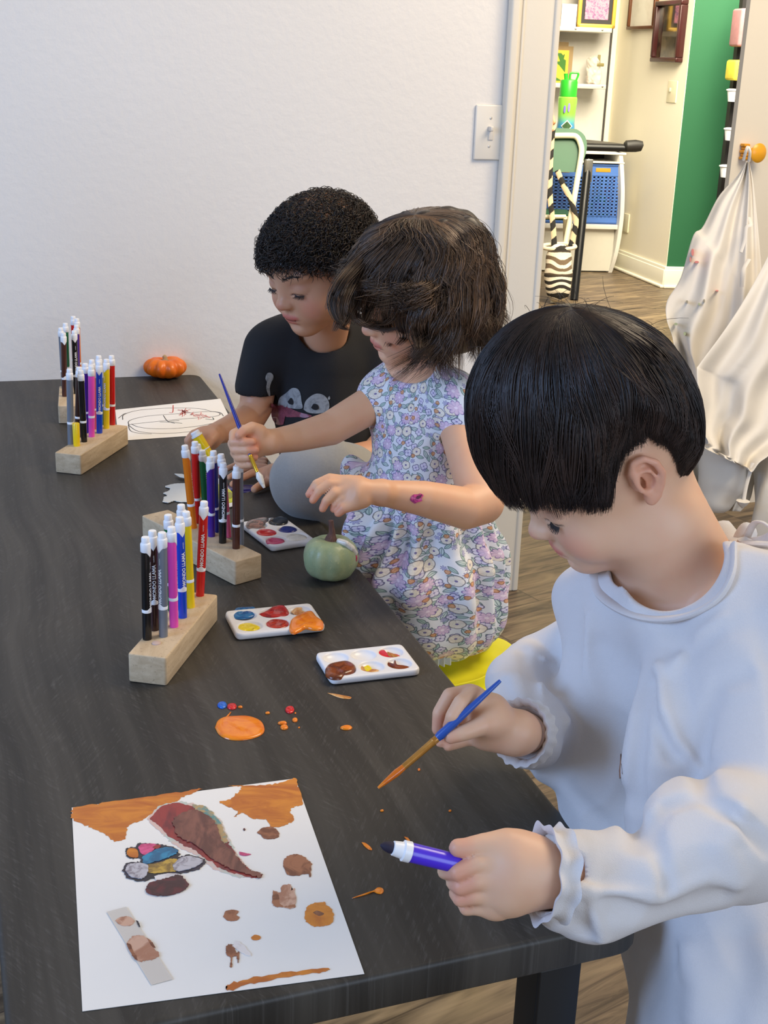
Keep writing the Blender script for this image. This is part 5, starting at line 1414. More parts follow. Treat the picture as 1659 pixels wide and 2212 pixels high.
palmF = U(.012, ell(W(1056, 1552, fh), (.0235, .0135, .0190), frame(W(1000, 1525, fh) - W(1110, 1580, fh), (.3, .2, 1))), fig((1118, 1582, fh, .0175), (1082, 1572, fh, .0170), (1056, 1542, fh - .004, .0170), (1026, 1512, fh - .004, .0120)), fig((1090, 1596, fh, .011), (1046, 1592, fh + .005, .011)))
fF = [fig((1022, 1502, fh - .014, .0082), (996, 1518, fh - .026, .0070), (979, 1546, fh - .029, .0065), (970, 1570, fh - .022, .0056)),
      fig((1012, 1498, fh - .000, .0082), (972, 1503, fh - .008, .0070), (950, 1540, fh - .010, .0064), (946, 1575, fh - .006, .0055)),
      fig((1030, 1560, fh + .012, .0078), (985, 1562, fh + .012, .0068), (957, 1584, fh + .006, .0060), (952, 1602, fh + .000, .0052)),
      fig((1050, 1588, fh + .010, .0070), (1012, 1596, fh + .010, .0060), (982, 1606, fh + .004, .0054), (968, 1611, fh + .000, .0048))]
thF = fig((1078, 1560, fh - .012, .0118), (1044, 1566, fh - .024, .0086), (1004, 1582, fh - .029, .0072), (974, 1591, fh - .029, .0063))
handF = hand(palmF, fF, thF)
node1 = U(.022, body1, U(.03, torso1, legs1)); node1 = U(.02, node1, U(.012, armF, handF), U(.012, armN, handN))
kn = (214, 132, 112)
finish_body(boy, node1, (R1, t1, s1, SPOTS), .0018, (224, 180, 148), [(ell(W(x, y, D), (r,) * 3), kn, -r * .2, r * .6, .3) for x, y, D, r in ((985, 1888, .92, .012), (992, 1916, .92, .011), (992, 1940, .93, .010), (990, 1832, .925, .010), (968, 1570, 1.11, .010), (947, 1575, 1.12, .010), (972, 1592, 1.105, .010), (950, 1600, 1.13, .01))], M_SKIN1)
line1 = line_fn([(0, .022), (25, .020), (40, .016), (52, .010), (60, -.006), (69, -.015), (76, -.004), (83, .018), (93, .031), (112, .029), (121, .004), (129, -.034), (140, -.064), (158, -.076), (180, -.074)])
skull((0, .0125, .013), (.004, -.0035, .027))
hair_obj(boy, [node_mesh(shell_node(line1, np.array([.0035, .0085, .0075])), .003, (24, 19, 18)), straight_hair(line1, n=13000, nclump=420, t0=.0085, t1=.0165, col=(26, 20, 19), col2=(64, 46, 38), seed=3, r=.0004)], R1, t1, s1, M_HAIR1)
lash_parts(R1, t1, s1, boy, sides=(-1,), browcol=(92, 66, 54))
# stray hairs at the crown
rg = np.random.default_rng(9); mb = MB()
for k in range(46):
    c = polar((0, -.38, .92), np.array([rg.uniform(0, .75)]), np.array([rg.uniform(0, 6.28)]))[0]; p = shell_pt(c[None], .011)[0]; o = c * .5 + rg.normal(0, .55, 3); o /= np.linalg.norm(o)
    L_ = rg.uniform(.012, .038); dr = rg.normal(0, 1, 3); P = [p + o * L_ * u + dr * .006 * u * u - np.array([0, 0, .016]) * u * u * (L_ / .03) for u in np.linspace(0, 1, 7)]
    mb.tube(np.array(P) @ R1.T * s1 + t1, [.0002] * 5 + [.00015, .0001], 4, caps=False)
P = [toW(np.array((0, -.035, .098)) + np.array(v)) for v in ((0, 0, -.004), (.0, .010, .006), (0, .012, .014), (0, 0, .018), (0, -.012, .014), (0, -.016, .004), (0, -.012, -.006))]
mb.tube(cr_spline(P, 6), .00045, 5, caps=False)
mb.build('stray_hair', P_((46, 34, 28), .5), boy, auto=False)

# the smock
M_SMOCK = Mat('smock_fabric'); v = M_SMOCK.coord(); M_SMOCK.base(srgb(214, 211, 212)).set(rough=.8).bump(M_SMOCK.noise(v, 1400, 2) * .4 + M_SMOCK.noise(v, 14, 3) * .9, .35, .003); M_SMOCK = M_SMOCK.mat
def crease(a, b, r, amp):
    "a soft groove (amp<0) or ridge (amp>0) running from a to b"
    c_ = cap(a, b, 0.0)
    return lambda P: amp * np.exp(-(c_.f(P) / r) ** 2)
Wf = lambda x, y, D: W(x, y, D)
sm_t = U(.05, fig((1345, 1330, 1.24, .052), (1320, 1500, 1.245, .062), (1330, 1640, 1.25, .069), (1405, 1800, 1.27, .073)), fig((1470, 1290, 1.21, .055), (1480, 1500, 1.22, .085), (1500, 1800, 1.26, .09)),
         fig((1405, 1800, 1.27, .073), (1500, 1960, 1.26, .080), (1530, 2150, 1.22, .078), (1550, 2450, 1.22, .092)), fig((1600, 1800, 1.2, .08), (1640, 2100, 1.16, .10), (1650, 2450, 1.14, .10)))
sm_sh = U(.04, fig((1300, 1330, 1.27, .036), (1268, 1285, 1.27, .030)), fig((1290, 1290, 1.27, .034), (1440, 1330, 1.17, .05), (1590, 1290, 1.13, .058), (1700, 1330, 1.10, .06)))
sm_n = U(.03, fig((1605, 1390, 1.10, .052), (1640, 1560, 1.07, .054), (1680, 1760, 1.03, .056)), )
sm_f2 = U(.02, fig((1690, 1800, 1.02, .050), (1560, 1800, .99, .050), (1420, 1870, .97, .040), (1290, 1915, .955, .0375), (1225, 1905, .945, .031)), ell(W(1540, 1790, .98), (.040, .03, .028)), fig((1270, 1960, .955, .020), (1205, 1965, .945, .014)), fig((1250, 1850, .95, .018), (1185, 1835, .94, .010)))
sm_d = fig((1470, 1430, 1.13, .034), (1450, 1560, 1.10, .034), (1440, 1700, 1.09, .036), (1420, 1790, 1.09, .030))
sm_far = U(.03, fig((1290, 1380, 1.31, .040), (1180, 1440, 1.33, .038), (1122, 1470, 1.29, .030), (1118, 1520, 1.22, .030), (1148, 1582, 1.175, .0300)), fig((1148, 1582, 1.175, .0300), (1200, 1590, 1.24, .040)), fig((1170, 1500, 1.30, .035), (1175, 1590, 1.26, .030), (1195, 1650, 1.26, .022)))
smock = U(.03, sm_t, sm_sh); smock = U(.018, smock, sm_d); smock = U(.014, smock, sm_far); smock = U(.016, smock, sm_n); smock = U(.010, smock, sm_f2)
smock0 = smock
def march(node, x, y, d0, n=60, lift=0.0):
    "first hit of a pixel's sight line on a node, starting at depth d0"
    D = d0; r = ray(x, y); L_ = np.linalg.norm(r)
    for _ in range(n):
        d = float(node(np.array([CO + D * r], np.float32))[0]); D += min(max(d, -.01), .05) * .8 / L_
        if abs(d) < 2e-4: break
        if D > d0 + .75: D = getattr(march, 'last', d0 + .3); break
    march.last = D
    return CO + (D - lift) * r
def crease_px(pts, r, amp, d0=.8):
    P_ = [march(smock0, x, y, d0) for x, y in pts]; c_ = chain([(p, 0.0) for p in P_])
    rr_ = r; cen = np.mean(P_, 0); R_ = max(np.linalg.norm(p - cen) for p in P_) + 4 * r
    def f(P):
        o = np.zeros(len(P)); m = ((P - cen) ** 2).sum(1) < R_ * R_
        if m.any(): o[m] = amp * np.exp(-(c_.f(P[m].astype(np.float32)) / rr_) ** 2)
        return o
    return f
cr = [crease_px([(1392, 1480), (1380, 1600), (1374, 1730), (1372, 1810)], .0085, -.011), crease_px([(1420, 1440), (1432, 1530), (1462, 1600), (1508, 1650)], .0050, .0055), crease_px([(1405, 1470), (1415, 1560), (1450, 1630), (1500, 1668)], .0060, -.0055),
      crease_px([(1600, 1455), (1545, 1470), (1522, 1540), (1514, 1640), (1520, 1710)], .0075, -.012), crease_px([(1395, 1800), (1440, 1745), (1510, 1715), (1580, 1760), (1659, 1830)], .0060, -.010), crease_px([(1400, 1775), (1425, 1850), (1436, 1925)], .0070, -.006),
      crease_px([(1175, 1845), (1215, 1870), (1250, 1905), (1275, 1925)], .0042, .0050), crease_px([(1185, 1900), (1230, 1922), (1275, 1927), (1350, 1930), (1430, 1940), (1500, 1905), (1530, 1893), (1590, 1905)], .0048, .0062), crease_px([(1275, 1928), (1288, 1985), (1300, 2030)], .0045, .0050),
      crease_px([(1200, 1880), (1240, 1900)], .0040, -.0045), crease_px([(1195, 1950), (1240, 1990), (1270, 2020)], .0060, -.005), crease_px([(1260, 1860), (1255, 1890)], .008, -.003), crease_px([(1330, 1960), (1430, 1970), (1560, 1930)], .010, -.006), crease_px([(1600, 1750), (1560, 1830), (1595, 1900)], .010, .006),
      crease_px([(1235, 1290), (1225, 1400), (1215, 1560), (1200, 1690)], .014, -.006), crease_px([(1270, 1330), (1255, 1430), (1235, 1560)], .008, .0035), crease_px([(1290, 1400), (1330, 1560), (1345, 1700), (1372, 1760)], .012, -.0045), crease_px([(1200, 1700), (1290, 1780), (1390, 1815)], .010, -.006),
      crease_px([(1560, 1330), (1500, 1370), (1450, 1440)], .0070, .0045), crease_px([(1640, 1340), (1560, 1350), (1490, 1400)], .010, -.004), crease_px([(1620, 1300), (1645, 1370), (1655, 1420)], .006, -.005),
      crease_px([(1130, 1400), (1150, 1470), (1165, 1535)], .0060, -.0060), crease_px([(1178, 1420), (1170, 1500), (1178, 1560)], .0050, .0040), crease_px([(1080, 1470), (1105, 1520), (1125, 1540)], .0060, -.005), crease_px([(1118, 1540), (1150, 1545), (1185, 1540)], .0040, -.0045), crease_px([(1125, 1610), (1150, 1600), (1185, 1605)], .0050, -.0040),
      crease_px([(1450, 2060), (1400, 2110), (1375, 2180)], .010, -.007), crease_px([(1480, 2060), (1500, 2130), (1490, 2200)], .014, .006), crease_px([(1590, 2020), (1600, 2100), (1580, 2200)], .014, -.006)]
def sm_disp(P):
    d = .0022 * wav(P * np.array([1, 1, .55]), 22, 2, 5, 2) + .0052 * (.45 - np.abs(wav(P * np.array([1, 1, .7]), 13, 2, 4, 1)) * 1.6) + .0022 * (.4 - np.abs(wav(P, 34, 6, 4, 1)) * 1.5)
    for c_ in cr: d = d + c_(P)
    return d
smock = bumps(smock, sm_disp, .018)
# open the neck and the cuffs
neckhole = chain([(W(1405, 1130, 1.20), .058), (W(1440, 1235, 1.165), .060)])
smock = SUB(.004, smock, OFF(chain([(toW((0, -.030, -.035)), .050), (W(1425, 1130, 1.17), .052), (W(1455, 1215, 1.185), .056)]), .002), cap(W(1420, 1160, 1.06), W(1450, 1215, 1.15), .052, .046))
smock = SUB(.003, smock, cap(W(1130, 1884, .935), W(1196, 1890, .94), .0255), cap(W(1080, 1580, 1.13), W(1126, 1583, 1.15), .0225))
cuff_w = lambda P: 0
sdf_obj('smock', smock, .0024, M_SMOCK, boy, it=1, safe=2.4, fill=True)
# neck binding
pts = [(1286, 1228), (1298, 1282), (1352, 1322), (1422, 1338), (1492, 1328), (1550, 1294), (1580, 1242), (1584, 1180)]
P = [march(smock, x, y, .95, lift=.0) for x, y in pts]
mb = MB(); mb.tube(cr_spline(P, 8), .0068, 10, flat=.45, up=(.1, -.6, .8)); mb.build('neck_binding', M_SMOCK, boy)
# cuff ruffles
def ruffle(c, ax, r, n, amp, wd, name='cuff'):
    ax = np.asarray(ax, float) / np.linalg.norm(ax); F = frame(ax); th = np.linspace(0, 2 * math.pi, 96, endpoint=False); rows = []
    for k, u in enumerate(np.linspace(0, 1, 6)):
        rr = r * (1.12 - .16 * math.sin(u * math.pi)) + amp * np.sin(th * n + u) * (.3 + .7 * abs(u - .5) * 2) * (1 + .4 * np.sin(th * 3)); rows.append(c + np.outer(rr * np.cos(th), F[:, 0]) + np.outer(rr * np.sin(th), F[:, 2]) + (u - .5) * wd * ax)
    V = np.concatenate(rows + [rw * 1.0 - (rw - (c + 0)) * .10 for rw in rows[::-1]]); n_ = len(th); m_ = 12
    Fa = [(i * n_ + j, i * n_ + (j + 1) % n_, ((i + 1) % m_) * n_ + (j + 1) % n_, ((i + 1) % m_) * n_ + j) for i in range(m_) for j in range(n_)]
    mb = MB(); mb.add(V, Fa); mb.build(name, M_SMOCK, boy)
ruffle(W(1132, 1583, 1.150), W(1075, 1580, 1.13) - W(1150, 1583, 1.17), .0270, 17, .0010, .014)
ruffle(W(1188, 1889, .938), W(1130, 1884, .935) - W(1225, 1892, .945), .0320, 9, .0022, .016)
# ties at the nape
mb = MB()
for pth, w_ in (([(1590, 1185, 1.2), (1598, 1160, 1.2), (1612, 1140, 1.2), (1625, 1150, 1.2), (1612, 1172, 1.195)], .006), ([(1608, 1172, 1.19), (1628, 1132, 1.17), (1650, 1130, 1.16), (1668, 1150, 1.16), (1650, 1165, 1.17), (1615, 1172, 1.18)], .0042),
                ([(1610, 1172, 1.18), (1640, 1176, 1.15), (1675, 1178, 1.13)], .009), ([(1606, 1175, 1.18), (1630, 1210, 1.15), (1665, 1260, 1.13)], .007), ([(1560, 1130, 1.23), (1585, 1160, 1.21), (1606, 1174, 1.19)], .009)):
    mb.tube(cr_spline([W(*p) for p in pth], 6), w_, 8, flat=.35)
mb.lathe([(.001, -.006), (.007, -.003), (.007, .003), (.001, .006)], 10, W(1608, 1173, 1.175)); mb.build('neck_tie', M_SMOCK, boy)
for pl_, mt, dd in (([(1340, 1628), (1342, 1650), (1344, 1672), (1338, 1682), (1337, 1665), (1339, 1648)], P_((170, 120, 90), .6), 1.0),):
    P = np.array([march(smock, x, y, .9, lift=.0012) for x, y in pl_]); mb = MB(); mb.add(np.concatenate([P, P + (P - CO) * .0015]), [tuple(range(6)), tuple(range(6, 12))[::-1]] + [(j, (j + 1) % 6, 6 + (j + 1) % 6, 6 + j) for j in range(6)]); mb.build('paint_stain', mt, boy)

# what he holds
a = W(1120, 1898, .938); b = W(849, 1832, .918)
ax = (b - a) / np.linalg.norm(b - a); rm = .0070
t = empty('held_marker', a, 'uncapped purple marker held in the near hand of the boy in the white smock', 'marker')
Fm = frame(ax); Rm = np.stack([Fm[:, 0], Fm[:, 2] * -1, Fm[:, 1]], 1); Lm = np.linalg.norm(W(887, 1838, .92) - a)
mb = MB(); mb.lathe([(rm * .9, 0), (rm * .98, .002), (rm, Lm)], 28, a, Rm); mb.build('barrel', M_INK('violet'), t)
L2_ = np.linalg.norm(W(872, 1835, .919) - a); L3 = np.linalg.norm(b - a)
mb = MB(); mb.lathe([(rm * .98, Lm - .0005), (rm * 1.08, Lm), (rm * 1.08, L2_), (rm * .86, L2_ + .001), (rm * .82, L3 - .004), (rm * .74, L3), (rm * .62, L3 + .0005)], 28, a, Rm); mb.build('nib_holder', M_WHITE, t)
mb = MB(); mb.lathe([(rm * .60, L3), (rm * .60, L3 + .003), (rm * .42, L3 + .007), (rm * .12, L3 + .0095)], 20, a, Rm); mb.build('nib', P_((30, 24, 48), .7), t)
def brush(p0, p1, p2, p3, rh, label, cb, cf, ct, name='paintbrush', tipr=.0022):
    t = empty(name, p1, label, 'paintbrush'); mb = MB()
    mb.tube([p0, p0 + (p1 - p0) * .02, p0 + (p1 - p0) * .6, p1 - (p1 - p0) * .06, p1], [rh * .35, rh * .42, rh * .85, rh, rh * .75], 14); mb.build('handle', cb, t)
    mb = MB(); mb.tube([p1 - (p1 - p0) * .01, p1 + (p2 - p1) * .08, p1 + (p2 - p1) * .1, p1 + (p2 - p1) * .13, p2], [rh * .8, rh * .82, rh * .92, rh * .8, rh * .72], 14); mb.build('ferrule', cf, t)
    mb = MB(); mb.tube([p2, p2 + (p3 - p2) * .3, p2 + (p3 - p2) * .7, p3], [rh * .7, tipr * 1.5, tipr, tipr * .5], 12); mb.build('bristles', ct, t); return t
GOLD = P_((176, 132, 40), .3, metal=.6, var=.25, scale=200); HB = P_((36, 82, 168), .3, var=.05)
bp = [W(1081, 1470, 1.10), W(943, 1596, 1.098), W(872, 1657, 1.09), W(817, 1702, 1.08)]
brush(*bp, .0040, 'blue paintbrush loaded with orange paint, held by the boy in the white smock', HB, P_((186, 128, 52), .35, metal=.35, var=.3, scale=200), PM['orange'])

# ---------------------------------------------------------------- GIRL (floral dress)
M_SKIN2 = skin_mat('skin_warm')
DG = 1.84
azg = math.radians(14)
fg = np.array([-math.cos(azg) * math.cos(math.radians(26)), -math.sin(azg) * math.cos(math.radians(26)), -math.sin(math.radians(26))])
Rg = frame((-.8621, -.3575, -.3591), (-.2667, -.2824, .9215)); tg = np.array([.0335, 1.8286, .9905]); sg = 1.013
hg = XF(BARE, Rg, tg, sg); gW = lambda p: tg + sg * (Rg @ np.array(p, float))
girl = empty('person', T(1000, 1395, .46), 'girl with wavy brown hair in a floral dress kneeling on the yellow chair', 'person')
SPG = SPOTS
torsoG = U(.04, fig((905, 860, 1.90, .055), (915, 1000, 1.92, .062), (930, 1130, 1.95, .07), (950, 1230, 1.96, .08)), fig((845, 850, 1.90, .03), (975, 870, 1.86, .032)))
neckG = chain([(gW((0, -.025, -.04)), .038), (W(895, 790, 1.89), .036), (W(900, 850, 1.90), .048)])
armR = fig((822, 862, 1.90, .028), (715, 925, 1.86, .0245), (640, 945, 1.83, .020), (580, 955, 1.80, .0165))
armL = fig((982, 890, 1.84, .0290), (1042, 1085, 1.76, .0300), (1005, 1098, 1.74, .0285), (915, 1077, 1.70, .0235), (822, 1064, 1.67, .0165))
gr = 1.79
palmR = U(.010, ell(W(545, 957, gr), (.020, .017, .024)), fig((580, 955, gr + .005, .0165), (550, 950, gr, .017)), fig((520, 938, gr - .004, .010), (516, 960, gr - .004, .010), (520, 985, gr - .002, .009)))
fR = [fig((525, 932, gr - .006, .0085), (506, 938, gr - .012, .0075), (505, 955, gr - .020, .0070), (528, 955, gr - .026, .0066), (545, 955, gr - .025, .0058)),
      fig((520, 950, gr - .004, .0085), (503, 958, gr - .010, .0075), (508, 972, gr - .018, .0070), (535, 972, gr - .024, .0064), (552, 972, gr - .022, .0056)),
      fig((522, 970, gr - .002, .0080), (508, 978, gr - .008, .0072), (515, 988, gr - .015, .0068), (538, 988, gr - .020, .0060), (550, 988, gr - .018, .0054)),
      fig((528, 988, gr, .0072), (515, 996, gr - .004, .0064), (524, 1004, gr - .010, .0060), (542, 1003, gr - .014, .0054))]
thR = fig((560, 932, gr - .010, .0105), (545, 924, gr - .018, .0085), (528, 930, gr - .026, .0072), (517, 940, gr - .029, .0064))
gl = 1.655
palmL = U(.010, ell(W(772, 1062, gl), (.024, .012, .019), frame((-1, 0, .12), (.1, -.3, 1))), fig((825, 1064, gl + .008, .0165), (790, 1062, gl, .0155)), fig((752, 1044, gl, .0105), (748, 1058, gl - .004, .010), (752, 1074, gl - .006, .009)))
fL = [fig((750, 1040, gl + .006, .0078), (712, 1034, gl + .002, .0070), (684, 1046, gl - .002, .0064), (668, 1068, gl - .002, .0052)),
      fig((748, 1046, gl, .0080), (712, 1046, gl - .008, .0070), (690, 1060, gl - .010, .0062), (676, 1080, gl - .010, .0052)),
      fig((748, 1060, gl - .004, .0080), (722, 1066, gl - .012, .0070), (705, 1082, gl - .014, .0060), (697, 1099, gl - .012, .0050)),
      fig((752, 1072, gl - .004, .0074), (738, 1078, gl - .010, .0062), (724, 1090, gl - .010, .0054), (720, 1100, gl - .008, .0046))]
thL = fig((785, 1082, gl - .006, .0095), (758, 1092, gl - .012, .0078), (742, 1098, gl - .014, .0068), (731, 1108, gl - .012, .0056))
handR = hand(palmR, fR, thR, .005); handL = hand(palmL, fL, thL, .005)
legsG = U(.02, fig((950, 1250, 1.97, .06), (930, 1310, 1.94, .045), (915, 1330, 1.93, .040)), fig((915, 1335, 1.93, .038), (985, 1372, 1.97, .032), (1010, 1380, 1.97, .026)))
nodeG = U(.02, U(.02, hg, neckG), torsoG, legsG); nodeG = U(.014, nodeG, U(.008, armR, handR), U(.008, armL, handL))
kng = lambda lst: [(ell(W(x, y, D), (r,) * 3), (216, 120, 96), -r * .2, r * .6, .35) for x, y, D, r in lst]
finish_body(girl, nodeG, (Rg, tg, sg, SPG), .0022, (226, 176, 140), kng(((545, 955, 1.765, .01), (552, 972, 1.768, .01), (550, 988, 1.77, .009), (517, 940, 1.76, .009), (668, 1068, 1.653, .01), (676, 1080, 1.645, .01), (697, 1099, 1.643, .01), (731, 1108, 1.643, .01))), M_SKIN2)
# floral fabric
def floral():
    m = Mat('floral_fabric'); v = m.coord(attr='pc'); x, y, z = m.sep(v)
    col = m.mix(m.noise(v, 30, 2) * .3, srgb(226, 227, 230), srgb(212, 218, 228))
    def layer(col, scale, ox, oy, npet, R0, fill, line, depth_=.35, thr=1.0, centre=None, lw=.05, sharp_=1.0):
        u = m.comb(x * scale + ox, y * scale + oy); vo = m.n('ShaderNodeTexVoronoi'); vo.voronoi_dimensions = '2D'; vo.inputs['Scale'].default_value = 1; vo.inputs['Randomness'].default_value = .62; m.t.links.new(u, vo.inputs['Vector'])
        px_, py_, _ = m.sep(vo.outputs['Position']); cr_, cg_, cb_ = m.sep(vo.outputs['Color']); ux, uy, _ = m.sep(u)
        dx, dy = ux - px_, uy - py_; r = (dx * dx + dy * dy).pow(.5); a = dy.m('ARCTAN2', dx) + cr_ * 6.28
        pet = (a * (npet / 2.0)).cos().abs().pow(.5 * sharp_); R_ = (pet * depth_ + (1 - depth_)) * R0 * (cg_ * .3 + .8)
        on = cb_.lt(thr); inside = r.lt(R_) * on; edge = (r - R_).abs().lt(lw) * on * r.lt(R0 * 1.3)
        vein = pet.lt(.42) * inside * r.gt(R0 * .12)
        col = m.mix(inside * .82, col, fill); col = m.mix(vein * .5, col, line); col = m.mix(edge * .85, col, line)
        if centre: col = m.mix(r.lt(R0 * .2) * on, col, centre)
        return col
    def leaves(col, scale, ox, oy, fill, line, thr=.9):
        u = m.comb(x * scale + ox, y * scale + oy); vo = m.n('ShaderNodeTexVoronoi'); vo.voronoi_dimensions = '2D'; vo.inputs['Scale'].default_value = 1; vo.inputs['Randomness'].default_value = .8; m.t.links.new(u, vo.inputs['Vector'])
        px_, py_, _ = m.sep(vo.outputs['Position']); cr_, cg_, cb_ = m.sep(vo.outputs['Color']); ux, uy, _ = m.sep(u); dx, dy = ux - px_, uy - py_
        an = cr_ * 6.28; ca, sa = an.cos(), an.sin(); lx = dx * ca + dy * sa; ly = dy * ca - dx * sa
        w_ = (1 - (lx / .42).pow(2)).max(0) * .16; ins = ly.abs().lt(w_) * cb_.lt(thr); ed = (ly.abs() - w_).abs().lt(.035) * lx.abs().lt(.44) * cb_.lt(thr); mid = ly.abs().lt(.02) * ins
        col = m.mix(ins, col, fill); return m.mix(ed.max(mid) * .8, col, line)
    LN = srgb(84, 84, 122); GR = srgb(74, 100, 106)
    col = leaves(col, 70, 3.1, 1.7, srgb(178, 200, 190), GR); col = leaves(col, 62, 9.3, 7.7, srgb(196, 210, 206), GR)
    col = layer(col, 77.88, 4.4, 2.2, 7, .28, srgb(166, 164, 200), srgb(100, 98, 148), .65, .45, None, .03, 2.0)
    col = layer(col, 61.36, 7.7, 5.1, 4, .33, srgb(216, 208, 230), LN, .35, .55, srgb(130, 120, 170), .035)
    col = layer(col, 47.2, 1.3, 8.8, 5, .34, srgb(238, 226, 206), srgb(110, 104, 110), .14, .55, srgb(120, 110, 150), .024, .6)
    col = layer(col, 43.66, 6.1, 3.3, 9, .38, srgb(218, 188, 214), srgb(112, 84, 150), .55, .5, srgb(236, 220, 232), .024, .8)
    col = layer(col, 59, 2.9, 6.2, 3, .17, srgb(214, 148, 84), srgb(150, 100, 70), .25, .35, None, .03)
    m.base(col).set(rough=.8, sheen=.2).bump(m.noise(v, 900, 2), .15, .001); return m.mat
M_FLORAL = floral()
dr = U(.04, fig((900, 855, 1.90, .062), (905, 960, 1.905, .070), (915, 1060, 1.92, .078)), fig((842, 856, 1.905, .038), (975, 866, 1.865, .040)))
dr = U(.035, dr, fig((925, 1120, 1.93, .080), (945, 1220, 1.95, .094), (950, 1290, 1.95, .088)))
dr = U(.03, dr, fig((800, 1060, 1.93, .036), (800, 1150, 1.90, .040), (850, 1250, 1.90, .045)), ell(W(1010, 1240, 1.97), (.052, .06, .085)), fig((880, 1290, 1.88, .055), (950, 1340, 1.90, .056), (1000, 1330, 1.94, .05)), ell(W(757, 1020, 1.96), (.016, .02, .026)))
slv = U(.012, ell(W(975, 862, 1.855), (.046, .036, .042), frame(W(1010, 920, 1.84) - W(960, 820, 1.87))), fig((985, 880, 1.842, .042), (1000, 912, 1.832, .041)), ell(W(820, 862, 1.90), (.034, .038, .038)))
dress = U(.014, dr, slv)
dress = SUB(.004, dress, ell(W(888, 788, 1.86), (.036, .06, .022)), cap(W(1008, 940, 1.832), W(1035, 1010, 1.80), .036, .036), cap(W(786, 888, 1.89), W(735, 915, 1.87), .0285))
waist = W(920, 1075, 1.92)
def dress_disp(P):
    ang = np.arctan2(P[:, 1] - waist[1], P[:, 0] - waist[0]); dz = waist[2] - P[:, 2]
    g = smooth01((dz + .012) / .05) * smooth01((.28 - dz) / .18)
    return .0062 * g * 1.35 * np.sin(ang * 15 + 2.2 * np.sin(ang * 3 + dz * 9)) + .006 * smooth01(dz / .1) * wav(P * np.array([.6, .6, 1.6]), 26, 8, 5, 1) + .0018 * wav(P, 40, 4, 5, 2) - .004 * np.exp(-((dz + .0) / .010) ** 2)
dress = bumps(dress, dress_disp, .014)
def dress_uv(V):
    ang = np.arctan2(V[:, 1] - waist[1] - .02, V[:, 0] - waist[0]); dz = V[:, 2] - waist[2]
    return np.stack([ang * .085, dz * 1.05, 0 * dz], 1)
sdf_obj('dress', dress, .0022, M_FLORAL, girl, vec=dress_uv, it=1)
# ruffled hem
mb = MB(); hp = [(905, 1392, 1.88), (935, 1408, 1.88), (965, 1412, 1.89), (1000, 1392, 1.92), (1030, 1372, 1.95), (1058, 1355, 1.98)]
P = cr_spline([W(*p) for p in hp], 12); k = len(P); V = []
for j, u in enumerate(np.linspace(0, 1, 6)):
    for i in range(k): V.append(P[i] + np.array([0, .0, .014 - .030 * u]) + np.array([0.4, -.9, 0]) * .0035 * math.sin(i * 1.25) * (.3 + u) + np.array([0, -.006 * u, 0]))
V = np.array(V); Fa = [(r_ * k + i, r_ * k + i + 1, (r_ + 1) * k + i + 1, (r_ + 1) * k + i) for r_ in range(5) for i in range(k - 1)]
n_ = len(V); V2 = V + np.array([-.1, .9, 0]) * .0018
mb.add(np.concatenate([V, V2]), Fa + [tuple(q + n_ for q in f[::-1]) for f in Fa]); mb.build('hem_ruffle', P_((196, 202, 212), .8, var=.12), girl)
# sticker on her forearm
st_poly = [(888, 1072), (894, 1068), (902, 1068), (908, 1066), (915, 1070), (911, 1076), (912, 1082), (902, 1085), (896, 1088), (890, 1084), (886, 1080)]
armnode = U(.008, armL, handL)
def decal(poly, node, d0, lift, name, mat, parent, sub=3):
    P2 = cr_spline([(x, y, 0) for x, y in poly + poly[:1]], 3)[:-1, :2]; c = P2.mean(0); rows = [c + (P2 - c) * k for k in (1, .75, .5, .25)]; n = len(P2)
    V = [march(node, x, y, d0, lift=lift) for rw in rows for x, y in rw] + [march(node, c[0], c[1], d0, lift=lift)]
    Fa = [(i * n + j, i * n + (j + 1) % n, (i + 1) * n + (j + 1) % n, (i + 1) * n + j) for i in range(3) for j in range(n)] + [(3 * n + j, 3 * n + (j + 1) % n, 4 * n) for j in range(n)]
    mb = MB(); mb.add(np.array(V), Fa); return mb.build(name, mat, parent, auto=False)
decal(st_poly, armnode, 1.4, .0008, 'skin_sticker', paint_mat('sticker_pink', (222, 62, 140), (150, 40, 110), .5, 240), girl)
decal([(900, 1072), (905, 1070), (912, 1068), (909, 1074), (904, 1078), (899, 1077)], armnode, 1.4, .0014, 'skin_sticker', P_((96, 30, 70), .6), girl)
# shoes under her
sh = empty('shoe', W(1010, 1388, 1.95), 'grey-blue strap sneaker with a pale sole tucked behind the kneeling girl', 'shoe')
sdf_obj('shoe_upper', U(.01, ell(W(1005, 1380, 1.95), (.034, .03, .018), rotz(.3)), ell(W(1035, 1368, 1.97), (.024, .024, .022))), .003, P_((150, 168, 184), .6, var=.1), sh)
mb = MB(); mb.tube(cr_spline([W(990, 1366, 1.935), W(997, 1378, 1.915), W(1006, 1392, 1.93)], 5), .012, 8, flat=.4); mb.tube(cr_spline([W(1010, 1364, 1.935), W(1016, 1374, 1.915), W(1020, 1388, 1.93)], 5), .008, 8, flat=.4); mb.build('strap', P_((52, 96, 156), .5), sh)
sdf_obj('sole', ell(W(1052, 1368, 1.955), (.010, .03, .030), rotz(.1) @ frame((0, 1, .0), (.35, 0, 1))), .003, P_((196, 190, 168), .5, var=.05), sh)

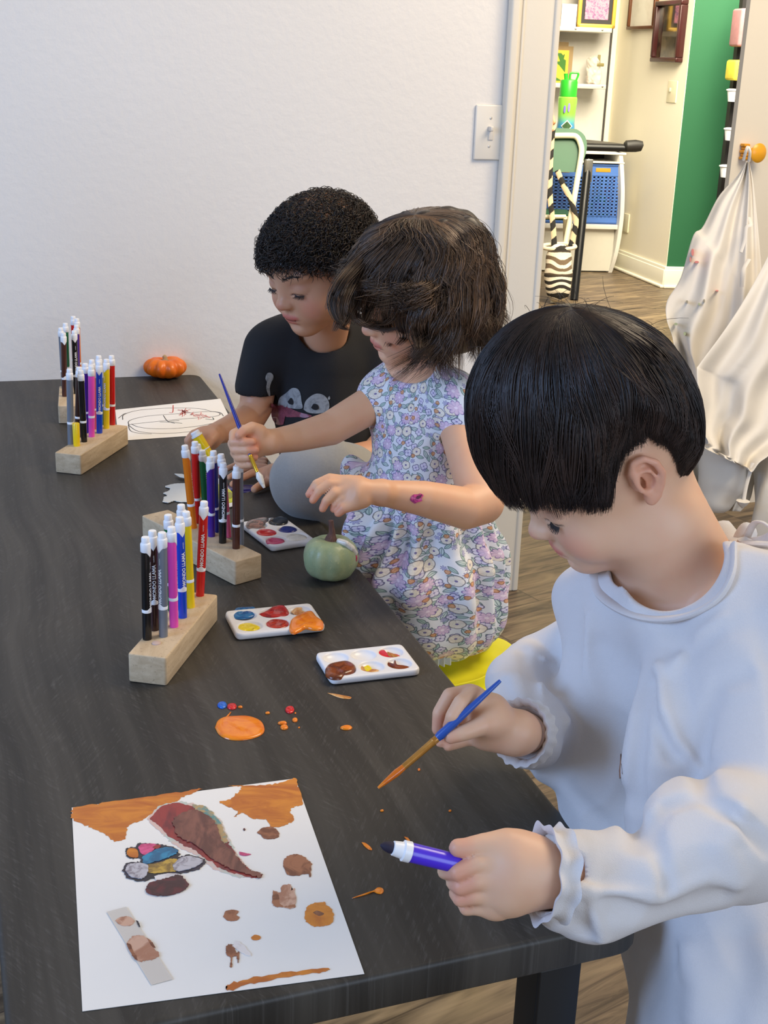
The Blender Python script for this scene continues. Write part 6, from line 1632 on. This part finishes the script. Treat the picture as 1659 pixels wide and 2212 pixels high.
# her hair
M_HAIR2 = hair_mat('hair_brown', .4)
def long_hair(R, seed=5, n=6000, K=30, col=(46, 34, 27), col2=(124, 96, 72), nclump=230):
    rg = np.random.default_rng(seed); g = R.T @ np.array([0, 0, -1.0])
    pc = rg.uniform(0, 2 * math.pi, nclump); ci = rg.integers(0, nclump, n); cph = rg.uniform(0, 6.28, nclump)[ci]; cl = rg.uniform(0, 1, nclump)[ci]; cam_ = rg.uniform(.6, 1.5, nclump)[ci]; ccol = rg.uniform(0, 1, nclump)[ci]
    ph = pc[ci]; dj = rg.normal(0, .10, n); lvl = np.clip(.65 * cl + rg.uniform(0, .35, n), 0, 1)
    c = np.array([0, -.12, .99]); tt = np.linspace(0, 1, K); front = np.cos(ph)
    th0 = rg.uniform(0.0, .9, n) * rg.uniform(0, 1, n) ** 1.5; frac = .60
    thE = np.where(front > .30, 1.36, 1.52) + rg.normal(0, .04, n)
    L_ = np.where(front > .62, rg.uniform(.000, .014, n), np.where(front > .30, rg.uniform(.010, .036, n), .070 + .058 * cl + rg.uniform(-.010, .010, n)))
    TH = th0[:, None] + (thE - th0)[:, None] * np.clip(tt / frac, 0, 1)[None]
    PH = ph[:, None] + dj[:, None] * (1.1 - .8 * tt[None]) + .16 * np.sin(TH * 3.1 + cph[:, None]) * smooth01(TH) + .085 * cam_[:, None] * np.sin(TH * 9 + 2 * cph[:, None]) * smooth01(TH - .5)
    t = .0120 + .009 * smooth01(TH / 1.2) * (.25 + .75 * lvl[:, None]) + .0045 * np.sin(TH * 7.5 + cph[:, None]) * smooth01(TH - .3)
    P = shell_pt(polar(c, TH, PH), t)
    e = P[:, int(frac * (K - 1)) + 1]; out = e - HC; out = out - (out @ g)[:, None] * g; out /= np.linalg.norm(out, axis=1)[:, None]
    u = np.clip((tt - frac) / (1 - frac), 0, 1)[None]; side = np.cross(out, g); A = cam_[:, None]
    w1 = A * .0125 * (np.sin(u * 8.6 + cph[:, None]) - np.sin(cph)[:, None] * (1 - u)) * u ** .5; w2 = A * .0150 * (np.sin(u * 8.0 + cph[:, None] * 1.7) - np.sin(cph * 1.7)[:, None]) * u ** .7
    curl = .016 * np.maximum(0, u - .7) / .3; turn = np.where(ccol > .5, 1, -1)[:, None]
    bulge = .006 * np.sin(u * math.pi * .75) * (front < .75)[:, None] - .012 * u ** 2 * (front > -.6)[:, None]
    fall = P + g * ((L_[:, None] * (u - .10 * np.maximum(0, u - .8)))[..., None]) + out[:, None] * (w1 + bulge + curl * .5)[..., None] + side[:, None] * (w2 + curl * turn)[..., None]
    Pn = np.where((tt > frac)[None, :, None], fall, P)
    for _ in range(2): Pn[:, 1:-1] = .25 * Pn[:, :-2] + .5 * Pn[:, 1:-1] + .25 * Pn[:, 2:]
    fly = rg.uniform(0, 1, n) < .05
    Pn[fly] += (rg.normal(0, .010, (fly.sum(), 1, 3)) * (tt[None, :, None] ** 1.5))
    rr = .00048 * np.interp(tt, [0, .1, .8, 1], [.6, 1, .9, .15])[None] * rg.uniform(.6, 1.3, (n, 1))
    c1, c2 = np.array(srgb(*col)[:3]), np.array(srgb(*col2)[:3]); w = np.clip(.5 * rg.uniform(0, 1, (n, 1)) ** 2 + .75 * ccol[:, None] ** 2.5, 0, 1)
    return strands_mesh(Pn, rr, c1 * (1 - w) + c2 * w)
gl_ = Rg.T @ np.array([0, 0, -1.0])
linG = line_fn([(0, .012), (40, .004), (52, -.03), (75, -.065), (120, -.075), (180, -.075)])
def shellG():
    skull((0, 0, 0), (0, 0, -.004)); C0 = HC.copy(); e = U(.02, ell(C0, HR + np.array([.009, .009, .003])), cap(C0 + np.array([0, -.035, 0]), C0 + np.array([0, -.030, 0]) + gl_ * .080, .072, .066))
    face = ell((0, .078, -.062), (.082, .085, .076))
    b = SUB(.010, e, face); pl = N(lambda P, bc=None, br=None: ((P - HC) @ gl_ - .115).astype(np.float32), HC, 1)
    return N(lambda P, bc=None, br=None: -smin(-b(P), -pl(P), .02) - .004 * wav(P * np.array([1, 1, .4]), 90, 6, 4, 1), HC, .2)
hair_obj(girl, [node_mesh(shellG(), .0035, (38, 28, 23)), long_hair(Rg, n=12500)], Rg, tg, sg, M_HAIR2)
# front locks over her cheek, drawn strand by strand
rg = np.random.default_rng(21); Ps = []; 
locks = [[(850, 520), (800, 570), (770, 640), (745, 690), (738, 705), (752, 712)], [(860, 510), (790, 560), (742, 610), (722, 655), (730, 690), (742, 700)], [(900, 520), (850, 600), (830, 680), (845, 730), (838, 748)], [(910, 520), (870, 610), (862, 690), (872, 725), (858, 745)], [(890, 520), (820, 600), (790, 660), (800, 700), (840, 712), (860, 708)],
         [(930, 530), (905, 620), (895, 700), (905, 745), (890, 770)], [(880, 500), (810, 560), (770, 620), (765, 680), (790, 702), (808, 708)], [(840, 540), (775, 590), (745, 640), (735, 690), (722, 715)], [(950, 540), (930, 640), (920, 720), (935, 770), (925, 795)], [(930, 560), (880, 640), (850, 690), (820, 700), (800, 690)],
         [(870, 500), (805, 560), (762, 620), (752, 665), (765, 692)], [(880, 505), (815, 570), (778, 640), (770, 680), (785, 700)], [(860, 505), (790, 565), (750, 625), (742, 672), (756, 700)],
         [(870, 500), (790, 550), (735, 610), (716, 660), (712, 668)], [(890, 520), (830, 600), (800, 670), (785, 700), (770, 690)]]
skull((0, 0, 0), (0, 0, -.004)); surf = XF(ell(HC.copy(), HR + .0225), Rg, tg, sg)
for lk in locks:
    lk = [((lk[0][0] + 885) / 2 + 4, 474), ((lk[0][0] * 2 + 880) / 3, (lk[0][1] + 474) / 2)] + lk
    base_ = []
    for x, y in lk:
        p = march(surf, x, y, 1.6); d_ = depth(p); base_.append(d_ if abs(float(surf(np.array([p], np.float32))[0])) < .002 else None)
    last = [k for k in base_ if k is not None][-1]; base_ = [last - .022 if k is None else k for k in base_]
    for q in range(46):
        j = rg.normal(0, 9, 2); dd = rg.uniform(-.004, .006); n_ = len(lk); pts_ = []
        for i, (x, y) in enumerate(lk):
            u = i / (n_ - 1); sp = (1 - .72 * u) * (.35 if i == 0 else 1); pts_.append(W(x + j[0] * sp * 1.6, y + j[1] * sp * .6, base_[i] + dd * sp))
        S = cr_spline(pts_, 6); S = S[np.linspace(0, len(S) - 1, 30).astype(int)]; Ps.append(S)
Ps = np.array(Ps); rr = .0006 * np.interp(np.linspace(0, 1, 30), [0, .1, .8, 1], [.4, 1, .9, .2])[None] * rg.uniform(.5, 1.0, (len(Ps), 1)); w = rg.uniform(0, 1, (len(Ps), 1)) ** 1.6
v_, q_, c_ = strands_mesh(Ps, rr, np.array(srgb(40, 29, 24)[:3]) * (1 - w) + np.array(srgb(112, 86, 64)[:3]) * w); link('front_hair', np_mesh('front_hair', v_, q_, c_), M_HAIR2, girl)
lash_parts(Rg, tg, sg, girl, sides=(-1, 1), brow=False)
bq = [W(474, 808, 1.80), W(541, 985, 1.765), W(556, 1020, 1.76), W(571, 1054, 1.76)]
brush(*bq, .0036, 'blue paintbrush with a gold ferrule and white paint, held by the girl', P_((24, 36, 140), .25), P_((214, 172, 50), .25, metal=.6), PM['white'], tipr=.0034)

# the yellow chair
M_YEL = P_((232, 226, 40), .35, var=.03)
ch = empty('child_chair', T(1010, 1420, 0.0) * 0 + [*T(1020, 1430, .46)[:2], 0], 'bright yellow moulded plastic chair under the kneeling girl', 'chair')
zs = .455; out = [(870, 1440), (905, 1425), (950, 1400), (1010, 1376), (1060, 1374), (1095, 1384), (1114, 1404), (1106, 1432), (1082, 1450), (1060, 1456), (1036, 1468), (1000, 1478), (960, 1484), (900, 1478)]
P = cr_spline([T(x, y, zs) for x, y in out + out[:1]], 5)[:-1]; c = P.mean(0); V = []
for k, dz in ((.6, -.028), (.96, -.022), (1.0, -.012), (1.0, -.004), (.985, 0), (.93, .0), (.8, -.006), (.3, -.010)): V.append(c + (P - c) * [k, k, 1] + [0, 0, dz])
n = len(P); mb = MB(); mb.add(np.concatenate(V), [(i * n + j, i * n + (j + 1) % n, (i + 1) * n + (j + 1) % n, (i + 1) * n + j) for i in range(7) for j in range(n)] + [tuple(range(n))[::-1], tuple(7 * n + j for j in range(n))]); mb.build('seat', M_YEL, ch)
for dx, dy in ((-.10, -.05), (.03, -.06), (-.08, .13), (.03, .13)):
    p = c + [dx, dy, -.02]; mb = MB(); mb.tube([p, (c + [dx * 1.05, dy * 1.1, 0]) * [1, 1, 0]], [.022, .014], 12); mb.build('leg', M_YEL, ch)
mb = MB(); bk = [c + np.array([.14 + .02 * math.sin(a * 3.14), .16 - .30 * a, 0]) for a in np.linspace(0, 1, 9)]

# ---------------------------------------------------------------- BOY IN BLACK
M_SKIN3 = skin_mat('skin_tan'); skull((0, .004, -.005), (0, 0, -.007))
ab = math.radians(47); pb = math.radians(24)
fb = np.array([-math.sin(ab) * math.cos(pb), -math.cos(ab) * math.cos(pb), -math.sin(pb)])
Rb, tb, sb = place_head(fb, (.0, .0, 1), (0, .090, -.030), W(604, 662, 2.02), 1.06)
hb_ = XF(BARE, Rb, tb, sb); bW = lambda p: tb + sb * (Rb @ np.array(p, float))
boy2 = empty('person', [*W(760, 1100, 2.3)[:2], .45], 'seated boy with short curly hair in a black printed t-shirt', 'person')
DB = 2.18
neckB = chain([(bW((0, -.020, -.045)), .038), (W(700, 730, DB), .038), (W(712, 800, DB + .07), .045)])
torsoB = U(.04, fig((708, 790, 2.26, .055), (700, 930, 2.28, .075), (740, 1060, 2.32, .085)), fig((590, 745, 2.20, .034), (800, 770, 2.26, .036)))
armBR = fig((572, 755, 2.19, .032), (552, 880, 2.20, .028), (538, 905, 2.19, .027), (500, 925, 2.14, .0225), (462, 938, 2.10, .017))
armBL = fig((822, 780, 2.24, .034), (845, 950, 2.22, .030), (810, 985, 2.18, .028), (710, 1000, 2.12, .0225), (615, 1020, 2.06, .0170))
pb_ = 2.08
palmBR = U(.010, ell(W(445, 950, pb_), (.022, .018, .020)), fig((462, 940, pb_ + .01, .0165), (440, 945, pb_, .016)))
fBR = [fig((440, 938, pb_ - .006, .0080), (418, 938, pb_ - .012, .0072), (406, 952, pb_ - .012, .0066), (412, 966, pb_ - .008, .0056)), fig((438, 950, pb_ - .004, .0080), (415, 952, pb_ - .006, .0072), (404, 966, pb_ - .006, .0062), (414, 978, pb_ - .004, .0054)),
       fig((440, 962, pb_, .0076), (420, 968, pb_, .0068), (412, 980, pb_, .0058), (422, 990, pb_, .005)), fig((446, 970, pb_ + .004, .007), (430, 980, pb_ + .004, .006), (424, 992, pb_ + .003, .005))]
thBR = fig((462, 942, pb_ - .010, .0095), (456, 950, pb_ - .020, .0080), (449, 960, pb_ - .024, .0070))
zt2 = TAB_Z + .009
def tp2(x, y, dz=0.0): return T(x, y, zt2 + dz)
palmBL = U(.010, ell(tp2(592, 1022, .010), (.026, .022, .012), rotz(.2)), chain([(W(615, 1020, 2.06), .0165), (tp2(592, 1020, .010), .014)]))
fBL = [chain([(tp2(574, 1012, .008), .0080), (tp2(545, 1008, .010), .0070), (tp2(515, 1020, .004), .0062), (tp2(496, 1031, .000), .0054)]), chain([(tp2(572, 1022, .008), .0080), (tp2(545, 1022, .011), .0070), (tp2(520, 1034, .005), .0062), (tp2(502, 1046, .0), .0054)]),
       chain([(tp2(570, 1004, .006), .0078), (tp2(540, 998, .010), .0068), (tp2(512, 1004, .004), .0060), (tp2(492, 1012, .0), .0052)]), chain([(tp2(572, 996, .004), .0070), (tp2(550, 990, .008), .006), (tp2(528, 992, .003), .0054), (tp2(512, 996, .0), .0048)])]
thBL = chain([(tp2(590, 1034, .008), .0095), (tp2(572, 1044, .004), .0082), (tp2(558, 1052, .001), .0074), (tp2(550, 1057, .0), .0066)])
handBR = hand(palmBR, fBR, thBR, .007); handBL = hand(palmBL, fBL, thBL, .007)
hipB = fig((800, 1080, 2.30, .085), (690, 1040, 2.10, .062), (700, 1060, 2.09, .055), (830, 1130, 2.22, .04))
nodeB = U(.02, U(.018, hb_, neckB), torsoB, hipB); nodeB = U(.014, nodeB, U(.008, armBR, handBR), U(.008, armBL, handBL))
finish_body(boy2, nodeB, (Rb, tb, sb, SPOTS), .0024, (204, 152, 118), [], M_SKIN3)
M_BLK = plain('black_cotton', (22, 22, 25), .88, var=.15, bump=.2, bscale=700)
shirt = U(.045, fig((703, 800, 2.225, .078), (700, 900, 2.245, .086), (730, 1040, 2.29, .098)), fig((604, 752, 2.20, .046), (790, 765, 2.25, .050)), fig((640, 732, 2.21, .036), (760, 732, 2.24, .036)))
shirt = U(.016, shirt, fig((582, 756, 2.19, .043), (558, 838, 2.198, .0400)), fig((815, 775, 2.24, .046), (830, 840, 2.235, .044)))
shirt = bumps(shirt, lambda P: .0032 * wav(P * np.array([1, 1, .6]), 30, 12, 5, 2) , .006)
shirt = SUB(.003, shirt, OFF(chain([(bW((0, -.020, -.045)), .042), (W(697, 712, 2.17), .0435)]), .001), cap(W(558, 846, 2.20), W(548, 885, 2.20), .034, .036), cap(W(834, 850, 2.23), W(842, 930, 2.22), .034, .034))
sdf_obj('tshirt', shirt, .0028, M_BLK, boy2, it=1)
M_PG = paint_mat('print_grey', (150, 152, 152), (120, 122, 124), .8, 60); M_PR = paint_mat('print_maroon', (134, 62, 76), (110, 46, 62), .8, 50)
zs2 = lambda *p: [(500 + x * .36166, 380 + y * .36166) for x, y in p]
for pl_, mt in ((zs2((205, 1195), (215, 1178), (235, 1176), (250, 1192), (248, 1215), (238, 1232), (228, 1270), (232, 1310), (222, 1312), (208, 1270), (212, 1232), (203, 1215)), M_PG),
                (zs2((275, 1370), (288, 1325), (325, 1298), (360, 1268), (395, 1272), (412, 1300), (418, 1345), (425, 1385), (395, 1392), (340, 1385)), M_PG), (zs2((430, 1395), (440, 1350), (470, 1318), (510, 1300), (555, 1312), (582, 1350), (582, 1390), (560, 1412), (500, 1420), (455, 1412)), M_PG),
                (zs2((236, 1375), (244, 1345), (265, 1362), (330, 1378), (400, 1410), (480, 1432), (440, 1445), (400, 1440), (330, 1440), (300, 1415), (290, 1440), (312, 1482), (268, 1484), (240, 1440)), M_PR),
                (zs2((575, 1325), (585, 1315), (590, 1330), (580, 1338)), M_PG)):
    decal(pl_, shirt, 1.9, .0016, 'shirt_print', mt, boy2)
for pl_ in (zs2((335, 1350), (355, 1325), (368, 1345), (366, 1366), (345, 1362)), zs2((475, 1385), (490, 1362), (515, 1368), (520, 1392), (495, 1398))): decal(pl_, shirt, 1.9, .0028, 'shirt_print', M_BLK, boy2)
M_GRY = plain('grey_jersey', (152, 152, 150), .9, var=.10, bump=.2, bscale=900, sheen=.3, scale=260)
pants = U(.03, fig((810, 1075, 2.28, .085), (700, 1032, 2.085, .066), (672, 1036, 2.07, .060)), fig((672, 1040, 2.07, .058), (720, 1085, 2.09, .050), (830, 1150, 2.20, .045)))
pants = bumps(pants, lambda P: .003 * wav(P, 30, 15, 5, 2), .004)
sdf_obj('trousers', pants, .0032, M_GRY, boy2, it=1)
lineB = line_fn([(0, .030), (35, .026), (55, .014), (70, -.004), (85, .0), (110, .006), (140, -.03), (180, -.05)])
def curls(line, n=3400, K=16, seed=11, col=(24, 19, 17), col2=(60, 44, 34)):
    rg = np.random.default_rng(seed); d = rg.normal(size=(n * 3, 3)); d /= np.linalg.norm(d, axis=1)[:, None]; P0 = shell_pt(d, .004)
    k = P0[:, 2] > line(P0) + .002; d = d[k][:n]; n = len(d); base = shell_pt(d, rg.uniform(.005, .0105, n)); tan = np.cross(d, rg.normal(size=(n, 3))); 
    flow = np.array([0, .6, -.8]); tan = tan * .6 + (flow - d * (d @ flow)[:, None]); tan -= d * (tan * d).sum(1)[:, None]; tan /= np.linalg.norm(tan, axis=1)[:, None] + 1e-9; bi = np.cross(d, tan)
    u = np.linspace(0, 1, K)[None]; ra = rg.uniform(.0018, .0044, (n, 1)); tn = rg.uniform(3, 7.5, (n, 1)); p0 = rg.uniform(0, 6.28, (n, 1)); L_ = rg.uniform(.010, .026, (n, 1))
    a = p0 + tn * u; P = base[:, None] + tan[:, None] * (L_ * u)[..., None] + bi[:, None] * (ra * (np.cos(a) - np.cos(p0)))[..., None] + d[:, None] * (ra * np.sin(a) + .004 * np.sin(u * 3.1))[..., None]
    rr = .00048 * np.interp(u[0], [0, .1, .8, 1], [.6, 1, .9, .2])[None] * rg.uniform(.7, 1.3, (n, 1)); c1, c2 = np.array(srgb(*col)[:3]), np.array(srgb(*col2)[:3]); w = rg.uniform(0, 1, (n, 1)) ** 2
    return strands_mesh(P, rr, c1 * (1 - w) + c2 * w)
nb_ = bumps(shell_node(lineB, np.array([.004, .006, .004])), lambda P: .0022 * wav(P, 170, 9, 5, 1), .003)
hair_obj(boy2, [node_mesh(nb_, .0028, (28, 22, 20)), curls(lineB, 9500)], Rb, tb, sb, hair_mat('hair_curly', .5))
lash_parts(Rb, tb, sb, boy2, browcol=(56, 40, 32))
# the yellow marker in his hand
marker(W(452, 985, 2.05), W(420, 932, 2.04), 'yellow', 'yellow marker held by the boy in the black t-shirt', None, r=.0085, turn=2.5, text=False, name='held_marker')

# ---------------------------------------------------------------- SMOCKS ON THE HOOKS
M_SM2 = plain('hung_smock', (222, 217, 208), .8, var=.03, bump=.15, bscale=900)
def hook(x, y, label):
    q = RD.px(x, y, .03); t = empty('coat_hook', RD.w(q[0], q[1], 0), label, 'hook', None)
    mb = MB(); Rk = np.stack([RD.d, np.array([0, 0, 1.0]), RD.n], 1)
    mb.lathe([(.012, 0), (.011, .012), (.010, .022), (.024, .034), (.027, .040), (.020, .046), (.001, .048)], 28, RD.w(q[0], q[1], 0), Rk); mb.build('knob', P_((236, 168, 40), .3), t)
    mb = MB(); q2 = RD.px(x - 22, y - 2, .02)
    for k in range(5): mb.box(RD.w(q2[0] + .004 * (k % 2), q2[1] + (k - 2) * .009, .012), (.020, .02, .008), RD.R, bev=.002)
    mb.build('backplate', P_((226, 156, 36), .35), t); return q
hook(1634, 330, 'orange-yellow knob hook on the cream door holding up the left smock')
def hung(outline, D0, tilt, label, seed, stains=()):
    "soft sheet with depth filling an outline; narrow at the hook, wider below"
    t_ = None; node = None
    for (x, y, r, d) in outline: pass
    segs = [cap(W(a[0], a[1], a[3]), W(b[0], b[1], b[3]), a[2], b[2]) for a, b in zip(outline[:-1], outline[1:])]
    return segs
hs = empty('hanging_smock', W(1600, 700, 3.45), 'cream-white smock with faint paint stains hanging from the orange knob hook', 'smock', None)
def cloth_from(outL, outR, Dfun, th, label_seed, name, parent, nfold, amp, mat=M_SM2):
    "outL/outR: matching left and right edge points (px); a pleated sheet between them"
    n = 90; m_ = 70; Lp = cr_spline([(x, y, 0) for x, y in outL], 12); Rp = cr_spline([(x, y, 0) for x, y in outR], 12)
    Lp = Lp[np.linspace(0, len(Lp) - 1, n).astype(int)]; Rp = Rp[np.linspace(0, len(Rp) - 1, n).astype(int)]; V = []
    for i in range(n):
        v_ = i / (n - 1)
        for j in range(m_):
            u = j / (m_ - 1); x = Lp[i, 0] * (1 - u) + Rp[i, 0] * u; y = Lp[i, 1] * (1 - u) + Rp[i, 1] * u
            f = amp * (.25 + .75 * min(1, v_ * 1.5)) * (math.sin(u * nfold * 6.28 + 1.6 * math.sin(v_ * 3 + label_seed)) + .5 * math.sin(u * nfold * 14 + v_ * 4 + label_seed)) + .012 * math.sin(v_ * 7 + u * 3 + label_seed)
            V.append(W(x, y, Dfun(u, v_) + f))
    V = np.array(V); Fa = [(i * m_ + j, i * m_ + j + 1, (i + 1) * m_ + j + 1, (i + 1) * m_ + j) for i in range(n - 1) for j in range(m_ - 1)]
    V2 = V + (V - CO) / np.linalg.norm(V - CO, axis=1)[:, None] * th; N_ = len(V)
    rim = [j for j in range(m_)] + [i * m_ + m_ - 1 for i in range(1, n)] + [(n - 1) * m_ + j for j in range(m_ - 2, -1, -1)] + [i * m_ for i in range(n - 2, 0, -1)]
    mb = MB(); mb.add(np.concatenate([V, V2]), Fa + [tuple(q + N_ for q in f[::-1]) for f in Fa] + [(rim[k], rim[(k + 1) % len(rim)], rim[(k + 1) % len(rim)] + N_, rim[k] + N_)[::-1] for k in range(len(rim))]); return mb.build(name, mat, parent, auto=False)
cloth_from([(1612, 348), (1592, 380), (1552, 425), (1518, 490), (1497, 510), (1470, 600), (1441, 650), (1440, 690), (1455, 740), (1470, 860), (1480, 1000), (1500, 1100)], [(1618, 348), (1628, 400), (1640, 520), (1650, 640), (1655, 700), (1660, 800), (1650, 900), (1640, 960), (1640, 1000), (1630, 1040), (1620, 1080), (1600, 1105)],
           lambda u, v: 3.50 - .03 * v, .018, 1.0, 'smock_body', hs, 2.2, .028)
mb = MB(); mb.tube(cr_spline([W(1606, 346, 3.47), W(1612, 325, 3.45), W(1616, 318, 3.45), W(1620, 328, 3.45), W(1618, 348, 3.47)], 5), .0045, 6); mb.build('hanging_loop', M_SM2, hs)
mb = MB(); mb.tube(cr_spline([W(1618, 470, 3.44), W(1622, 485, 3.42), W(1612, 492, 3.42), W(1608, 520, 3.42), W(1600, 545, 3.42)], 5), .005, 6, flat=.4); mb.tube(cr_spline([W(1618, 560, 3.42), W(1605, 585, 3.41), W(1602, 620, 3.42)], 5), .006, 6, flat=.4); mb.build('tie', M_SM2, hs)
M_ST = {'r': P_((196, 120, 116), .8), 'g': P_((150, 160, 130), .8), 'k': P_((140, 134, 120), .8)}
for x, y, rx, ry, c in ((1496, 545, 3, 8, 'r'), (1505, 566, 5, 2.5, 'r'), (1549, 628, 3.5, 1.5, 'r'), (1484, 652, 2.5, 3.5, 'k'), (1521, 650, 2, 4, 'k'), (1510, 657, 2, 3, 'g'), (1460, 700, 4, 3, 'g'), (1479, 721, 3, 4, 'g'), (1491, 560, 1.5, 6, 'r')):
    P = [W(x + rx * math.cos(a), y + ry * math.sin(a), 3.425) for a in np.linspace(0, 6.28, 9)[:-1]]
    mb = MB(); mb.add(P + [p + (p - CO) * .02 for p in P], [tuple(range(8)), tuple(range(8, 16))[::-1]] + [(j, (j + 1) % 8, 8 + (j + 1) % 8, 8 + j) for j in range(8)]); mb.build('stain', M_ST[c], hs, smooth=False)
hs2 = empty('hanging_smock', W(1640, 900, 3.3), 'folded white smock hanging in front of the stained one at the right edge', 'smock', None)
cloth_from([(1668, 535), (1640, 590), (1600, 660), (1560, 720), (1512, 785), (1505, 800), (1508, 850), (1510, 880), (1512, 920), (1530, 955), (1520, 960), (1524, 970)], [(1760, 535), (1760, 600), (1760, 700), (1760, 800), (1740, 850), (1720, 900), (1700, 950), (1660, 985), (1640, 1000), (1625, 1020), (1618, 1012), (1620, 1016)],
           lambda u, v: 3.32 - .02 * v + .03 * u, .018, 2.4, 'smock_body', hs2, 1.8, .03)
hang_n = lambda n, sd: bumps(n, lambda P: .010 * wav(P * np.array([1, 1, .25]), 26, sd, 5, 1), .012)
sdf_obj('sleeve', hang_n(U(.03, fig((1575, 960, 3.42, .05), (1566, 1040, 3.42, .055), (1556, 1085, 3.42, .034)), fig((1540, 1000, 3.44, .04), (1545, 1070, 3.44, .04))), 3), .007, M_SM2, hs2)
sdf_obj('sleeve', hang_n(fig((1690, 950, 3.42, .07), (1694, 1060, 3.42, .085), (1690, 1200, 3.42, .085)), 7), .007, M_SM2, hs2)
mb = MB(); mb.tube(cr_spline([W(1626, 1000, 3.32), W(1612, 1050, 3.32), W(1606, 1085, 3.32)], 5), .005, 6, flat=.4); mb.lathe([(.001, -.01), (.012, 0), (.018, .01), (.001, .012)], 8, W(1604, 1090, 3.32)); mb.build('tie', M_SM2, hs2)
# ================================================================ LIGHT
def area(name, loc, target, size, power, col, sy=None):
    l = bpy.data.lights.new(name, 'AREA'); l.shape = 'RECTANGLE'; l.size = size; l.size_y = sy or size; l.energy = power; l.color = col
    o = bpy.data.objects.new(name, l); COL.objects.link(o); o.location = loc
    d = Vector(target) - Vector(loc); o.rotation_euler = d.to_track_quat('-Z', 'Y').to_euler(); return o
w = bpy.data.worlds.new('world'); SC.world = w; w.use_nodes = True
w.node_tree.nodes['Background'].inputs[0].default_value = (1.0, .965, .925, 1); w.node_tree.nodes['Background'].inputs[1].default_value = .40
area('window_light', (1.9, -1.5, 1.5), (0.2, 1.5, .8), 1.8, 54, (.62, .77, 1.0), 1.8)
area('side_window_light', (-2.6, -.2, 1.9), (-.8, 2.6, .8), 1.6, 84, (.32, .55, 1.0), 1.6)
area('warm_overhead_light', (1.3, 2.1, 2.75), (.7, 2.4, .8), 1.2, 50, (1.0, .80, .56), 1.3)
area('warm_overhead_light', (1.7, 2.6, 2.7), (1.3, 3.8, .8), .8, 26, (1.0, .84, .62), .8)  # extra warm fill added over the doorway to brighten the cream door leaf
area('next_room_light', (1.5, 5.9, 2.7), (3.0, 8.0, 1.0), 1.6, 300, (1.0, .88, .66), 1.6)
area('next_room_light', (2.3, 7.4, 2.8), (2.3, 8.2, .6), 1.4, 90, (1.0, .9, .68), 1.2)
SC.view_settings.view_transform = 'Standard'; SC.view_settings.look = 'None'; SC.view_settings.gamma = 1.0
SC.view_settings.use_curve_mapping = False; SC.view_settings.exposure = -0.18
